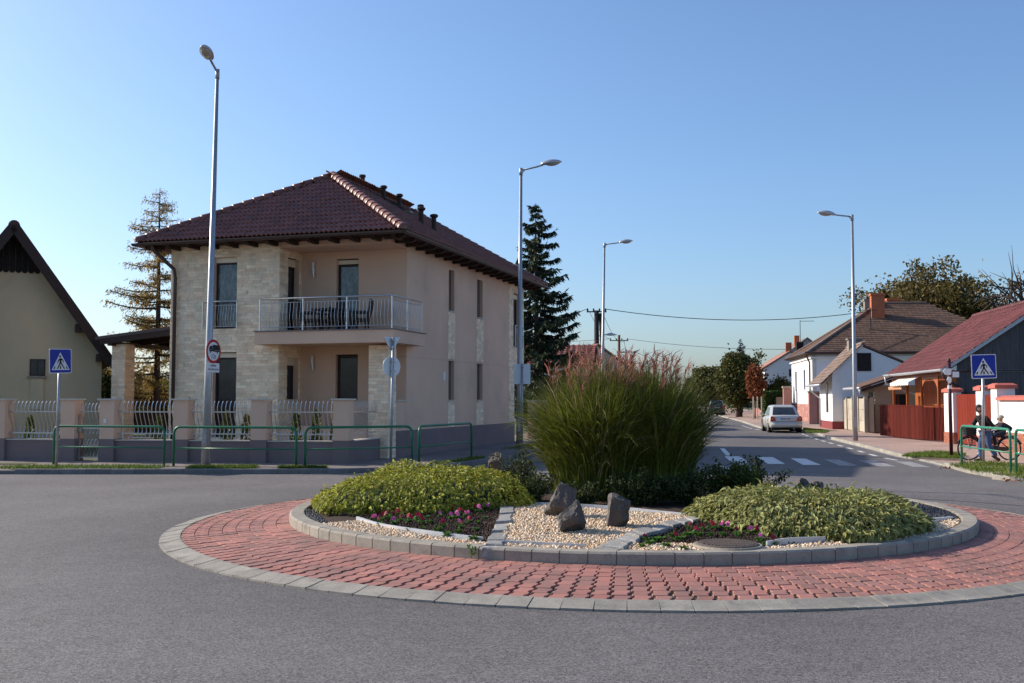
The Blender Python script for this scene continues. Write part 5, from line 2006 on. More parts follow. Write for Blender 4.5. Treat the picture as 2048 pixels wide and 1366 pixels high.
# ---- house and wall behind the villa
q6 = Vector((.4, 61.0, .1))
h6 = thing('red_roofed_house', 'white bungalow with red tiled roof behind the spruce', 'house', q6, R(-6))
part('wall', MB().box((0, 0, -.2), (4.2, 8, 3.6)), A['white_wall'], h6)
rf = MB()
rf.loft([[(x, -.5, 3.55), (x, 2.9, 4.75), (x, 6.5, 4.75), (x, 8.5, 3.55)] for x in (-.4, 4.5)])
r6 = part('roof', rf, A['tile_base'], h6)
rt6 = roof_tiles((-.4, -.5, 3.6), X, (0, 3.4, 1.2), [(0, 0), (4.9, 0), (4.9, 3.6), (0, 3.6)], .34, .4)
mt6 = tile_mesh(mat('bright_red_tile', (.19, .060, .045), rnd=.2, var=.1), .34, .44, .06, nx=5)
lay_pieces('roof_tile', rt6, mt6, h6, 300, 'tile_rows')
part('window', MB().box((2.9, -.04, 2.1), (3.7, -.003, 3.1)), A['glass'], h6)
h7 = gable_house('terracotta_roofed_house', 'small house with terracotta gable roof beyond the red roofed bungalow', Vector((3.4, 72, .1)), R(12), 0, 2.6, 5.2, 3.6, 5.4, 3.6, 8, A['beige_wall'], mat('terracotta_tile', (.26, .13, .09), var=.15, fine=4, fvar=.2), .3)
o = Vector((.75, 44, .1))
e = Vector((3.4, 62, .1))
gw = thing('beige_wall', 'beige garden wall with pale pilasters beyond the villa', 'wall', o, math.atan2((e - o).y, (e - o).x) - math.pi / 2)
gwl = (e - o).length
part('wall', MB().box((-.1, 0, -.1), (.1, gwl, 1.55)), A['plaster'], gw)
part('coping', MB().box((-.15, 0, 1.553), (.15, gwl, 1.62)), A['sill'], gw)
for k in range(10):
    part('pilaster', MB().box((.1, k * gwl / 10, -.1), (.16, k * gwl / 10 + .5, 1.5)), A['stone'], gw)


# ------------------------------------------------------------------ street lamps, poles, wires
def street_lamp(u, v, ut, vt, head_uv, label, r0=.105, r1=.05, zb=.11, toward=0.0):
    b = G(u, v, zb)
    t = PY(ut, vt, b.y)
    L = thing('street_lamp', label, 'street lamp', b, 0, 'tall galvanised street lamps')
    top = t - b
    part('pole', MB().tube([(0, 0, 0), (top.x * .22, 0, top.z * .22), top], [r0, r0 * .84, r1], 12), A['galv'], L, smooth=True)
    part('door', MB().box((-.045, -r0 - .006, .55), (.045, -r0 * .9, .95)), A['galv'], L)
    h = PY(head_uv[0], head_uv[1], b.y + toward) - b
    d = (h - top)
    part('collar', MB().tube([top - Z * .22, top + Z * .03], r1 * 1.25, 10), A['galv'], L, smooth=True)
    a0 = top - Z * .05
    part('arm', MB().tube([a0, a0.lerp(h, .5) , h - d.normalized() * .3], .03, 8), A['galv'], L, smooth=True)
    part('brace', MB().tube([top - Z * .2, a0.lerp(h, .14)], .015, 6), A['galv'], L)
    # luminaire: shell above, bowl below
    dirv = Vector((d.x, d.y, 0)).normalized()
    side = Vector((-dirv.y, dirv.x, 0))
    M = Matrix.Translation(h) @ Matrix((dirv, side, Z)).transposed().to_4x4() @ Matrix.Rotation(-R(8), 4, 'Y')
    sec = []
    for k in range(13):
        s = k / 12
        x = -.36 + .72 * s
        w_ = .155 * math.sin(math.pi * (.10 + .86 * s)) ** .6
        hh = .15 * math.sin(math.pi * (.12 + .84 * s)) ** .7
        sec.append([(x, w_ * math.cos(a), hh * math.sin(a)) for a in [math.pi * i / 8 for i in range(9)]])
    hd = part('lamp_head', MB().loft(sec, closed=True, M=M), A['lamp_head'], L, smooth=True)
    sec = []
    for k in range(9):
        s = k / 8
        x = -.18 + .46 * s
        w_ = .125 * math.sin(math.pi * (.06 + .88 * s)) ** .6
        sec.append([(x, w_ * math.cos(a), -.004 - .085 * math.sin(math.pi * (.06 + .88 * s)) ** .6 * math.sin(a)) for a in [math.pi * i / 8 for i in range(9)]])
    part('lens', MB().loft(sec, closed=True, M=M), A['lens'], hd, smooth=True)
    return L


street_lamp(411, 931, 435, 141, (413, 106), 'closest tall lamp post, carrying the lorry ban sign before the fence', .112, .042, toward=-1.2)
street_lamp(1038, 895, 1042, 338, (1103, 327), 'tall lamp post at the far corner of the villa', .105, .05)
street_lamp(1203, 862, 1209, 487, (1252, 484), 'lamp post rising behind the tall ornamental grass')
street_lamp(1711, 881, 1704, 431, (1652, 428), 'lamp post on the brick pavement before the concrete fence', .10, .05)


def utility_pole(u, vt, Y_, label, arms, lamp=True, m='pole_wood', r=.14, double=False):
    t = PY(u, vt, Y_)
    p = thing('utility_pole', label, 'utility pole', (t.x, Y_, .1), 0, 'wooden utility poles')
    h = t.z - .1
    part('pole', MB().tube([(0, 0, 0), (0, 0, h)], [r * 1.2, r], 8), A[m], p, smooth=True)
    if double:
        part('stay_pole', MB().tube([(.75, 0, 0), (.28, 0, h - .2)], [r, r * .8], 8), A[m], p, smooth=True)
    for z, w_ in arms:
        part('crossarm', MB().box((-w_, -.08, h - z - .09), (w_, -.0, h - z)), A[m], p)
        for k in range(4):
            x = -w_ * .9 + w_ * 1.8 * k / 3
            part('insulator', MB().lathe([(.05, 0), (.07, .1), (.04, .2)], 6, 0, Matrix.Translation((x, -.04, h - z))), A['pole_dark'], p)
    if lamp:
        hd = part('lamp_arm', MB().tube([(0, 0, h - 1.9), (.6, -.1, h - 1.75)], .035, 6), A['galv'], p)
        part('lamp_head', MB().lathe([(.05, .12), (.3, 0), (.28, -.05), (.05, -.09)], 10, 0, Matrix.Translation((1.0, -.1, h - 1.75)) @ Matrix.Diagonal((1.6, .8, 1, 1))), A['lamp_head'], hd, smooth=True)
    return Vector((t.x, Y_, t.z))


k1 = utility_pole(1193, 621, 76, 'dark double utility pole rising behind the lamp post and grass', [(0.05, .72)], True, 'pole_dark', .17, True)
k2 = utility_pole(1238, 670, 112, 'brown wooden utility pole with lamp, second along the street', [(.55, 1.0)])
k3 = utility_pole(1252, 699, 146, 'thin wooden utility pole with lamp, third along the street', [(.4, 1.3)])
k4 = utility_pole(1266, 722, 185, 'farthest thin utility pole along the street', [(.4, 1.4)], False)


def wire(a, b, sag, label, r=.014, n=18):
    a, b = Vector(a), Vector(b)
    c = (a + b) / 2
    pts = [a.lerp(b, i / n) - Z * sag * 4 * (i / n) * (1 - i / n) - c for i in range(n + 1)]
    o = link('overhead_wire', MB().tube(pts, r, 5).mesh('overhead_wire', A['wire']), loc=c)
    tag(o, label, 'wire', 'overhead wires along the street')


mast = PL(1742, 622, hq + SD * (hx_ * .45 - ov), SA)
wire(k1 + Vector((.7, 0, .1)), mast, .75, 'thick overhead wire from the dark pole to the hip roofed house', .028)
wire(k1 + Vector((-.7, 0, .1)), Vector((-6, 70, 5.2)), .4, 'short overhead wire from the dark pole towards the spruce', .022)
wire(k2 + Vector((.9, 0, -.4)), PY(1790, 690, 88), .7, 'overhead wire from the brown pole across to the hip roofed house', .022)
wire(k2 + Vector((-.9, 0, -.4)), Vector((-5, 100, 7.4)), .3, 'overhead wire from the brown pole to the spruce side', .02)
wire(k3 + Vector((1.2, 0, -.3)), PY(1440, 733, 170), 1.0, 'thin overhead wire from the third pole over the street trees', .028)
wire(PY(1290, 752, 190), PY(1600, 700, 118), 1.8, 'low slanting wire between the far trees and grey house', .03)
wire(k1 + Vector((-.5, 0, -.1)), k2 + Vector((-.9, 0, -.4)), .5, 'wire joining the dark pole and the brown pole, upper strand', .016)
wire(k1 + Vector((.5, 0, -.3)), k2 + Vector((.8, 0, -.5)), .9, 'wire joining the dark pole and the brown pole, lower strand', .016)
wire(k2 + Vector((.5, 0, -.5)), k3 + Vector((.5, 0, -.4)), .7, 'wire joining the brown pole and the third pole', .02)


# ------------------------------------------------------------------ road signs
def disc(r, n=32):
    return [(r * math.cos(2 * math.pi * i / n), r * math.sin(2 * math.pi * i / n)) for i in range(n)]


UPR = Matrix.Rotation(R(90), 4, 'X')     # plate drawn in xy, turned upright to face -y


def plate(parent, name, poly, d0, d1, m, M):
    """flat piece between depths d0 and d1 in front of the plate's plane"""
    ar_ = sum(poly[k][0] * poly[(k + 1) % len(poly)][1] - poly[(k + 1) % len(poly)][0] * poly[k][1] for k in range(len(poly)))
    if ar_ < 0:
        poly = poly[::-1]
    return part(name, MB().prism(poly, d0, d1, 0, M @ UPR), m, parent)


def rrect(w_, h_, r):
    out = []
    for cx, cy, a0 in ((w_ / 2 - r, h_ / 2 - r, 0), (-w_ / 2 + r, h_ / 2 - r, 90), (-w_ / 2 + r, -h_ / 2 + r, 180), (w_ / 2 - r, -h_ / 2 + r, 270)):
        out += [(cx + r * math.cos(R(a0 + k * 22.5)), cy + r * math.sin(R(a0 + k * 22.5))) for k in range(5)]
    return out


def limb(a, b, w0, w1):
    a, b = Vector((a[0], a[1])), Vector((b[0], b[1]))
    t = (b - a).normalized()
    n = Vector((-t.y, t.x))
    return [tuple(a + n * w0), tuple(a - n * w0), tuple(b - n * w1), tuple(b + n * w1)]


def crossing_sign(u, v, uc, vc, rz, label, size=.60, tilt=0.0):
    b = G(u, v, .11)
    c = PY(uc, vc, b.y)
    t = thing('crossing_sign', label, 'road sign', b, rz, 'blue pedestrian crossing signs')
    zc = c.z - b.z
    off_ = (c.x - b.x)
    top = zc + size * .42
    part('pole', MB().tube([(0, .045, 0), (off_ * .9, .045, top)], .036, 10), A['galv'], t, smooth=True)
    M = Matrix.Translation((off_ * math.cos(rz) if abs(off_) < .3 else 0, 0, zc)) @ Matrix.Rotation(tilt, 4, 'Y')
    s = size
    pl = plate(t, 'plate', rrect(s, s, .035), -.006, 0, A['sign_white'], M)
    plate(pl, 'blue_field', rrect(s * .94, s * .94, .03), .0005, .003, A['sign_blue'], M)

    def Q(px, py):
        return ((px - 1120) / 570 * s, (495 - py) / 520 * s)
    plate(pl, 'triangle', [Q(1115, 312), Q(890, 684), Q(1352, 684)], .0035, .006, A['sign_white'], M)
    fig = MB()
    hx, hy = Q(1107, 397)
    pieces = [[(hx + x, hy + y) for x, y in disc(.026 * s / .6, 14)],
              [Q(1107, 428), Q(1068, 468), Q(1092, 490), Q(1096, 545), Q(1140, 545), Q(1142, 480), Q(1168, 470), Q(1145, 442)],
              limb(Q(1076, 462), Q(1040, 536), .012, .010), limb(Q(1150, 452), Q(1186, 488), .012, .010), limb(Q(1183, 480), Q(1186, 526), .011, .009),
              limb(Q(1108, 535), Q(1040, 655), .017, .012), limb(Q(1128, 535), Q(1215, 655), .017, .012),
              [Q(962, 606), Q(985, 606), Q(965, 662), Q(930, 662)], [Q(1103, 600), Q(1130, 600), Q(1130, 662), Q(1100, 662)],
              [Q(1250, 606), Q(1272, 606), Q(1312, 662), Q(1276, 662)], [Q(1040, 640), Q(1056, 640), Q(1050, 662), Q(1020, 662)], [Q(1196, 640), Q(1212, 640), Q(1228, 662), Q(1196, 662)]]
    for i, q in enumerate(pieces):
        ar_ = sum(q[k][0] * q[(k + 1) % len(q)][1] - q[(k + 1) % len(q)][0] * q[k][1] for k in range(len(q)))
        fig.prism(q if ar_ > 0 else q[::-1], .0065 + i * .0002, .009 + i * .0002, 0, M @ UPR)
    part('pedestrian_symbol', fig, A['sign_black'], pl)
    return t


crossing_sign(115, 930, 122, 722, R(57), 'blue pedestrian crossing sign before the old ochre house', .62, R(-2))
crossing_sign(1968, 926, 1967.5, 733, R(-4), 'blue pedestrian crossing sign before the white pillars and bicycle', .63, R(-1.5))


def text_mesh(body, size, m):
    c = bpy.data.curves.new('lettering', 'FONT')
    c.body = body
    c.size = size
    c.align_x, c.align_y = 'CENTER', 'CENTER'
    c.extrude = .0015
    o = bpy.data.objects.new('lettering', c)
    COL.objects.link(o)
    dg = bpy.context.evaluated_depsgraph_get()
    me = bpy.data.meshes.new_from_object(o.evaluated_get(dg))
    bpy.data.objects.remove(o)
    me.materials.clear()
    me.materials.append(m)
    return me


# lorry ban on the first lamp post
lb = G(411, 931, .11)
c = PY(424.5, 703, lb.y)
rzs = R(70)
bx = PY(418, 703, lb.y).x + math.sin(rzs) * .135
by = lb.y - math.cos(rzs) * .135
ban = thing('lorry_ban_sign', 'round red rimmed lorry ban sign on the closest lamp post', 'road sign', (bx, by, .11), rzs)
Mc = Matrix.Translation((0, 0, c.z - .11))
pl = plate(ban, 'plate', disc(.30), -.006, 0, A['sign_red'], Mc)
plate(pl, 'white_field', disc(.235), .0005, .003, A['sign_white'], Mc)
tr = MB()
s = .235 / 150.0
def T_(px, py):
    return ((px - 445) * s * 1.0 * 1.25, (480 - py) * s * .72)
for i, q in enumerate(([T_(425, 330), T_(562, 340), T_(562, 455), T_(425, 450)], [T_(352, 440), T_(352, 402), T_(372, 362), T_(420, 358), T_(420, 450)], [T_(352, 445), T_(562, 462), T_(562, 492), T_(352, 478)],
                       [(T_(378, 500)[0] + x, T_(378, 500)[1] + y) for x, y in disc(.022, 12)], [(T_(518, 508)[0] + x, T_(518, 508)[1] + y) for x, y in disc(.022, 12)])):
    ar_ = sum(q[k][0] * q[(k + 1) % len(q)][1] - q[(k + 1) % len(q)][0] * q[k][1] for k in range(len(q)))
    tr.prism(q if ar_ > 0 else q[::-1], .0035 + i * .0003, .006 + i * .0003, 0, Mc @ UPR)
part('lorry_symbol', tr, A['sign_black'], pl)
tx = text_mesh('12t', .15, A['sign_black'])
o = link('lettering', tx, pl)
o.matrix_local = Mc @ Matrix.Translation((0, -.0045, -.13)) @ UPR
part('bracket', MB().box((-.03, .01, c.z - .11 - .12), (.03, .16, c.z - .11 - .07)).box((-.03, .01, c.z - .11 + .07), (.03, .16, c.z - .11 + .12)), A['galv'], ban)
c2 = PY(424.5, 735.5, lb.y)
sub = thing('supplementary_plate', 'small white text plate under the lorry ban sign', 'road sign', (bx, by, .11), rzs)
Mp = Matrix.Translation((0, 0, c2.z - .11))
pl2 = plate(sub, 'plate', rrect(.50, .235, .02), -.006, 0, A['sign_white'], Mp)
for body, sz, zz in (('KIVÉVE', .075, .045), ('CÉLFORGALOM', .062, -.045)):
    o = link('lettering', text_mesh(body, sz, A['sign_black']), pl2)
    o.matrix_local = Mp @ Matrix.Translation((0, -.003, zz)) @ UPR
part('bracket', MB().box((-.03, .01, c2.z - .14), (.03, .16, c2.z - .10)), A['galv'], sub)

# the backs of a give way and a round sign
gb_ = G(781, 929, .11)
yt = PY(789, 675, gb_.y)
gs = thing('give_way_sign', 'back of a triangular and a round sign on one pole before the stone pillar', 'road sign', gb_, R(42))
lean = (yt.x - gb_.x)
part('pole', MB().tube([(0, 0, 0), (lean * .75, 0, yt.z - .11)], .036, 10), A['galv'], gs, smooth=True)
zc1, zc2 = PY(789, 686, gb_.y).z - .11, PY(788, 733, gb_.y).z - .11
Mt = Matrix.Translation((lean * .75, .05, zc1))
tri = plate(gs, 'triangle_plate', [(0, -.27), (.25, .16), (-.25, .16)], -.012, -.004, A['sign_back'], Mt)
plate(tri, 'rim', [(0, -.275), (.255, .163), (-.255, .163)], -.0035, .0, A['sign_red'], Mt @ Matrix.Translation((0, .016, 0)))
Mr_ = Matrix.Translation((lean * .70, .05, zc2))
plate(gs, 'round_plate', disc(.27), -.012, -.004, A['sign_back'], Mr_)
for zz in (zc1 + .08, zc1 - .1, zc2 + .12, zc2 - .12):
    part('clamp', MB().box((lean * .72 - .05, -.045, zz - .02), (lean * .72 + .05, .05, zz + .02)), A['galv'], gs)
# back of a square sign by the second lamp post
pb = G(1045, 896, .11)
c = PY(1044.5, 748, pb.y)
ps = thing('panel_sign', 'grey back of a rectangular panel sign beside the villa corner lamp', 'road sign', pb, R(10))
part('pole', MB().tube([(0, .04, 0), (0, .04, c.z + .25)], .03, 8), A['galv'], ps, smooth=True)
part('plate', MB().box((-.29, .08, c.z - .11 - .34), (.29, .09, c.z - .11 + .34)), A['sign_back'], ps)
for zz in (.25, -.25):
    part('clamp', MB().box((-.05, -.0, c.z - .11 + zz - .02), (.05, .08, c.z - .11 + zz + .02)), A['galv'], ps)
# finger post
fb = G(1903, 914, .11)
ft = PY(1898, 724, fb.y)
fp = thing('finger_post', 'dark maroon finger post with small pale arrow boards', 'signpost', fb, 0)
fh = ft.z - .11
part('pole', MB().tube([(0, 0, 0), (ft.x - fb.x, 0, fh)], .05, 10), A['purple'], fp, smooth=True)
part('finial', MB().lathe([(.05, 0), (.06, .03), (.01, .12)], 10, 0, Matrix.Translation((ft.x - fb.x, 0, fh))), A['purple'], fp)
xx = ft.x - fb.x
for zz in (fh - .27, fh - .52, fh - .72):
    part('band', MB().tube([(xx * .85, 0, zz - .05), (xx * .88, 0, zz + .05)], .058, 10), A['sign_white'], fp)
for (zz, rz, x0, x1, label) in ((fh - .28, R(8), -.24, .02, 'arrow board turned towards the street'), (fh - .36, R(-5), .06, .24, 'square ended board'), (fh - .52, R(40), -.22, -.0, 'white lower arrow board')):
    M = Matrix.Translation((xx * .87, -.065, zz)) @ Matrix.Rotation(rz, 4, 'Z')
    if x0 < 0:
        q = [(x0, 0), (x0 + .08, -.09), (x1, -.09), (x1, .09), (x0 + .08, .09)]
    else:
        q = [(x0, -.08), (x1, -.08), (x1, .08), (x0, .08)]
    part('arrow_board', MB().prism(q, 0, .015, 0, M @ UPR), A['sign_white'], fp, label=label)


# ------------------------------------------------------------------ green pedestrian rails
def guard_rail(a, b, label, m, h=.98):
    g = thing('guard_rail', label, 'railing', ((a.x + b.x) / 2, (a.y + b.y) / 2, .1), math.atan2(b.y - a.y, b.x - a.x), 'green tubular pedestrian rails')
    l = (b - a).length / 2
    r = .16
    pts = [(-l, 0, 0)] + [(-l + r - r * math.cos(t), 0, h - r + r * math.sin(t)) for t in [math.pi / 2 * i / 5 for i in range(6)]]
    pts += [(l - r + r * math.sin(t), 0, h - r + r * math.cos(t)) for t in [math.pi / 2 * i / 5 for i in range(6)]] + [(l, 0, 0)]
    part('frame', MB().tube(pts, .032, 10), A[m], g, smooth=True)
    part('middle_rail', MB().tube([(-l, 0, h * .47), (l, 0, h * .47)], .019, 8), A[m], g, smooth=True)


def pixrail(u0, v0, u1, v1, label, m='green_rail'):
    guard_rail(G(u0, v0, .11), G(u1, v1, .11), label, m)


pixrail(107, 929, 328, 933, 'green rail round the foot of the crossing sign before the old house')
pixrail(347, 933, 592, 937, 'green rail in front of the closest lamp post')
pixrail(610, 937, 824, 931, 'green rail between lamp post and give way pole')
pixrail(838, 930, 943, 915, 'green rail along the plain side wall of the villa')
pixrail(1924, 928, 2022, 946, 'paler green rail in front of the woman with the bicycle', 'green_rail_b')
pixrail(2033, 947, 2130, 966, 'paler green rail cut off by the picture edge', 'green_rail_b')
# ------------------------------------------------------------------ plants of the roundabout
A['sage'] = mat('variegated_leaf_middle', (.115, .130, .045), rnd=.35, rndcol=(.25, .25, .075), rndmix=.5, var=.10, scale=3, fvar=0, trans=.22, rough=.65)
A['sage_edge'] = mat('variegated_leaf_edge', (.41, .375, .10), rnd=.34, rndcol=(.34, .36, .15), rndmix=.5, var=.08, scale=3, fvar=0, trans=.25, rough=.65)
A['gold'] = mat('yellow_green_leaf_middle', (.10, .135, .022), rnd=.4, rndcol=(.33, .31, .03), rndmix=.5, var=.12, scale=2, fvar=0, trans=.25, rough=.65)
A['gold_edge'] = mat('yellow_green_leaf_edge', (.50, .445, .045), rnd=.38, rndcol=(.34, .37, .06), rndmix=.5, var=.1, scale=2, fvar=0, trans=.28, rough=.65)
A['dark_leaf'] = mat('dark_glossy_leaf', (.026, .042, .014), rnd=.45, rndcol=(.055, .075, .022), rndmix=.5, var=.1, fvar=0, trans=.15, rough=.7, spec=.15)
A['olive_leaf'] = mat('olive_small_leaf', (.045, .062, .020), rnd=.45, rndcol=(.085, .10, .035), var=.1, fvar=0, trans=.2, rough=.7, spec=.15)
A['twig'] = mat('bark_twig', (.07, .05, .038), var=.2, fine=40, rough=.9)
A['blade'] = mat('ornamental_grass_blade', (.080, .112, .014), rnd=.45, rndcol=(.20, .20, .028), rndmix=.42, var=.15, scale=1.5, fvar=0, trans=.32, rough=.55)
A['straw'] = mat('dry_grass_blade', (.42, .33, .19), rnd=.3, var=.1, fvar=0, trans=.3)
A['plume'] = mat('red_brown_grass_plume', (.27, .085, .055), rnd=.5, rndcol=(.42, .22, .18), rndmix=.45, var=.1, fvar=0, trans=.4, rough=.7)

# a folded leaf: 12 faces, edge strips and middle strips
_lw = [0, .55, .95, 1.0, .72, 0.0]
_lv, _lf, _lm = [], [], []
for i, wv_ in enumerate(_lw):
    y = i / 5
    zc = .10 * math.sin(math.pi * y) - .22 * y * y
    hwf = .19 * wv_
    for t in (-1, -.52, 0, .52, 1):
        _lv.append((hwf * t, y, zc + .10 * abs(t) * wv_))
for i in range(5):
    for j in range(4):
        _lf.append((i * 5 + j, i * 5 + j + 1, (i + 1) * 5 + j + 1, (i + 1) * 5 + j))
        _lm.append(1 if j in (0, 3) else 0)


def mound(name, label, c, rx, ry, h, rot, n, size, mats, n_parts=300, seed=1, lumps=14, tilt=0.0):
    """a low mound of big leaves; the leaves that show largest are parts"""
    r_ = np.random.default_rng(seed)
    t = thing(name, label, 'shrub', (c[0], c[1], zi(c[0], c[1])), 0)
    L = [(r_.uniform(-.8, .8), r_.uniform(-.8, .8), r_.uniform(-.32, .26), r_.uniform(.16, .36)) for _ in range(lumps)]

    def hgt(x, y):
        rr = np.sqrt(x * x + y * y)
        b = np.clip(1 - rr ** 4.2, 0, 1) ** .5
        for lx, ly, k, s in L:
            b = b * (1 + k * np.exp(-((x - lx) ** 2 + (y - ly) ** 2) / (2 * s * s)))
        return b
    hgt0 = hgt
    hgt = (lambda x, y: hgt0(x, y) * (1 + tilt * x))
    a = r_.uniform(0, 2 * math.pi, n)
    rr = np.sqrt(r_.uniform(0, 1, n)) * 1.0
    rr = np.where(r_.uniform(size=n) < .42, r_.uniform(.90, 1.02, n), rr)
    wob = 1 + .07 * np.sin(3 * a + seed) + .05 * np.sin(7 * a + 2 * seed)
    x, y = rr * np.cos(a), rr * np.sin(a)
    z0 = hgt(np.minimum(rr, .985) * np.cos(a), np.minimum(rr, .985) * np.sin(a))
    lay = np.where(rr > .90, r_.uniform(.05, 1, n), 1 - np.abs(r_.normal(0, .16, n)))
    lay = lay + np.where(r_.uniform(size=n) < .07, r_.uniform(.05, .22, n), 0)
    e = 1e-2
    gx = (hgt(x + e, y) - hgt(x - e, y)) / (2 * e)
    gy = (hgt(x, y + e) - hgt(x, y - e)) / (2 * e)
    gx, gy = np.clip(gx, -2.5, 2.5), np.clip(gy, -2.5, 2.5)
    cr, sr = math.cos(rot), math.sin(rot)
    px, py = x * rx * wob, y * ry * wob
    P = np.stack([px * cr - py * sr, px * sr + py * cr, z0 * h * lay + .01], 1)
    nx, ny = -gx * h / rx, -gy * h / ry
    nrm = np.stack([nx * cr - ny * sr, nx * sr + ny * cr, np.ones(n)], 1)
    nrm /= np.linalg.norm(nrm, axis=1, keepdims=True)
    # leaves point outwards and a little down, in rosettes
    out = np.stack([x * cr - y * sr, x * sr + y * cr, np.zeros(n)], 1)
    out /= np.linalg.norm(out, axis=1, keepdims=True) + 1e-6
    d = out * .75 + nrm * .12 + r_.normal(0, .5, (n, 3))
    d[:, 2] -= .12 + .40 * (rr > .75)
    Rm = frames(d, nrm + r_.normal(0, .35, (n, 3)))
    S = r_.uniform(.65, 1.25, n) * size
    wpos = P + np.array([c[0], c[1], 0])
    front = (nrm * (np.array([0, 0, CAMH]) - wpos)).sum(1) / np.linalg.norm(wpos, axis=1) ** 2 + r_.uniform(0, .02, n) + .05 * lay
    order = np.argsort(-front * S)
    P, Rm, S = P[order], Rm[order], S[order]
    me = fast_mesh('leaf', np.array(_lv), np.array(_lf), mats, _lm, smooth=True)
    for k in range(n_parts):
        o = link('leaf', me, t)
        M = Matrix.Identity(4)
        for i in range(3):
            for j in range(3):
                M[i][j] = Rm[k][i, j] * S[k]
            M[i][3] = P[k][i]
        o.matrix_local = M
    V, F = many(_lv, _lf, Rm[n_parts:], P[n_parts:], S[n_parts:])
    part('foliage', fast_mesh('foliage', V, F, mats, np.tile(_lm, n - n_parts), smooth=True), None, t, stuff=True)
    # dark woody inside so that no daylight shows through the mound
    core = MB()
    secs = []
    for k in range(7):
        q = k / 6
        f = (1 - q ** 3.2) ** .5 * .84 + .001
        secs.append([((rx * f * math.cos(b)) * cr - (ry * f * math.sin(b)) * sr, (rx * f * math.cos(b)) * sr + (ry * f * math.sin(b)) * cr, h * .70 * q) for b in [2 * math.pi * j / 24 for j in range(24)]])
    core.loft(secs)
    part('stem_core', core, A['dark_leaf'], t)
    return t


lm = G(822, 1030, .25)
mound('yellow_green_shrub', 'broad yellow green leafy mound behind the dense pansy bed', (-1.27, 15.0), 1.48, 1.45, .42, R(8), 9500, .078, [A['gold'], A['gold_edge']], seed=3, tilt=.25)
mound('sage_shrub', 'big pale variegated leafy mound behind the manhole cover', (3.66, 12.95), 1.32, 1.68, .38, R(-14), 8000, .098, [A['sage'], A['sage_edge']], seed=5)


# dark small-leaved shrubs round the tall grass
def small_shrub(label, x, y, rx, ry, h, n, ls, m, seed, sticks=14, name='dark_shrub', group='dark small leaved shrubs round the tall grass', spiky=.25, zb=None):
    r_ = np.random.default_rng(seed)
    t = thing(name, label, 'shrub', (x, y, zi(x, y) if zb is None else zb), 0, group)
    st = MB()
    tips = []
    for k in range(sticks):
        a = r_.uniform(0, 2 * math.pi)
        q = math.sqrt(r_.uniform(0, 1))
        tip = np.array([rx * q * math.cos(a), ry * q * math.sin(a), h * (1.05 - .45 * q * q) * r_.uniform(.75, 1.05 + spiky)])
        mid = tip * np.array([.55, .55, .5]) + r_.normal(0, .02, 3)
        st.tube([(tip[0] * .15, tip[1] * .15, -.03), tuple(mid), tuple(tip)], [.008, .006, .003], 4)
        tips.append((mid, tip))
    part('stem', st, A['twig'], t)
    P = []
    per = n // sticks
    for mid, tip in tips:
        s = r_.uniform(0, 1, per)[:, None]
        b0 = mid * .3
        pt = b0 + (tip - b0) * s
        P.append(pt + r_.normal(0, 1, (per, 3)) * np.array([rx, ry, h]) * (.16 - .10 * s))
    P = np.concatenate(P)
    P[:, 2] = np.maximum(P[:, 2], .01)
    N = len(P)
    V, F = many([(-.24, 0, 0), (.24, 0, 0), (.30, .55, .08), (0, 1, .02), (-.30, .55, .08)], [(0, 1, 2, 3, 4)], frames(r_.normal(size=(N, 3)) + np.array([0, 0, .5]), r_.normal(size=(N, 3))), P, r_.uniform(.6, 1.3, N) * ls)
    part('foliage', fast_mesh('foliage', V, F, m), None, t)
    return t


small_shrub('dark shrub between the yellow green mound and the tallest rock', .25, 15.0, .42, .4, .42, 2000, .040, A['olive_leaf'], 1, 22)
small_shrub('sparse shrub beside the pale upright rock', .12, 16.6, .42, .35, .58, 1500, .040, A['olive_leaf'], 2, 20)
small_shrub('low dark shrub right behind the tallest rock', .95, 14.45, .42, .28, .26, 1600, .038, A['olive_leaf'], 3, 22)
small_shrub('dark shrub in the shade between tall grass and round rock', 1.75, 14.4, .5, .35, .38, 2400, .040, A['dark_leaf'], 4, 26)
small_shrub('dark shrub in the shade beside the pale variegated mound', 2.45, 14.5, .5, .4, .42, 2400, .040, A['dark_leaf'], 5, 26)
small_shrub('rounded green shrub behind the pale variegated mound', 3.16, 15.6, .58, .55, .58, 5200, .042, mat('mid_green_leaf', (.060, .085, .018), rnd=.45, rndcol=(.15, .155, .035), var=.1, fvar=0, trans=.25, rough=.7, spec=.15), 6, 44, spiky=.0)
small_shrub('twiggy dark shrub sticking up behind the pale variegated mound', 3.85, 16.3, .5, .3, .42, 900, .045, A['dark_leaf'], 7, 12, spiky=.4)


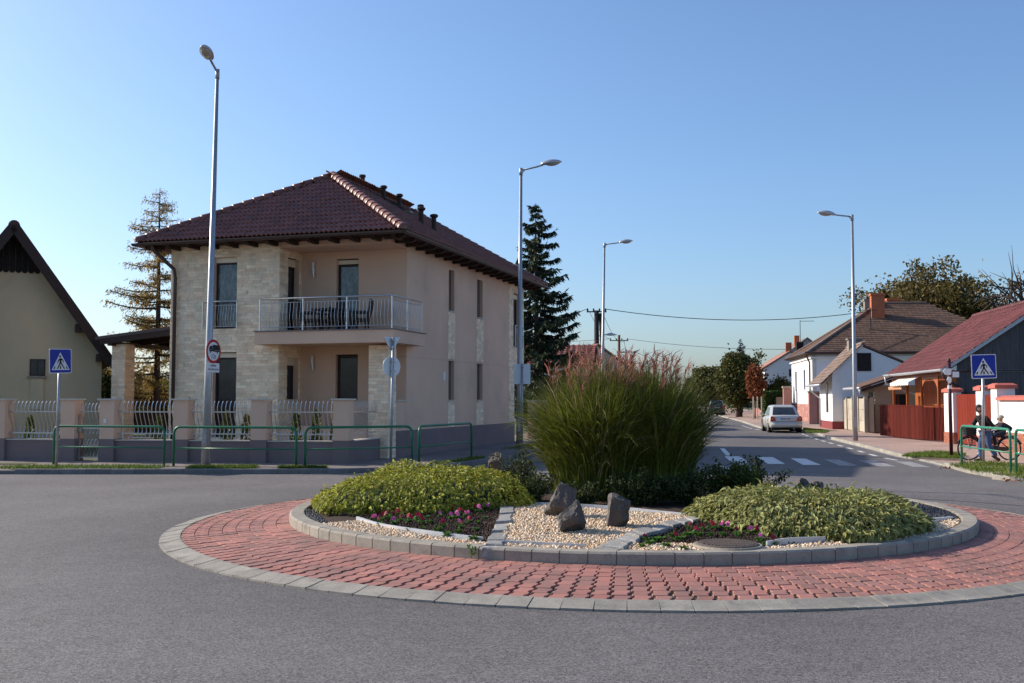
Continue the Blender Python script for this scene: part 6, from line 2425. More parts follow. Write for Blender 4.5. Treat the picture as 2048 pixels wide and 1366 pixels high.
# tall ornamental grass: arching blades and reddish plumes
def ornamental_grass(label, x, y, rad, h, n, n_pl, seed, spread=1.0, bias=(0, 0), bend=1.0):
    r_ = np.random.default_rng(seed)
    t = thing('ornamental_grass', label, 'ornamental grass', (x, y, zi(x, y)), 0, 'two clumps of tall ornamental grass')
    K = 8
    # each blade: start in the tuft, rise, lean outwards, droop at the tip
    a = r_.uniform(0, 2 * math.pi, n)
    q = np.sqrt(r_.uniform(0, 1, n))
    base = np.stack([q * rad * np.cos(a), q * rad * np.sin(a), np.zeros(n)], 1)
    az = a + r_.normal(0, .7, n)
    Ln = h * r_.uniform(.35, 1.04, n) ** .8 * (1.10 - .28 * q)
    lean = np.clip(np.abs(r_.normal(.06, .11, n)) * (0.3 + 1.1 * q) * spread, .01, .9)
    droop = r_.uniform(.2, 1.7, n) * (0.2 + 1.1 * q) * bend
    outv = np.stack([np.cos(az), np.sin(az), np.zeros(n)], 1) + np.array([bias[0], bias[1], 0])
    pts = np.zeros((n, K, 3))
    pts[:, 0] = base
    ang = lean.copy()
    for k in range(1, K):
        s = k / (K - 1)
        an = np.clip(lean + droop * s ** 2.2, 0, 2.5)
        stp = (Ln / (K - 1))[:, None]
        pts[:, k] = pts[:, k - 1] + stp * (np.sin(an)[:, None] * outv + np.cos(an)[:, None] * np.array([0, 0, 1.0]))
    pts[:, :, 2] = np.maximum(pts[:, :, 2], .01)
    W = r_.uniform(.0045, .0085, n)
    side = np.cross(outv, np.array([0, 0, 1.0])) + r_.normal(0, .5, (n, 3))
    side /= np.linalg.norm(side, axis=1, keepdims=True)
    wk = np.array([.7, 1, 1, 1, .95, .8, .5, .08])
    Lp = pts - side[:, None] * (W[:, None] * wk)[:, :, None]
    Rp = pts + side[:, None] * (W[:, None] * wk)[:, :, None]
    V = np.stack([Lp, Rp], 2).reshape(-1, 3)
    f = []
    for k in range(K - 1):
        f.append((2 * k, 2 * k + 1, 2 * k + 3, 2 * k + 2))
    F = (np.array(f)[None] + (np.arange(n) * 2 * K)[:, None, None]).reshape(-1, 4)
    dry = (r_.uniform(size=n) < .07).astype(int)
    part('foliage', fast_mesh('foliage', V, F, [A['blade'], A['straw']], np.repeat(dry, K - 1), smooth=False), None, t)
    # plumes on upright stalks
    st = MB()
    VV, FF = [], []
    o0 = 0
    for k in range(n_pl):
        aa = r_.uniform(0, 2 * math.pi)
        qq = math.sqrt(r_.uniform(0, 1))
        b0 = Vector((qq * rad * .8 * math.cos(aa), qq * rad * .8 * math.sin(aa), 0))
        ln_ = abs(r_.normal(.17, .15)) * (.4 + .9 * qq) * spread
        hz_ = h * (r_.uniform(.86, 1.07) if r_.uniform() < .75 else r_.uniform(.6, .86)) * (1 - .28 * ln_)
        od = Vector((math.cos(aa) + bias[0], math.sin(aa) + bias[1], 0))
        tip = b0 + od * (hz_ * math.tan(min(ln_, .9))) + Vector((0, 0, hz_))
        mid = b0.lerp(tip, .55) + Vector((0, 0, .06))
        st.tube([b0, mid, tip], [.0035, .003, .002], 3)
        # fingers of the plume
        m_ = 13
        ax = (tip - mid).normalized()
        lean_to = Vector((r_.normal(0, .5) + .25, r_.normal(0, .5), 0))
        for j in range(m_):
            s = r_.uniform(0, .24)
            p0 = tip - ax * (.22 - s)
            fd_ = (ax * .85 + Vector(tuple(r_.normal(0, .24, 3))) + lean_to * .30).normalized()
            lf_ = r_.uniform(.10, .23)
            p1 = p0 + fd_ * lf_ * .55
            p2 = p1 + (fd_ + Vector((lean_to.x * .5, lean_to.y * .5, -.35))).normalized() * lf_ * .5
            sd = fd_.cross(Vector(tuple(r_.normal(0, 1, 3)))).normalized()
            wd_ = r_.uniform(.004, .0075)
            VV += [p0 - sd * wd_ * .5, p0 + sd * wd_ * .5, p1 + sd * wd_, p1 - sd * wd_, p2 + sd * wd_ * .4, p2 - sd * wd_ * .4]
            FF += [(o0, o0 + 1, o0 + 2, o0 + 3), (o0 + 3, o0 + 2, o0 + 4, o0 + 5)]
            o0 += 6
    part('stalk', st, A['straw'], t)
    part('plume', fast_mesh('plume', np.array([tuple(v) for v in VV]), np.array(FF), A['plume']), None, t, stuff=True)
    return t


ornamental_grass('left and broader clump of tall grass with leaning pink plumes', 1.25, 15.55, .64, 2.04, 10500, 70, 21, .34, (-.05, 0), .9)
ornamental_grass('darker clump of tall grass with upright plumes, on the side of the crossing', 2.06, 15.75, .60, 2.0, 10500, 64, 22, .28, (-.02, 0), .75)


# pansies, one object each
A['pansy_leaf'] = mat('pansy_leaf', (.075, .175, .025), rnd=.3, var=.1, fvar=0, trans=.25)
PET = {}
for nm, c_ in (('crimson', (.42, .012, .045)), ('pink', (.62, .09, .26)), ('dark red', (.22, .008, .022))):
    PET[nm] = mat('petal_' + nm.replace(' ', '_'), c_, rnd=.25, rndcol=(min(1, c_[0] * 1.5), c_[1] * 2.5, c_[2] * 2.2), var=.1, fvar=0, trans=.3, rough=.6)
pcount = {}


def pansy_proto(nm, nb, seed):
    r_ = np.random.default_rng(seed)
    N = 26
    d = r_.normal(size=(N, 3)) * np.array([1, 1, .25]) + np.array([0, 0, .35])
    P = r_.normal(0, .022, (N, 3)) * np.array([1, 1, .4]) + np.array([0, 0, .035])
    V, F = many(np.array(_lv) * np.array([1.7, 1, 1]), _lf, frames(d), P, r_.uniform(.04, .075, N))
    lv = fast_mesh('leaves', V, F, A['pansy_leaf'], smooth=True)
    bl = []
    for k in range(nb):
        a = r_.uniform(0, 6.28)
        c = np.array([.045 * math.cos(a) * (k > 0), .045 * math.sin(a) * (k > 0), r_.uniform(.085, .125)])
        face = np.array([r_.normal(0, .4), -1 + r_.normal(0, .3), .55])
        Fm = frames(face[None])[0]
        mb = MB()
        for j in range(5):
            b = 2 * math.pi * j / 5 + .3
            q = []
            for i in range(7):
                t = i / 6 * 2 * math.pi
                x, z = .019 * math.cos(b) + .017 * math.cos(t), .019 * math.sin(b) + .017 * math.sin(t)
                q.append(tuple(Fm @ np.array([x, .004 * math.sin(j * 2.4), z]) + c))
            mb.add(q[:6], [(0, 1, 2, 3, 4, 5)])
        mb.tube([(0, 0, .02), tuple(c)], .003, 4, 1)
        bl.append(mb.mesh('blossom', [PET[nm], A['pansy_leaf']]))
    return lv, bl


protos = {(nm, nb): pansy_proto(nm, nb, 31 + nb * 5 + i) for i, nm in enumerate(PET) for nb in (1, 2, 3)}
leaf_only = pansy_proto('pink', 0, 77)[0]
bed1 = [(680, 570, 'p'), (780, 545, 'c'), (825, 560, 'd'), (865, 550, 'c'), (900, 530, 'c'), (940, 590, 'c'), (1000, 585, 'c'), (880, 580, 'd'), (830, 600, 'p'), (1040, 605, 'd'), (1170, 560, 'p'), (1250, 575, 'p'), (1310, 545, 'c'),
        (1360, 515, 'd'), (1300, 580, 'p'), (1310, 612, 'p'), (1430, 520, 'c'), (1460, 540, 'p'), (1520, 520, 'p'), (1380, 600, 'c'), (1190, 625, 'c'), (1325, 632, 'd'), (1360, 560, 'p'), (720, 590, 'd'), (760, 575, 'd'), (1270, 530, 'c'),
        (1230, 685, ''), (1420, 710, ''), (1310, 665, ''), (950, 645, ''), (1100, 600, ''), (1450, 610, ''), (740, 610, ''), (1050, 640, ''), (1160, 655, ''), (1440, 650, ''), (1500, 580, ''), (1080, 570, ''), (960, 560, '')]
bed2 = [(1410, 560, 'd'), (1450, 585, 'c'), (1310, 622, 'd'), (1635, 552, 'p'), (1680, 562, 'p'), (1740, 585, 'd'), (1830, 580, 'p'), (1890, 585, 'c'), (1505, 565, 'd'), (1910, 625, 'p'), (1100, 622, 'd'), (1575, 555, 'c'),
        (1130, 645, ''), (1250, 660, ''), (1380, 680, ''), (1350, 625, ''), (1560, 595, ''), (1650, 595, ''), (1950, 645, ''), (2000, 645, 'd'), (1180, 630, ''), (1220, 620, ''), (1290, 600, ''), (1400, 600, ''), (1480, 600, ''), (1760, 600, ''), (1080, 660, '')]
names = {'p': 'pink', 'c': 'crimson', 'd': 'dark red'}
ORD = 'first second third fourth fifth sixth seventh eighth ninth tenth eleventh twelfth thirteenth fourteenth fifteenth sixteenth'.split()
for bed, (sx, sy, ox, oy), where, short in ((bed1, (560 / 2048, 280 / 1024, 560, 880), 'in the dense soil bed below the yellow green mound', 'dense bed'), (bed2, (580 / 2048, 260 / 918, 980, 900), 'in the soil bed round the manhole cover', 'manhole bed')):
    order = {}
    for px, py, k in sorted(bed, key=lambda q: -q[0] if bed is bed1 else q[0]):
        order[k] = order.get(k, 0) + 1
        nth = ORD[order[k] - 1]
        p = G(px * sx + ox, py * sy + oy + 3, .27)
        if math.hypot(p.x - CX, p.y - CY) > R_IN - .1:
            p = Vector((CX, CY, 0)) + (p - Vector((CX, CY, 0))).normalized() * (R_IN - .12)
        nb = random.choice((1, 1, 2, 2, 3))
        lb = ('%s flowering pansy, %s %s one from the granite setts, %s' % (names[k], nth, names[k], short)) if k else '%s flowerless green pansy from the granite setts, %s' % (nth, short)
        t = thing('pansy', lb, 'flower', (p.x, p.y, zi(p.x, p.y)), random.uniform(-.6, .6), ('pansies with %s flowers ' % names[k] if k else 'pansies without flowers ') + where)
        s = random.uniform(.62, .92)
        t.scale = (s, s, s)
        if k:
            lv, bl = protos[(names[k], nb)]
            link('leaves', lv, t)
            for m_ in bl:
                link('blossom', m_, t)
        else:
            link('leaves', leaf_only, t)
# a weed in the kerb joint
wp = polar(R_KERB + .02, math.atan2(-4.35, -1.62), Z_KB)
wt = thing('weed', 'small green weed growing from the foot of the island kerb', 'weed', G(943, 1116, .15), 0)
N = 22
V, F = many(_lv, _lf, frames(rng.normal(size=(N, 3)) + np.array([0, -.2, .7])), np.stack([rng.normal(0, .018, N), rng.normal(0, .012, N), rng.uniform(0, .11, N)], 1), rng.uniform(.03, .065, N))
part('leaves', fast_mesh('leaves', V, F, A['pansy_leaf'], smooth=True), None, wt)
part('stem', MB().tube([(0, 0, 0), (.01, 0, .12)], .004, 4), A['pansy_leaf'], wt)


# ------------------------------------------------------------------ trees
def leaf_mat(name, c1, c2, trans=.25, scale=.5, r=.6, var=.18):
    return mat(name, c1, rnd=.4, rndcol=c2, rndmix=.5, var=var, scale=scale, fvar=0, trans=trans, rough=r)


A['bark'] = mat('tree_bark', (.065, .05, .04), var=.25, scale=3, fine=15, fvar=.25, stretch=(4, 4, .6), rough=.95)
LQ = ([(-.30, 0, 0), (.30, 0, 0), (.36, .5, .10), (0, 1.05, -.05), (-.36, .5, .10)], [(0, 1, 2, 3, 4)])


def broad_tree(name, label, base, h, cz, rx, ry, rz, trunk_r, limbs, n, ls, m, seed, group=None, clump=.17, sub=3, cat='tree', shell=.55, lean=0, fill=0.0, trunk=True):
    r_ = np.random.default_rng(seed)
    t = thing(name, label, cat, base, 0, group)
    tb = MB()
    fork = max(.12 * h, cz - rz * .75)
    tb.tube([(0, 0, -.1), (lean * .3 + .02, 0, fork * .5), (lean, .02, fork), (lean * 1.2, 0, cz)], [trunk_r * 1.25, trunk_r, trunk_r * .85, trunk_r * .4], 8)
    ends = []
    for k in range(limbs):
        d = r_.normal(size=3)
        d /= np.linalg.norm(d)
        d[2] = abs(d[2]) * .9 - .22
        q = r_.uniform(shell, 1.0)
        e = np.array([lean, 0, cz]) + d * np.array([rx, ry, rz]) * q
        s0 = np.array([lean, 0, r_.uniform(fork * .9, min(cz, e[2]) if min(cz, e[2]) > fork else fork)])
        mid = s0 * .45 + e * .55 + np.array([0, 0, .10 * rz]) + r_.normal(0, .05, 3) * rx
        tb.tube([tuple(s0), tuple(mid), tuple(e)], [trunk_r * .42, trunk_r * .22, trunk_r * .05], 5)
        ends.append(e)
        for j in range(sub):
            s = r_.uniform(.35, .9)
            p = mid * (1 - s) + e * s if s > .5 else s0 * (1 - s) + mid * s
            e2 = p + r_.normal(0, .26, 3) * np.array([rx, ry, rz])
            tb.tube([tuple(p), tuple((p + e2) / 2 + r_.normal(0, .03, 3) * rx), tuple(e2)], [trunk_r * .13, trunk_r * .08, trunk_r * .02], 4)
            ends.append(e2)
    part('trunk', tb, A['bark'], t, smooth=True)
    if n:
        E = np.array(ends)
        ci = r_.integers(0, len(E), n)
        sp = clump * r_.uniform(.6, 1.4, len(E))[ci][:, None]
        P = E[ci] + r_.normal(0, 1, (n, 3)) * sp * np.array([rx, ry, rz * .8])
        if fill:
            k = int(n * fill)
            d = rand_dirs(k) * np.array([rx, ry, rz]) * (r_.uniform(.5, 1, k) ** .5)[:, None]
            wob = 1 + .10 * np.sin(d[:, 0:1] * 5.1 / rx + seed) * np.cos(d[:, 2:3] * 4.3 / rz)
            P[:k] = np.array([lean, 0, cz]) + d * wob
        P[:, 2] = np.maximum(P[:, 2], cz - rz * 1.12)
        V, F = many(*LQ, frames(r_.normal(size=(n, 3)) + np.array([0, 0, -.3]), r_.normal(size=(n, 3))), P, r_.uniform(.6, 1.35, n) * ls)
        part('crown', fast_mesh('crown', V, F, m), None, t)
    return t


def conifer(name, label, base, h, rmax, z0, levels, per, n_twig, tw_len, m, seed, droop=.25, hang=.8, trunk_r=.17, power=.8, gaps=0.0, lift=.0, twist=0, group=None, scatter=.9, rv=.38, jit=.02):
    """whorls of branches hung with many narrow sprays of needles"""
    r_ = np.random.default_rng(seed)
    t = thing(name, label, 'tree', base, 0, group)
    tb = MB()
    tb.tube([(0, 0, -.1), (.03, 0, h * .4), (0, .02, h * .8), (0, 0, h)], [trunk_r * 1.2, trunk_r * .8, trunk_r * .35, .012], 8)
    P, D, S = [], [], []
    for l in range(levels):
        f0 = (l + r_.uniform(-.3, .3)) / levels
        for b in range(per):
            f = min(.985, max(0, f0 + r_.uniform(-1, 1) * scatter / levels))
            z = z0 + (h - z0) * f
            L = rmax * max(.03, 1 - f) ** power * (1 - .35 * max(0, .12 - f) / .12)
            if r_.uniform() < gaps:
                continue
            a = 2 * math.pi * (b / per) + l * 1.1 + r_.uniform(-.4, .4)
            Lb = L * r_.uniform(1.08 - rv * 1.6, 1.12)
            od = np.array([math.cos(a), math.sin(a), 0])
            K = 6
            pts = []
            for k in range(K):
                s = k / (K - 1)
                pts.append(np.array([0, 0, z]) + od * Lb * s + np.array([0, 0, Lb * (lift * s - droop * math.sin(math.pi * .62 * s) + droop * .55 * s * s * s)]))
            if Lb > .25:
                tb.tube([tuple(p) for p in pts], [.012 + .016 * Lb * (1 - k / K) for k in range(K)], 4)
            nt_ = max(4, int(n_twig * (Lb / rmax) ** .85))
            s = r_.uniform(.12, 1.0, nt_)
            idx = np.minimum((s * (K - 1)).astype(int), K - 2)
            fr = s * (K - 1) - idx
            A_ = np.array(pts)
            p = A_[idx] * (1 - fr)[:, None] + A_[idx + 1] * fr[:, None]
            sidev = np.array([-od[1], od[0], 0])
            sg = r_.choice([-1, 1], nt_)[:, None]
            dd = od * r_.uniform(.1, .8, nt_)[:, None] + sidev * sg * r_.uniform(.1, .9, nt_)[:, None] + np.array([0, 0, -1.0]) * (hang * r_.uniform(.2, 1.3, nt_))[:, None] + r_.normal(0, .18, (nt_, 3))
            P.append(p + r_.normal(0, jit, (nt_, 3)))
            D.append(dd)
            S.append(tw_len * r_.uniform(.55, 1.3, nt_) * (.55 + .45 * min(1, Lb / (rmax * .5))))
    part('trunk', tb, A['bark'], t, smooth=True)
    P, D, S = np.concatenate(P), np.concatenate(D), np.concatenate(S)
    N = len(P)
    roll = r_.uniform(0, 6.28, N)
    # a spray: three crossing slivers
    bv = [(-.07, 0, 0), (.07, 0, 0), (.10, .5, 0), (.0, 1, 0), (-.10, .5, 0)]
    V, F = many(bv, [(0, 1, 2, 3, 4)], frames(D, roll=roll), P, S)
    Rm2 = frames(D + r_.normal(0, .35, D.shape) * np.linalg.norm(D, axis=1, keepdims=True), roll=roll + 1.57)
    V2, F2 = many(bv, [(0, 1, 2, 3, 4)], Rm2, P, S * .9)
    part('crown', fast_mesh('crown', np.concatenate([V, V2]), np.concatenate([F, F2 + len(V)]), m), None, t)
    return t


A['larch'] = leaf_mat('golden_larch_needles', (.40, .255, .07), (.27, .21, .07), .5)
A['spruce'] = leaf_mat('dark_spruce_needles', (.030, .047, .024), (.050, .068, .032), .2)
lb_ = PY(312, 800, 46)
conifer('larch', 'tall thin golden larch between the old house and the villa', (lb_.x, 46, .1), PY(300, 376, 46).z - .1, 2.7, 1.9, 34, 5, 210, .15, A['larch'], 51, droop=.10, hang=1.0, trunk_r=.15, power=.52, gaps=.28, scatter=2.4, rv=.5, lift=.14, jit=.10)
sp_ = PY(1072, 790, 53)
conifer('spruce', 'dark spruce with drooping boughs rising behind the villa corner', (sp_.x, 53, .1), PY(1071, 406, 53).z - .1, 3.3, 1.2, 38, 5, 190, .34, A['spruce'], 52, droop=.26, hang=.9, trunk_r=.17, power=.66, gaps=.04, scatter=1.6, rv=.45, lift=.10)
p = PY(1483, 800, 132)
conifer('blue_spruce', 'blue grey spruce tip above the round street tree', (p.x, 132, .1), PY(1483, 677, 132).z - .1, 2.2, 1.0, 18, 6, 60, .6, leaf_mat('blue_spruce_needles', (.05, .085, .085), (.07, .105, .10), .1), 53, droop=.1, hang=.3, power=.9)

wp_ = PY(1868, 800, 100)
broad_tree('walnut_tree', 'large bronze green walnut tree behind the hip roofed house', (wp_.x, 100, .1), 14, 9.3, 7.0, 6.0, 5.2, .45, 60, 52000, .25, leaf_mat('bronze_walnut_leaf', (.10, .092, .026), (.165, .11, .032), .3), 61, clump=.085, sub=7, shell=.35, fill=.10)
bp_ = PY(2075, 800, 72)
broad_tree('bare_tree', 'nearly bare tree top at the picture edge above the barn roof', (bp_.x, 72, .1), 11.5, 7.6, 3.6, 3.2, 4.4, .45, 44, 260, .2, leaf_mat('last_brown_leaf', (.12, .06, .03), (.16, .10, .04)), 62, clump=.1, sub=5, shell=.8)
st_ = G(1482, 834, .11)
A['street_leaf'] = leaf_mat('dense_green_leaf', (.060, .078, .018), (.115, .10, .022), .25)
broad_tree('street_tree', 'big round dark green street tree beside the dark car', (st_.x + .15, st_.y + 1.5, .1), 6.2, 3.55, 2.15, 2.1, 2.65, .28, 26, 13000, .21, A['street_leaf'], 63, 'round crowned trees along the street', fill=.55)
p = G(1497, 836, .11)
broad_tree('red_tree', 'small orange red tree staked in front of the round street tree', (p.x, p.y - 2.5, .1), 4.8, 3.15, .78, .7, 1.55, .05, 14, 2600, .17, leaf_mat('orange_red_leaf', (.25, .075, .026), (.17, .055, .022), .3), 64, fill=.35)
for i, (u, lb2) in enumerate(((1491, 'white stake nearest the dark car beside the red tree'), (1499, 'white stake in the middle by the red tree trunk'), (1507, 'white stake towards the silver car by the red tree'))):
    q = G(u, 837, .11)
    o = thing('tree_stake', lb2, 'stake', (q.x, q.y - 3, .1), 0, 'stakes round the red tree')
    part('post', MB().tube([(0, 0, 0), (0, 0, 1.9)], .05, 6), A['concrete_slab'], o)
for i, (u, Yt, h_, rw_, lb2) in enumerate(((1412, 122, 5.6, 1.7, 'smaller dark street tree beyond the dark car'), (1392, 150, 5.2, 1.8, 'distant street tree at the end of the street'), (1432, 140, 6.0, 1.6, 'pale tree top between the two round street trees'))):
    q = PY(u, 800, Yt)
    broad_tree('street_tree', lb2, (q.x, Yt, .1), h_, h_ * .58, rw_, rw_, h_ * .42, .18, 18, 5000, .26, A['street_leaf'], 70 + i, 'round crowned trees along the street', fill=.5)
q = PY(1560, 800, 100)
broad_tree('garden_bush', 'yellow green bush before the white far house', (q.x, 100, .1), 3.8, 2.2, 1.25, 1.2, 1.6, .08, 14, 3200, .2, leaf_mat('autumn_yellow_leaf', (.16, .13, .03), (.10, .11, .03), .3), 75, cat='bush', fill=.4)
q = PY(1532, 800, 98)
broad_tree('garden_bush', 'low green bush between red tree and hedge', (q.x, 98, .1), 2.6, 1.6, 1.0, .9, .9, .06, 10, 1800, .18, leaf_mat('bush_green_leaf', (.06, .09, .03), (.10, .13, .05), .25), 76, cat='bush', fill=.5)


def hedge_block(label, u0, u1, Y_, z1):
    a, b = PY(u0, 800, Y_), PY(u1, 800, Y_)
    t = thing('hedge', label, 'hedge', ((a.x + b.x) / 2, Y_, .1), SA, 'clipped hedge blocks behind the dark fence')
    w_ = (b.x - a.x) / 2
    N = 2600
    P = rng.uniform(-1, 1, (N, 3)) * np.array([w_, .7, z1 / 2 - .1])
    ax = rng.integers(0, 3, N)
    for i, s in enumerate((w_, .7, z1 / 2 - .1)):
        P[ax == i, i] = np.sign(P[ax == i, i]) * s
    P[:, 2] += z1 / 2
    V, F = many(*LQ, frames(rand_dirs(N), rand_dirs(N)), P, rng.uniform(.1, .2, N))
    part('foliage', fast_mesh('foliage', V, F, leaf_mat('hedge_leaf', (.05, .10, .02), (.08, .14, .03))), None, t)
    part('core', MB().box((-w_ * .95, -.62, 0), (w_ * .95, .62, z1 * .93)), A['dark_leaf'], t)


hedge_block('clipped green hedge block nearer the red tree', 1526, 1541, 97, 2.45)
hedge_block('clipped green hedge block beside the brick pier', 1544, 1567, 97, 2.5)
# autumn growth behind the tall grass
for i, (u, vt, Yt, rw_, c1, c2, lb2, n_) in enumerate(((1245, 722, 84, 1.5, (.22, .105, .03), (.16, .12, .035), 'orange autumn tree behind the tall grass plumes', 2600), (1290, 742, 96, 1.6, (.20, .10, .03), (.10, .10, .03), 'smaller brown autumn tree beyond the brown pole', 2200),
                                                       (1176, 690, 58, .35, (.40, .16, .11), (.30, .12, .07), 'slender sapling with salmon leaves before the dark pole', 90))):
    q = PY(u, 800, Yt)
    h_ = PY(u, vt, Yt).z - .1
    broad_tree('autumn_tree', lb2, (q.x, Yt, .1), h_, h_ * .62, rw_, rw_, h_ * .38, .07 if n_ > 100 else .03, 12, n_, .24 if n_ > 100 else .13, leaf_mat('autumn_leaf', c1, c2, .3), 80 + i, 'autumn trees beyond the island')
# garden behind the carport
for i, (u, vt, Yt, rw_, c1, c2, lb2) in enumerate(((268, 735, 58, 1.5, (.11, .10, .03), (.27, .12, .03), 'orange and green shrub seen under the carport roof'), (296, 752, 62, 1.4, (.045, .065, .035), (.08, .10, .04), 'dark green shrub beside the larch trunk'), (325, 760, 60, 1.1, (.26, .20, .03), (.16, .14, .03), 'yellow shrub between larch trunk and villa wall'),
                                                   (225, 720, 52, .9, (.07, .08, .02), (.20, .13, .02), 'yellow flecked shrub between old house and carport pillar'), (206, 740, 48, .7, (.03, .045, .02), (.06, .07, .02), 'dark climbing shrub beside the old house wall'), (340, 745, 70, 2.0, (.06, .075, .04), (.10, .08, .05), 'far grey green tree behind the larch'), (250, 750, 75, 2.4, (.05, .07, .04), (.09, .08, .05), 'far dark tree behind the carport'))):
    q = PY(u, 800, Yt)
    h_ = PY(u, vt, Yt).z - .1
    broad_tree('garden_shrub', lb2, (q.x, Yt, .1), h_, h_ * .55, rw_, rw_, h_ * .47, .06, 12, 2600, .16, leaf_mat('garden_leaf', c1, c2, .3), 90 + i, 'garden shrubs seen past the villa', cat='shrub', fill=.4)
p = PY(290, 796, 49)
rl_ = thing('garden_rail', 'dark low garden rail under the carport roof', 'fence', (p.x, 49, .1), 0)
part('rail', MB().box((-2.2, -.03, 1.65), (1.2, .03, 1.76)), A['brown'], rl_)
for x in (-2.1, -1.0, .1, 1.1):
    part('post', MB().box((x, -.05, 0), (x + .08, .05, 1.64)), A['brown'], rl_)
part('panel', MB().box((-2.2, -.01, .1), (1.2, .01, 1.1)), A['brown'], rl_)
# dark bush at the foot of the spruce
q = PY(1062, 800, 50)
broad_tree('garden_shrub', 'dark round shrub at the foot of the spruce', (q.x, 50, .1), 2.6, 1.5, 1.15, 1.0, 1.1, .06, 12, 2600, .15, A['spruce'], 99, None, cat='shrub', fill=.5)
# thuja columns behind the villa fence
for i, (u, h_) in enumerate(((652, 1.05), (612, 1.1), (570, 1.0), (469, .95), (428, 1.05), (337, 1.0), (290, .9), (182, .95), (95, .95), (25, .9))):
    s = fx(u)
    p = fence.matrix_basis @ Vector((s, .75, 0))
    t = thing('thuja', 'small green thuja column behind the wavy bars, %s one counting from the corner pillar' % ORD[i], 'shrub', (p.x, p.y, .1), 0, 'thuja columns behind the villa fence')
    N = 420
    z = rng.uniform(0, 1, N)
    a = rng.uniform(0, 6.28, N)
    rr = .17 * (1 - z) ** .6 + .02
    P = np.stack([rr * np.cos(a), rr * np.sin(a), z * (h_ + .25)], 1)
    D = np.stack([np.cos(a) * .5, np.sin(a) * .5, np.full(N, 1.0)], 1) + rng.normal(0, .25, (N, 3))
    V, F = many(*LQ, frames(D), P, rng.uniform(.05, .11, N))
    part('foliage', fast_mesh('foliage', V, F, leaf_mat('thuja_leaf', (.07, .10, .018), (.12, .14, .03)) if i == 0 else A['thuja']), None, t)
    if i == 0:
        A['thuja'] = t.children[0].data.materials[0]
# ------------------------------------------------------------------ cars
A['silver'] = mat('silver_car_paint', (.60, .585, .54), metal=.2, rough=.28, coat=.6, var=.02, fvar=0)
A['black_paint'] = mat('black_car_paint', (.012, .014, .022), metal=.2, rough=.2, coat=.8, var=.05, fvar=0)
A['car_glass'] = glass_mat('car_glass', (.015, .02, .026), .03, .7)
A['tail_red'] = mat('tail_lamp_red', (.40, .012, .01), rough=.15, spec=.7, var=.2, scale=20, fvar=0)
A['tail_amber'] = mat('tail_lamp_amber', (.60, .18, .05), rough=.15, spec=.7, var=.1, fvar=0)
A['tyre'] = mat('tyre_rubber', (.018, .018, .019), rough=.85, var=.1)
A['rim'] = mat('wheel_rim', (.45, .45, .46), metal=.7, rough=.35, var=.05)
A['under'] = mat('car_underside', (.012, .012, .012), rough=.9, var=.1)
A['plate_blue'] = mat('plate_blue_band', (.01, .04, .32), rough=.4, var=0, fvar=0)


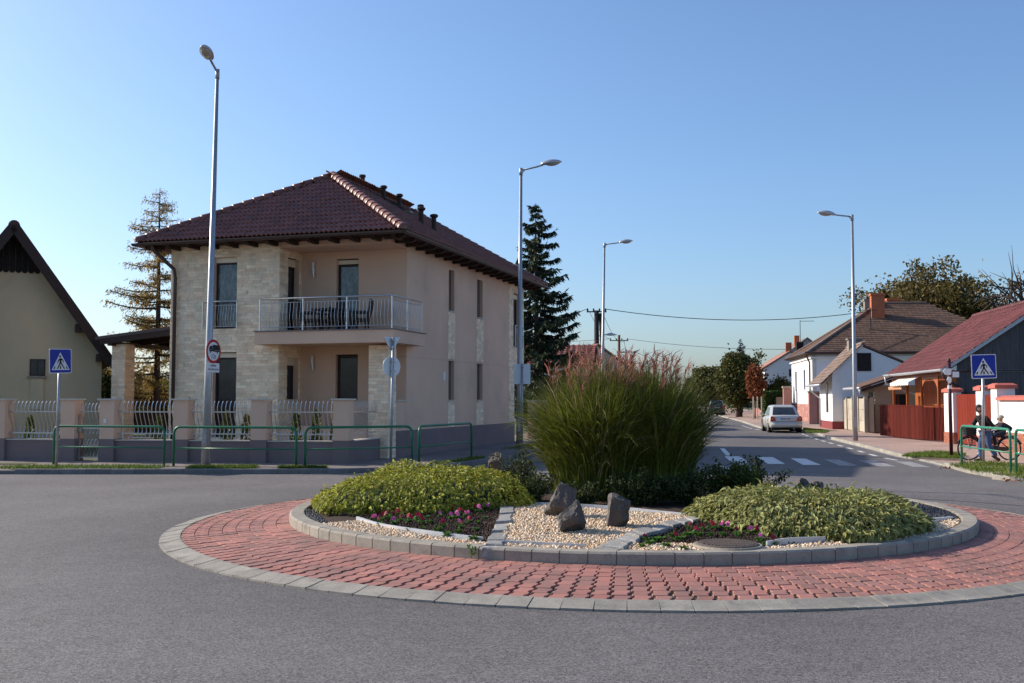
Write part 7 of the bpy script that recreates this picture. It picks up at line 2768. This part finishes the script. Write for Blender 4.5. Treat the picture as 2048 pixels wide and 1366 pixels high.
def car(name, label, loc, rz, paint, L, W, Hh, deck, gh_base, gh_roof, suv=False):
    c = thing(name, label, 'car', loc, rz)
    hw_ = W / 2

    def sec(y, k, zb, zt, r=.10):
        half = [(0, zb), (hw_ * .80 * k, zb), (hw_ * .93 * k, zb + .05), (hw_ * .985 * k, zb + .20), (hw_ * k, zb + .38 * (zt - zb) + .08), (hw_ * .975 * k, zt - r * 1.3), (hw_ * .90 * k, zt - r * .35), (hw_ * .70 * k, zt), (0, zt + .012)]
        return [(x, y, z) for x, z in half] + [(-x, y, z) for x, z in half[::-1][1:-1]]
    if suv:
        S = [sec(0, .93, .40, deck - .04), sec(.05, .97, .30, deck), sec(.5, 1, .24, deck), sec(L * .5, 1, .22, deck - .02), sec(L * .72, .99, .22, deck - .04), sec(L * .86, .97, .24, deck - .10), sec(L * .96, .92, .28, deck - .2), sec(L, .80, .38, deck - .34)]
    else:
        S = [sec(0, .90, .40, deck - .09), sec(.03, .955, .30, deck - .03), sec(.12, .985, .26, deck), sec(.55, 1, .22, deck + .005), sec(L * .5, 1, .20, deck - .03), sec(L * .72, .99, .20, deck - .05), sec(L * .86, .97, .22, deck - .12), sec(L * .96, .92, .26, deck - .22), sec(L, .80, .34, deck - .34)]
    part('body', MB().loft(S), paint, c, smooth=True)
    part('underside', MB().box((-hw_ * .86, .12, .14), (hw_ * .86, L - .12, .30)), A['under'], c)
    y0, y1 = gh_base
    r0, r1 = gh_roof
    bw, tw = hw_ * .90, hw_ * .68

    def ring(z, w_, ya, yb, rr):
        return [(-w_ + rr, ya, z), (w_ - rr, ya, z), (w_, ya + rr, z), (w_, yb - rr, z), (w_ - rr, yb, z), (-w_ + rr, yb, z), (-w_, yb - rr, z), (-w_, ya + rr, z)]
    zb, zt = deck - .03, Hh
    rings = [ring(zb, bw, y0, y1, .12), ring(zt - .09, tw + .055, r0 - .06, r1 + .09, .12), ring(zt - .03, tw, r0 + .02, r1 - .02, .14), ring(zt, tw * .80, r0 + .25, r1 - .22, .14)]
    part('roof', MB().loft(rings), paint, c, smooth=False)

    def lerp3(a, b, t):
        return tuple(a[i] + (b[i] - a[i]) * t for i in range(3))

    def pane(nm, A0, A1, B1, B0, out, lo=.07, hi=.90, s=.05):
        """quad between a lower edge A0-A1 and an upper edge B0-B1, inset"""
        q = [lerp3(lerp3(A0, A1, s), lerp3(B0, B1, s), lo), lerp3(lerp3(A0, A1, 1 - s), lerp3(B0, B1, 1 - s), lo), lerp3(lerp3(A0, A1, 1 - s), lerp3(B0, B1, 1 - s), hi), lerp3(lerp3(A0, A1, s), lerp3(B0, B1, s), hi)]
        o = Vector(out)
        part(nm, MB().add([Vector(p) + o * .006 for p in q] + [Vector(p) - o * .004 for p in q], [(0, 1, 2, 3), (4, 7, 6, 5), (0, 4, 5, 1), (1, 5, 6, 2), (2, 6, 7, 3), (3, 7, 4, 0)]), A['car_glass'], c)
    a, b = rings[0], rings[1]
    pane('rear_window', a[0], a[1], b[1], b[0], (0, -1, .5), .10, .93, .02)
    pane('windscreen', a[4], a[5], b[5], b[4], (0, 1, .5), .05, .95, .02)
    for s, (i, j) in ((1, (2, 3)), (-1, (7, 6))):
        ym = .48
        for lo_, hi_ in ((.06, ym - .02), (ym + .02, .95)):
            pane('side_window', lerp3(a[i], a[j], lo_), lerp3(a[i], a[j], hi_), lerp3(b[i], b[j], hi_), lerp3(b[i], b[j], lo_), (s, 0, .25), .08, .92, .01)
    # bumper, boot line, lamps, plate
    bz = .62 if suv else .58
    bs = []
    for x in (-hw_ * .97, -hw_ * .88, -hw_ * .5, hw_ * .5, hw_ * .88, hw_ * .97):
        yb = .14 if abs(x) > hw_ * .95 else (-.01 if abs(x) > hw_ * .8 else -.045)
        bs.append([(x, yb + .12, .27), (x, yb, .30), (x, yb - .012, .42), (x, yb - .005, bz - .02), (x, yb + .12, bz)])
    part('bumper', MB().loft(bs), paint, c, smooth=True)
    part('bumper_lip', MB().box((-hw_ * .8, -.012, .22), (hw_ * .8, .14, .295)), A['under'], c)
    tz0, tz1 = (.80, 1.10) if suv else (.62, .885)
    for s in (-1, 1):
        q = [(s * hw_ * .955, tz0), (s * hw_ * .60, tz0), (s * hw_ * .70, tz1 - .05), (s * hw_ * .84, tz1), (s * hw_ * .93, tz1 - .05)]
        tl_ = part('tail_lamp', MB().loft([[(x, y, z) for x, z in q] for y in (-.022, .16)]), A['tail_red'], c)
        part('indicator', MB().lathe([(.055, 0), (.05, .012)], 12, 0, Matrix.Translation((s * hw_ * .80, -.023, (tz0 + tz1) / 2)) @ Matrix.Rotation(R(90), 4, 'X')), A['tail_amber'], tl_)
    pz = .90 if suv else .74
    ply = -.024
    pp = part('number_plate', MB().box((-.26, ply - .006, pz - .055), (.26, ply + .02, pz + .055)), A['sign_white'], c)
    part('plate_band', MB().box((-.257, ply - .008, pz - .053), (-.20, ply - .0065, pz + .053)), A['plate_blue'], pp)
    ch_ = MB()
    for x in (-.14, -.08, -.02, .07, .13, .19):
        ch_.box((x - .018, ply - .008, pz - .035), (x + .018, ply - .0065, pz + .035))
    part('characters', ch_, A['sign_black'], pp)
    part('boot_edge', MB().box((-hw_ * .58, -.016, bz + .012), (hw_ * .58, .02, bz + .024)), A['under'], c)
    part('exhaust', MB().tube([(hw_ * .45, -.03, .22), (hw_ * .45, .2, .22)], .03, 8), A['rim'], c)
    for s in (-1, 1):
        part('mirror', MB().loft([[(s * (hw_ - .02), L * .62, deck - .02), (s * (hw_ - .02), L * .62 + .1, deck - .02), (s * (hw_ - .02), L * .62 + .1, deck + .1), (s * (hw_ - .02), L * .62, deck + .1)],
                                  [(s * (hw_ + .17), L * .62 + .02, deck), (s * (hw_ + .17), L * .62 + .10, deck), (s * (hw_ + .17), L * .62 + .1, deck + .12), (s * (hw_ + .17), L * .62 + .02, deck + .12)]]), paint, c)
        part('door_line', MB().box((s * (hw_ + .001) - .003, L * .42, .34), (s * (hw_ + .001) + .003, L * .42 + .012, deck - .14)).box((s * (hw_ + .001) - .003, L * .66, .34), (s * (hw_ + .001) + .003, L * .66 + .012, deck - .14)), A['under'], c)
    wr = .35 if suv else .315
    for yy in (L * .19, L * .79):
        for s in (-1, 1):
            M = Matrix.Translation((s * (hw_ - .11), yy, wr)) @ Matrix.Rotation(R(90), 4, 'Y')
            w = part('wheel', MB().lathe([(wr * .62, -.10), (wr * .93, -.10), (wr, -.06), (wr, .06), (wr * .93, .10), (wr * .62, .10)], 24, 0, M), A['tyre'], c, smooth=False)
            rm = MB()
            sd = s * .104
            rm.lathe([(wr * .62, sd - .004), (wr * .6, sd), (wr * .15, sd - s * .03), (.0, sd - s * .03)], 20, 0, M)
            part('rim', rm, A['rim'], w)
            part('wheel_arch', MB().lathe([(wr * 1.14, -.105), (wr * 1.14, .1125)], 24, 0, Matrix.Translation((s * (hw_ - .11), yy, wr + .015)) @ Matrix.Rotation(R(90), 4, 'Y')), A['under'], c)
    return c


cp_ = G(1573, 866, 0)
car('silver_car', 'silver saloon car parked at the kerb before the hip roofed house', (cp_.x, cp_.y, .0), SA + R(1), A['silver'], 4.35, 1.72, 1.46, .92, (.62, 3.1), (1.30, 2.4))
cp_ = G(1434, 832, 0)
car('dark_car', 'dark blue black car parked far along the street beneath round trees', (cp_.x, cp_.y, .0), SA, A['black_paint'], 4.5, 1.84, 1.66, 1.06, (.12, 3.0), (.45, 2.35), True)


# ------------------------------------------------------------------ bicycle
A['bike'] = mat('dark_bicycle_enamel', (.015, .015, .018), rough=.3, spec=.5, var=0, fvar=0)
A['chrome'] = mat('chrome', (.7, .7, .7), metal=.9, rough=.2, var=0, fvar=0)
BY = 28.35
bo = PY(1979, 922, BY)
BZ = .115
bike = thing('bicycle', 'dark city bicycle with front basket, pushed before the white wall', 'bicycle', (bo.x, BY, BZ), R(-3))
WR, WB = .315, .53


def circ(cx, cz, r, n=32, y=0):
    return [(cx + r * math.cos(2 * math.pi * i / n), y, cz + r * math.sin(2 * math.pi * i / n)) for i in range(n)]


for cx in (-WB, WB):
    wv_ = part('wheel', MB().tube(circ(cx, WR, WR - .016), .018, 6, closed=True), A['tyre'], bike, smooth=True)
    part('rim', MB().tube(circ(cx, WR, WR - .042), .009, 5, closed=True), A['chrome'], wv_, smooth=True)
    sp = MB()
    for k in range(18):
        a = 2 * math.pi * k / 18
        sp.tube([(cx, .02 * (-1) ** k, WR), (cx + (WR - .045) * math.cos(a), 0, WR + (WR - .045) * math.sin(a))], .0022, 3)
    part('spoke', sp, A['chrome'], wv_)
    part('hub', MB().tube([(cx, -.05, WR), (cx, .05, WR)], .022, 8), A['chrome'], wv_)
    a0, a1 = (R(20), R(160)) if cx > 0 else (R(35), R(150))
    part('mudguard', MB().tube([(cx + (WR + .022) * math.cos(a), 0, WR + (WR + .022) * math.sin(a)) for a in [a0 + (a1 - a0) * i / 12 for i in range(13)]], .02, 6), A['bike'], bike, smooth=True)
bb = (.08, 0, .29)
hd_ = (-.40, 0, .72)
st = (.20, 0, .66)
fr = MB()
fr.tube([hd_, (-.20, 0, .47), bb], .017, 7).tube([(-.385, 0, .64), (-.15, 0, .40), (.10, 0, .36)], .014, 7)
fr.tube([bb, st, (.235, 0, .76)], .016, 7)
for s in (-.04, .04):
    fr.tube([bb, (WB, s, WR)], .010, 6).tube([(.18, 0, .6), (WB, s, WR)], .009, 6)
part('frame', fr, A['bike'], bike, smooth=True)
fk = MB()
for s in (-.045, .045):
    fk.tube([(-.41, s, .68), (-.47, s, .45), (-WB, s, WR)], .011, 6)
fk.tube([(-.41, -.045, .68), (-.41, .045, .68)], .012, 6).tube([(-.41, 0, .68), (-.37, 0, .92)], .015, 7)
part('fork', fk, A['bike'], bike, smooth=True)
part('handlebar', MB().tube([(-.22, -.27, .95), (-.32, -.24, .96), (-.38, -.10, .93), (-.38, .10, .93), (-.32, .24, .96), (-.22, .27, .95)], .011, 7), A['chrome'], bike, smooth=True)
part('saddle', MB().loft([[(x, -w_, z), (x, w_, z), (x, w_ * .8, z + .05), (x, -w_ * .8, z + .05)] for x, w_, z in ((.10, .025, .77), (.2, .05, .765), (.33, .10, .77), (.38, .07, .775))]), A['tyre'], bike)
ck = MB().tube(circ(bb[0], bb[2], .085, 20, -.05), .008, 5, closed=True)
ck.tube([(bb[0], -.06, bb[2]), (bb[0] + .05, -.07, bb[2] - .15)], .010, 5).tube([(bb[0], .06, bb[2]), (bb[0] - .05, .07, bb[2] + .15)], .010, 5)
ck.box((bb[0] - .0, -.16, bb[2] - .17), (bb[0] + .1, -.07, bb[2] - .145)).box((bb[0] - .1, .07, bb[2] + .14), (bb[0], .16, bb[2] + .165))
part('crank', ck, A['chrome'], bike)
part('chain_guard', MB().loft([[(x, y, z) for x, z in ((bb[0] - .09, bb[2] + .06), (bb[0] - .06, bb[2] - .08), (WB, WR - .04), (WB, WR + .04), (bb[0], bb[2] + .1))] for y in (-.062, -.055)]), A['bike'], bike)
rk = MB()
for s in (-.06, .06):
    rk.tube([(.30, s, .665), (.80, s, .665), (WB + .02, s, WR)], .007, 5)
for x in (.36, .46, .56, .66, .76):
    rk.tube([(x, -.06, .665), (x, .06, .665)], .006, 5)
part('carrier', rk, A['chrome'], bike)
part('stand', MB().tube([(.30, .05, .30), (.45, .10, .20)], .009, 5), A['chrome'], bike)
bk = MB()
for z, k in ((.68, .82), (.74, .88), (.80, .93), (.86, .97), (.92, 1.0)):
    q = [(-.66 * 1 + .155 - .155 * k, -.15 * k, z), (-.66 + .155 + .15 * k, -.15 * k, z), (-.66 + .155 + .15 * k, .15 * k, z), (-.66 + .155 - .155 * k, .15 * k, z)]
    bk.tube(q, .012, 4, closed=True)
bk.loft([[(-.505 - .13 * k, -.13 * k, z), (-.505 + .13 * k, -.13 * k, z), (-.505 + .13 * k, .13 * k, z), (-.505 - .13 * k, .13 * k, z)] for z, k in ((.68, .9), (.91, 1.06))])
part('basket', bk, A['bike'], bike)


# ------------------------------------------------------------------ people
A['skin'] = mat('skin', (.50, .27, .19), rough=.6, var=.04, fvar=0)
A['black_jacket'] = mat('black_jacket', (.013, .011, .012), rough=.8, var=.2, scale=12, fine=40, bump=.3, bscale=25)
A['navy_jacket'] = mat('navy_jacket', (.018, .022, .036), rough=.85, var=.2, scale=12, bump=.3, bscale=25)
A['jeans'] = mat('blue_jeans', (.055, .095, .20), rough=.9, var=.22, scale=9, fine=60, fvar=.1, bump=.3, bscale=30)
A['dark_jeans'] = mat('dark_trousers', (.020, .024, .040), rough=.9, var=.2, scale=9)
A['hair_grey'] = mat('dark_grey_hair', (.045, .038, .034), rough=.7, var=.3, scale=30, fine=120, fvar=.3)
A['cap'] = mat('beige_grey_cap', (.40, .36, .29), rough=.9, var=.08)
A['shoe'] = mat('dark_shoe', (.03, .028, .03), rough=.7, var=.1)


def skin_obj(name, V, E, Rr, m, parent, root=0, sub=2):
    me = bpy.data.meshes.new(name)
    me.from_pydata([tuple(v) for v in V], E, [])
    me.materials.append(m)
    o = link(name, me, parent)
    md = o.modifiers.new('skin', 'SKIN')
    md.use_smooth_shade = True
    for i, r in enumerate(Rr):
        sv = me.skin_vertices[0].data[i]
        sv.radius = (r, r) if not isinstance(r, tuple) else r
        sv.use_root = (i == root)
    s = o.modifiers.new('smooth', 'SUBSURF')
    s.levels = s.render_levels = sub
    return o


class Rig:
    def __init__(s):
        s.V, s.E, s.R = [], [], []

    def pt(s, p, r, to=None):
        s.V.append(Vector(p))
        s.R.append(r)
        if to is not None:
            s.E.append((to, len(s.V) - 1))
        return len(s.V) - 1

    def chain(s, pts, start):
        i = start
        for p, r in pts:
            i = s.pt(p, r, i)
        return i

    def hand(s, wrist, d, side, k=1.0, curl=.5):
        """palm and five fingers from the wrist along d; side points to the thumb"""
        d, side = Vector(d).normalized(), Vector(side).normalized()
        nrm = d.cross(side).normalized()
        w = s.V[wrist]
        palm = s.pt(w + d * .055 * k, .024 * k, wrist)
        for j, (o_, ln) in enumerate(((.027, .062), (.009, .072), (-.009, .067), (-.026, .052))):
            b = s.pt(w + d * .085 * k + side * o_ * k, .010 * k, palm)
            m_ = s.pt(w + d * (.085 + ln * .55) * k + side * o_ * 1.15 * k - nrm * ln * .3 * curl * k, .0085 * k, b)
            s.pt(w + d * (.085 + ln * (1 - .35 * curl)) * k + side * o_ * 1.15 * k - nrm * ln * .8 * curl * k, .007 * k, m_)
        t1 = s.pt(w + d * .035 * k + side * .038 * k, .011 * k, palm)
        s.pt(w + d * .075 * k + side * .055 * k - nrm * .02 * k, .009 * k, t1)


def head_bits(parent, c, fwd, k, hair_m=None, cap_m=None):
    """eyes, nose, mouth, ears and hair or cap round a head centred at c that looks along fwd"""
    c, f = Vector(c), Vector(fwd).normalized()
    x = f.cross(Z).normalized()
    u = x.cross(f).normalized()
    M = Matrix.Translation(c) @ Matrix((x, f, u)).transposed().to_4x4() @ Matrix.Scale(k, 4)
    ico = [tuple(p) for p in icv]
    fc = MB()
    fc.add([(.0 + .012 * p[0], .092 + .020 * p[1], -.012 + .022 * p[2]) for p in ico], icf, 0, M)
    part('nose', fc, A['skin'], parent, smooth=True)
    for s in (-1, 1):
        part('eye', MB().add([(s * .030 + .011 * p[0], .079 + .008 * p[1], .012 + .007 * p[2]) for p in ico], icf, 0, M), A['sign_black'], parent, smooth=True)
        part('ear', MB().add([(s * .077 + .010 * p[0], -.005 + .018 * p[1], -.005 + .030 * p[2]) for p in ico], icf, 0, M), A['skin'], parent, smooth=True)
    part('mouth', MB().add([(.024 * p[0], .083 + .006 * p[1], -.055 + .006 * p[2]) for p in ico], icf, 0, M), A['tail_red'] if False else mat('lips', (.35, .12, .10), var=0, fvar=0) if 'lips' not in A else A['lips'], parent)
    if hair_m is not None:
        hb = MB()
        secs = []
        for i in range(8):
            t = i / 7
            z = -.085 + .21 * t
            r = math.sqrt(max(.0, 1 - ((z - .01) / .122) ** 2))
            secs.append([(.093 * r * math.cos(a) * (1 + random.uniform(-.06, .06)), min(-.012 + .108 * r * math.sin(a), .045 + (.06 if z > .055 else 0)) * (1 + random.uniform(-.05, .05)), z) for a in [2 * math.pi * j / 16 for j in range(16)]])
        hb.loft(secs, M=M)
        part('hair', hb, hair_m, parent, smooth=True)
    if cap_m is not None:
        cb = MB()
        secs = []
        for i in range(6):
            t = i / 5
            r = math.cos(t * math.pi / 2 * .93)
            secs.append([(.092 * r * math.cos(a), -.008 + .105 * r * math.sin(a), .018 + .10 * math.sin(t * math.pi / 2)) for a in [2 * math.pi * j / 18 for j in range(18)]])
        cb.loft(secs, M=M)
        cb.loft([[(xx, yy, zz) for xx, yy in ((-.07, .085), (.07, .085), (.055, .155), (-.055, .155))] for zz in (.022, .032)], M=M)
        part('cap', cb, cap_m, parent, smooth=False)


# the woman walks on the camera side of the bicycle, heading to -x, face turned to the viewer
wp0 = PY(1973, 921, BY - .33)
wom = thing('person', 'woman in black jacket and blue jeans pushing the bicycle, looking back', 'person', (wp0.x, BY - .33, BZ), 0)
r = Rig()
pel = r.pt((0, 0, .80), .095)
ab = r.pt((-.03, 0, .95), .088, pel)
ch1 = r.pt((-.09, 0, 1.08), .080, ab)
nk0 = r.pt((-.135, -.005, 1.235), .040, ch1)
nk = r.pt((-.155, -.015, 1.29), .042, nk0)
h0 = r.pt((-.175, -.03, 1.345), .062, nk)
h1 = r.pt((-.18, -.032, 1.40), .080, h0)
h2 = r.pt((-.178, -.025, 1.455), .066, h1)
# arms: far arm to the handlebar, near arm back to the child
sh1 = r.pt((-.13, .14, 1.14), .034, ch1)
wr1 = r.chain([((-.22, .21, .98), .036), ((-.30, .16, .92), .026)], sh1)
r.hand(wr1, (-.35, -.3, .05), (-.3, .2, .4), 1, .8)
sh2 = r.pt((-.05, -.14, 1.13), .034, ch1)
wr2 = r.chain([((.05, -.20, .98), .036), ((.20, -.10, .92), .026)], sh2)
r.hand(wr2, (.5, .25, -.05), (0, 0, 1), 1, .5)
hp1 = r.pt((-.01, .09, .76), .080, pel)
an1 = r.chain([((-.12, .09, .43), .056), ((-.105, .08, .085), .038), ((-.20, .075, .025), .030)], hp1)
hp2 = r.pt((.01, -.09, .76), .080, pel)
an2 = r.chain([((.03, -.09, .43), .056), ((.22, -.09, .14), .038), ((.20, -.09, .03), .030)], hp2)
skin_obj('body', r.V, r.E, r.R, A['skin'], wom, pel)
head_bits(wom, (-.18, -.034, 1.385), (-.35, -1, -.05), .98, A['hair_grey'])
j = Rig()
a0 = j.pt((.0, 0, .74), (.150, .125))
a1 = j.pt((-.03, 0, .95), (.140, .118), a0)
a2 = j.pt((-.09, 0, 1.10), (.150, .12), a1)
a3 = j.pt((-.125, -.004, 1.20), (.115, .10), a2)
j.pt((-.14, -.008, 1.245), .072, a3)
s1 = j.pt((-.13, .165, 1.16), .070, a2)
j.chain([((-.22, .22, .98), .058), ((-.285, .175, .935), .044)], s1)
s2 = j.pt((-.05, -.165, 1.15), .072, a2)
j.chain([((.05, -.21, .98), .060), ((.175, -.115, .93), .045)], s2)
hood = j.pt((-.02, .02, 1.21), .075, a3)
skin_obj('jacket', j.V, j.E, j.R, A['black_jacket'], wom, a0)
q = Rig()
b0 = q.pt((0, 0, .79), (.130, .115))
k1_ = q.pt((-.01, .09, .73), .098, b0)
q.chain([((-.12, .09, .43), .072), ((-.11, .08, .22), .066), ((-.105, .08, .07), .070)], k1_)
k2_ = q.pt((.01, -.09, .73), .098, b0)
q.chain([((.03, -.09, .43), .072), ((.14, -.09, .27), .066), ((.215, -.09, .13), .066)], k2_)
skin_obj('jeans', q.V, q.E, q.R, A['jeans'], wom, b0)
for (x, y, z, t) in ((-.15, .078, .035, 0), (.225, -.09, .075, R(38))):
    M = Matrix.Translation((x, y, z)) @ Matrix.Rotation(t, 4, 'Y')
    part('shoe', MB().loft([[(xx, -w_, -.032), (xx, w_, -.032), (xx, w_ * .8, hz), (xx, -w_ * .8, hz)] for xx, w_, hz in ((.10, .03, .03), (.06, .042, .05), (-.04, .045, .03), (-.11, .04, .01), (-.14, .02, -.01))], M=M), A['shoe'], wom)

# the child sits on the carrier behind the saddle
cp0 = PY(2004, 921, BY)
kid = thing('person', 'child in navy jacket and pale cap sitting on the bicycle', 'person', (cp0.x, BY, BZ), 0)
sx = cp0.x - bo.x - .36            # keeps the seat over the carrier
r = Rig()
pel = r.pt((.02, 0, .735), .085)
ab = r.pt((.03, 0, .83), .080, pel)
ch1 = r.pt((.02, 0, .94), .085, ab)
n0 = r.pt((.0, 0, 1.035), .040, ch1)
h0 = r.pt((-.01, 0, 1.075), .055, n0)
h1 = r.pt((-.012, 0, 1.12), .072, h0)
h2 = r.pt((-.01, 0, 1.165), .060, h1)
s1 = r.pt((.02, -.12, .98), .042, ch1)
w1 = r.chain([((.19, -.19, .86), .032), ((.10, -.15, .74), .023)], s1)
r.hand(w1, (-.5, .2, -.5), (-.3, 0, .6), .8, .6)
s2 = r.pt((.0, .12, .98), .042, ch1)
w2 = r.chain([((-.14, .16, .87), .032), ((-.27, .10, .83), .023)], s2)
r.hand(w2, (-.6, -.15, -.1), (0, 0, 1), .8, .7)
for s in (-1, 1):
    hp_ = r.pt((-.01, s * .08, .72), .065, pel)
    r.chain([((-.26, s * .13, .68), .046), ((-.22, s * .12, .40), .032), ((-.29, s * .12, .35), .026)], hp_)
skin_obj('body', r.V, r.E, r.R, A['skin'], kid, pel)
head_bits(kid, (-.012, 0, 1.115), (-.8, .6, -.05), .9, None, A['cap'])
j = Rig()
a0 = j.pt((.02, 0, .74), (.125, .11))
a1 = j.pt((.03, 0, .85), (.118, .11), a0)
a2 = j.pt((.02, 0, .95), (.115, .10), a1)
a3 = j.pt((.005, 0, 1.02), .062, a2)
s1 = j.pt((.02, -.13, .97), .058, a2)
j.chain([((.19, -.195, .86), .048), ((.115, -.155, .755), .036)], s1)
s2 = j.pt((.0, .13, .97), .058, a2)
j.chain([((-.14, .165, .87), .048), ((-.25, .108, .835), .036)], s2)
skin_obj('jacket', j.V, j.E, j.R, A['navy_jacket'], kid, a0)
q = Rig()
b0 = q.pt((.01, 0, .725), (.115, .10))
for s in (-1, 1):
    k_ = q.pt((-.03, s * .08, .71), .080, b0)
    q.chain([((-.26, s * .13, .675), .060), ((-.235, s * .125, .52), .054), ((-.22, s * .12, .41), .052)], k_)
skin_obj('trousers', q.V, q.E, q.R, A['dark_jeans'], kid, b0)
for s in (-1, 1):
    part('shoe', MB().loft([[(xx, s * .12 - w_, .33), (xx, s * .12 + w_, .33), (xx, s * .12 + w_ * .8, .33 + hz), (xx, s * .12 - w_ * .8, .33 + hz)] for xx, w_, hz in ((-.17, .03, .07), (-.22, .036, .08), (-.30, .036, .05), (-.36, .02, .03))]), A['shoe'], kid)
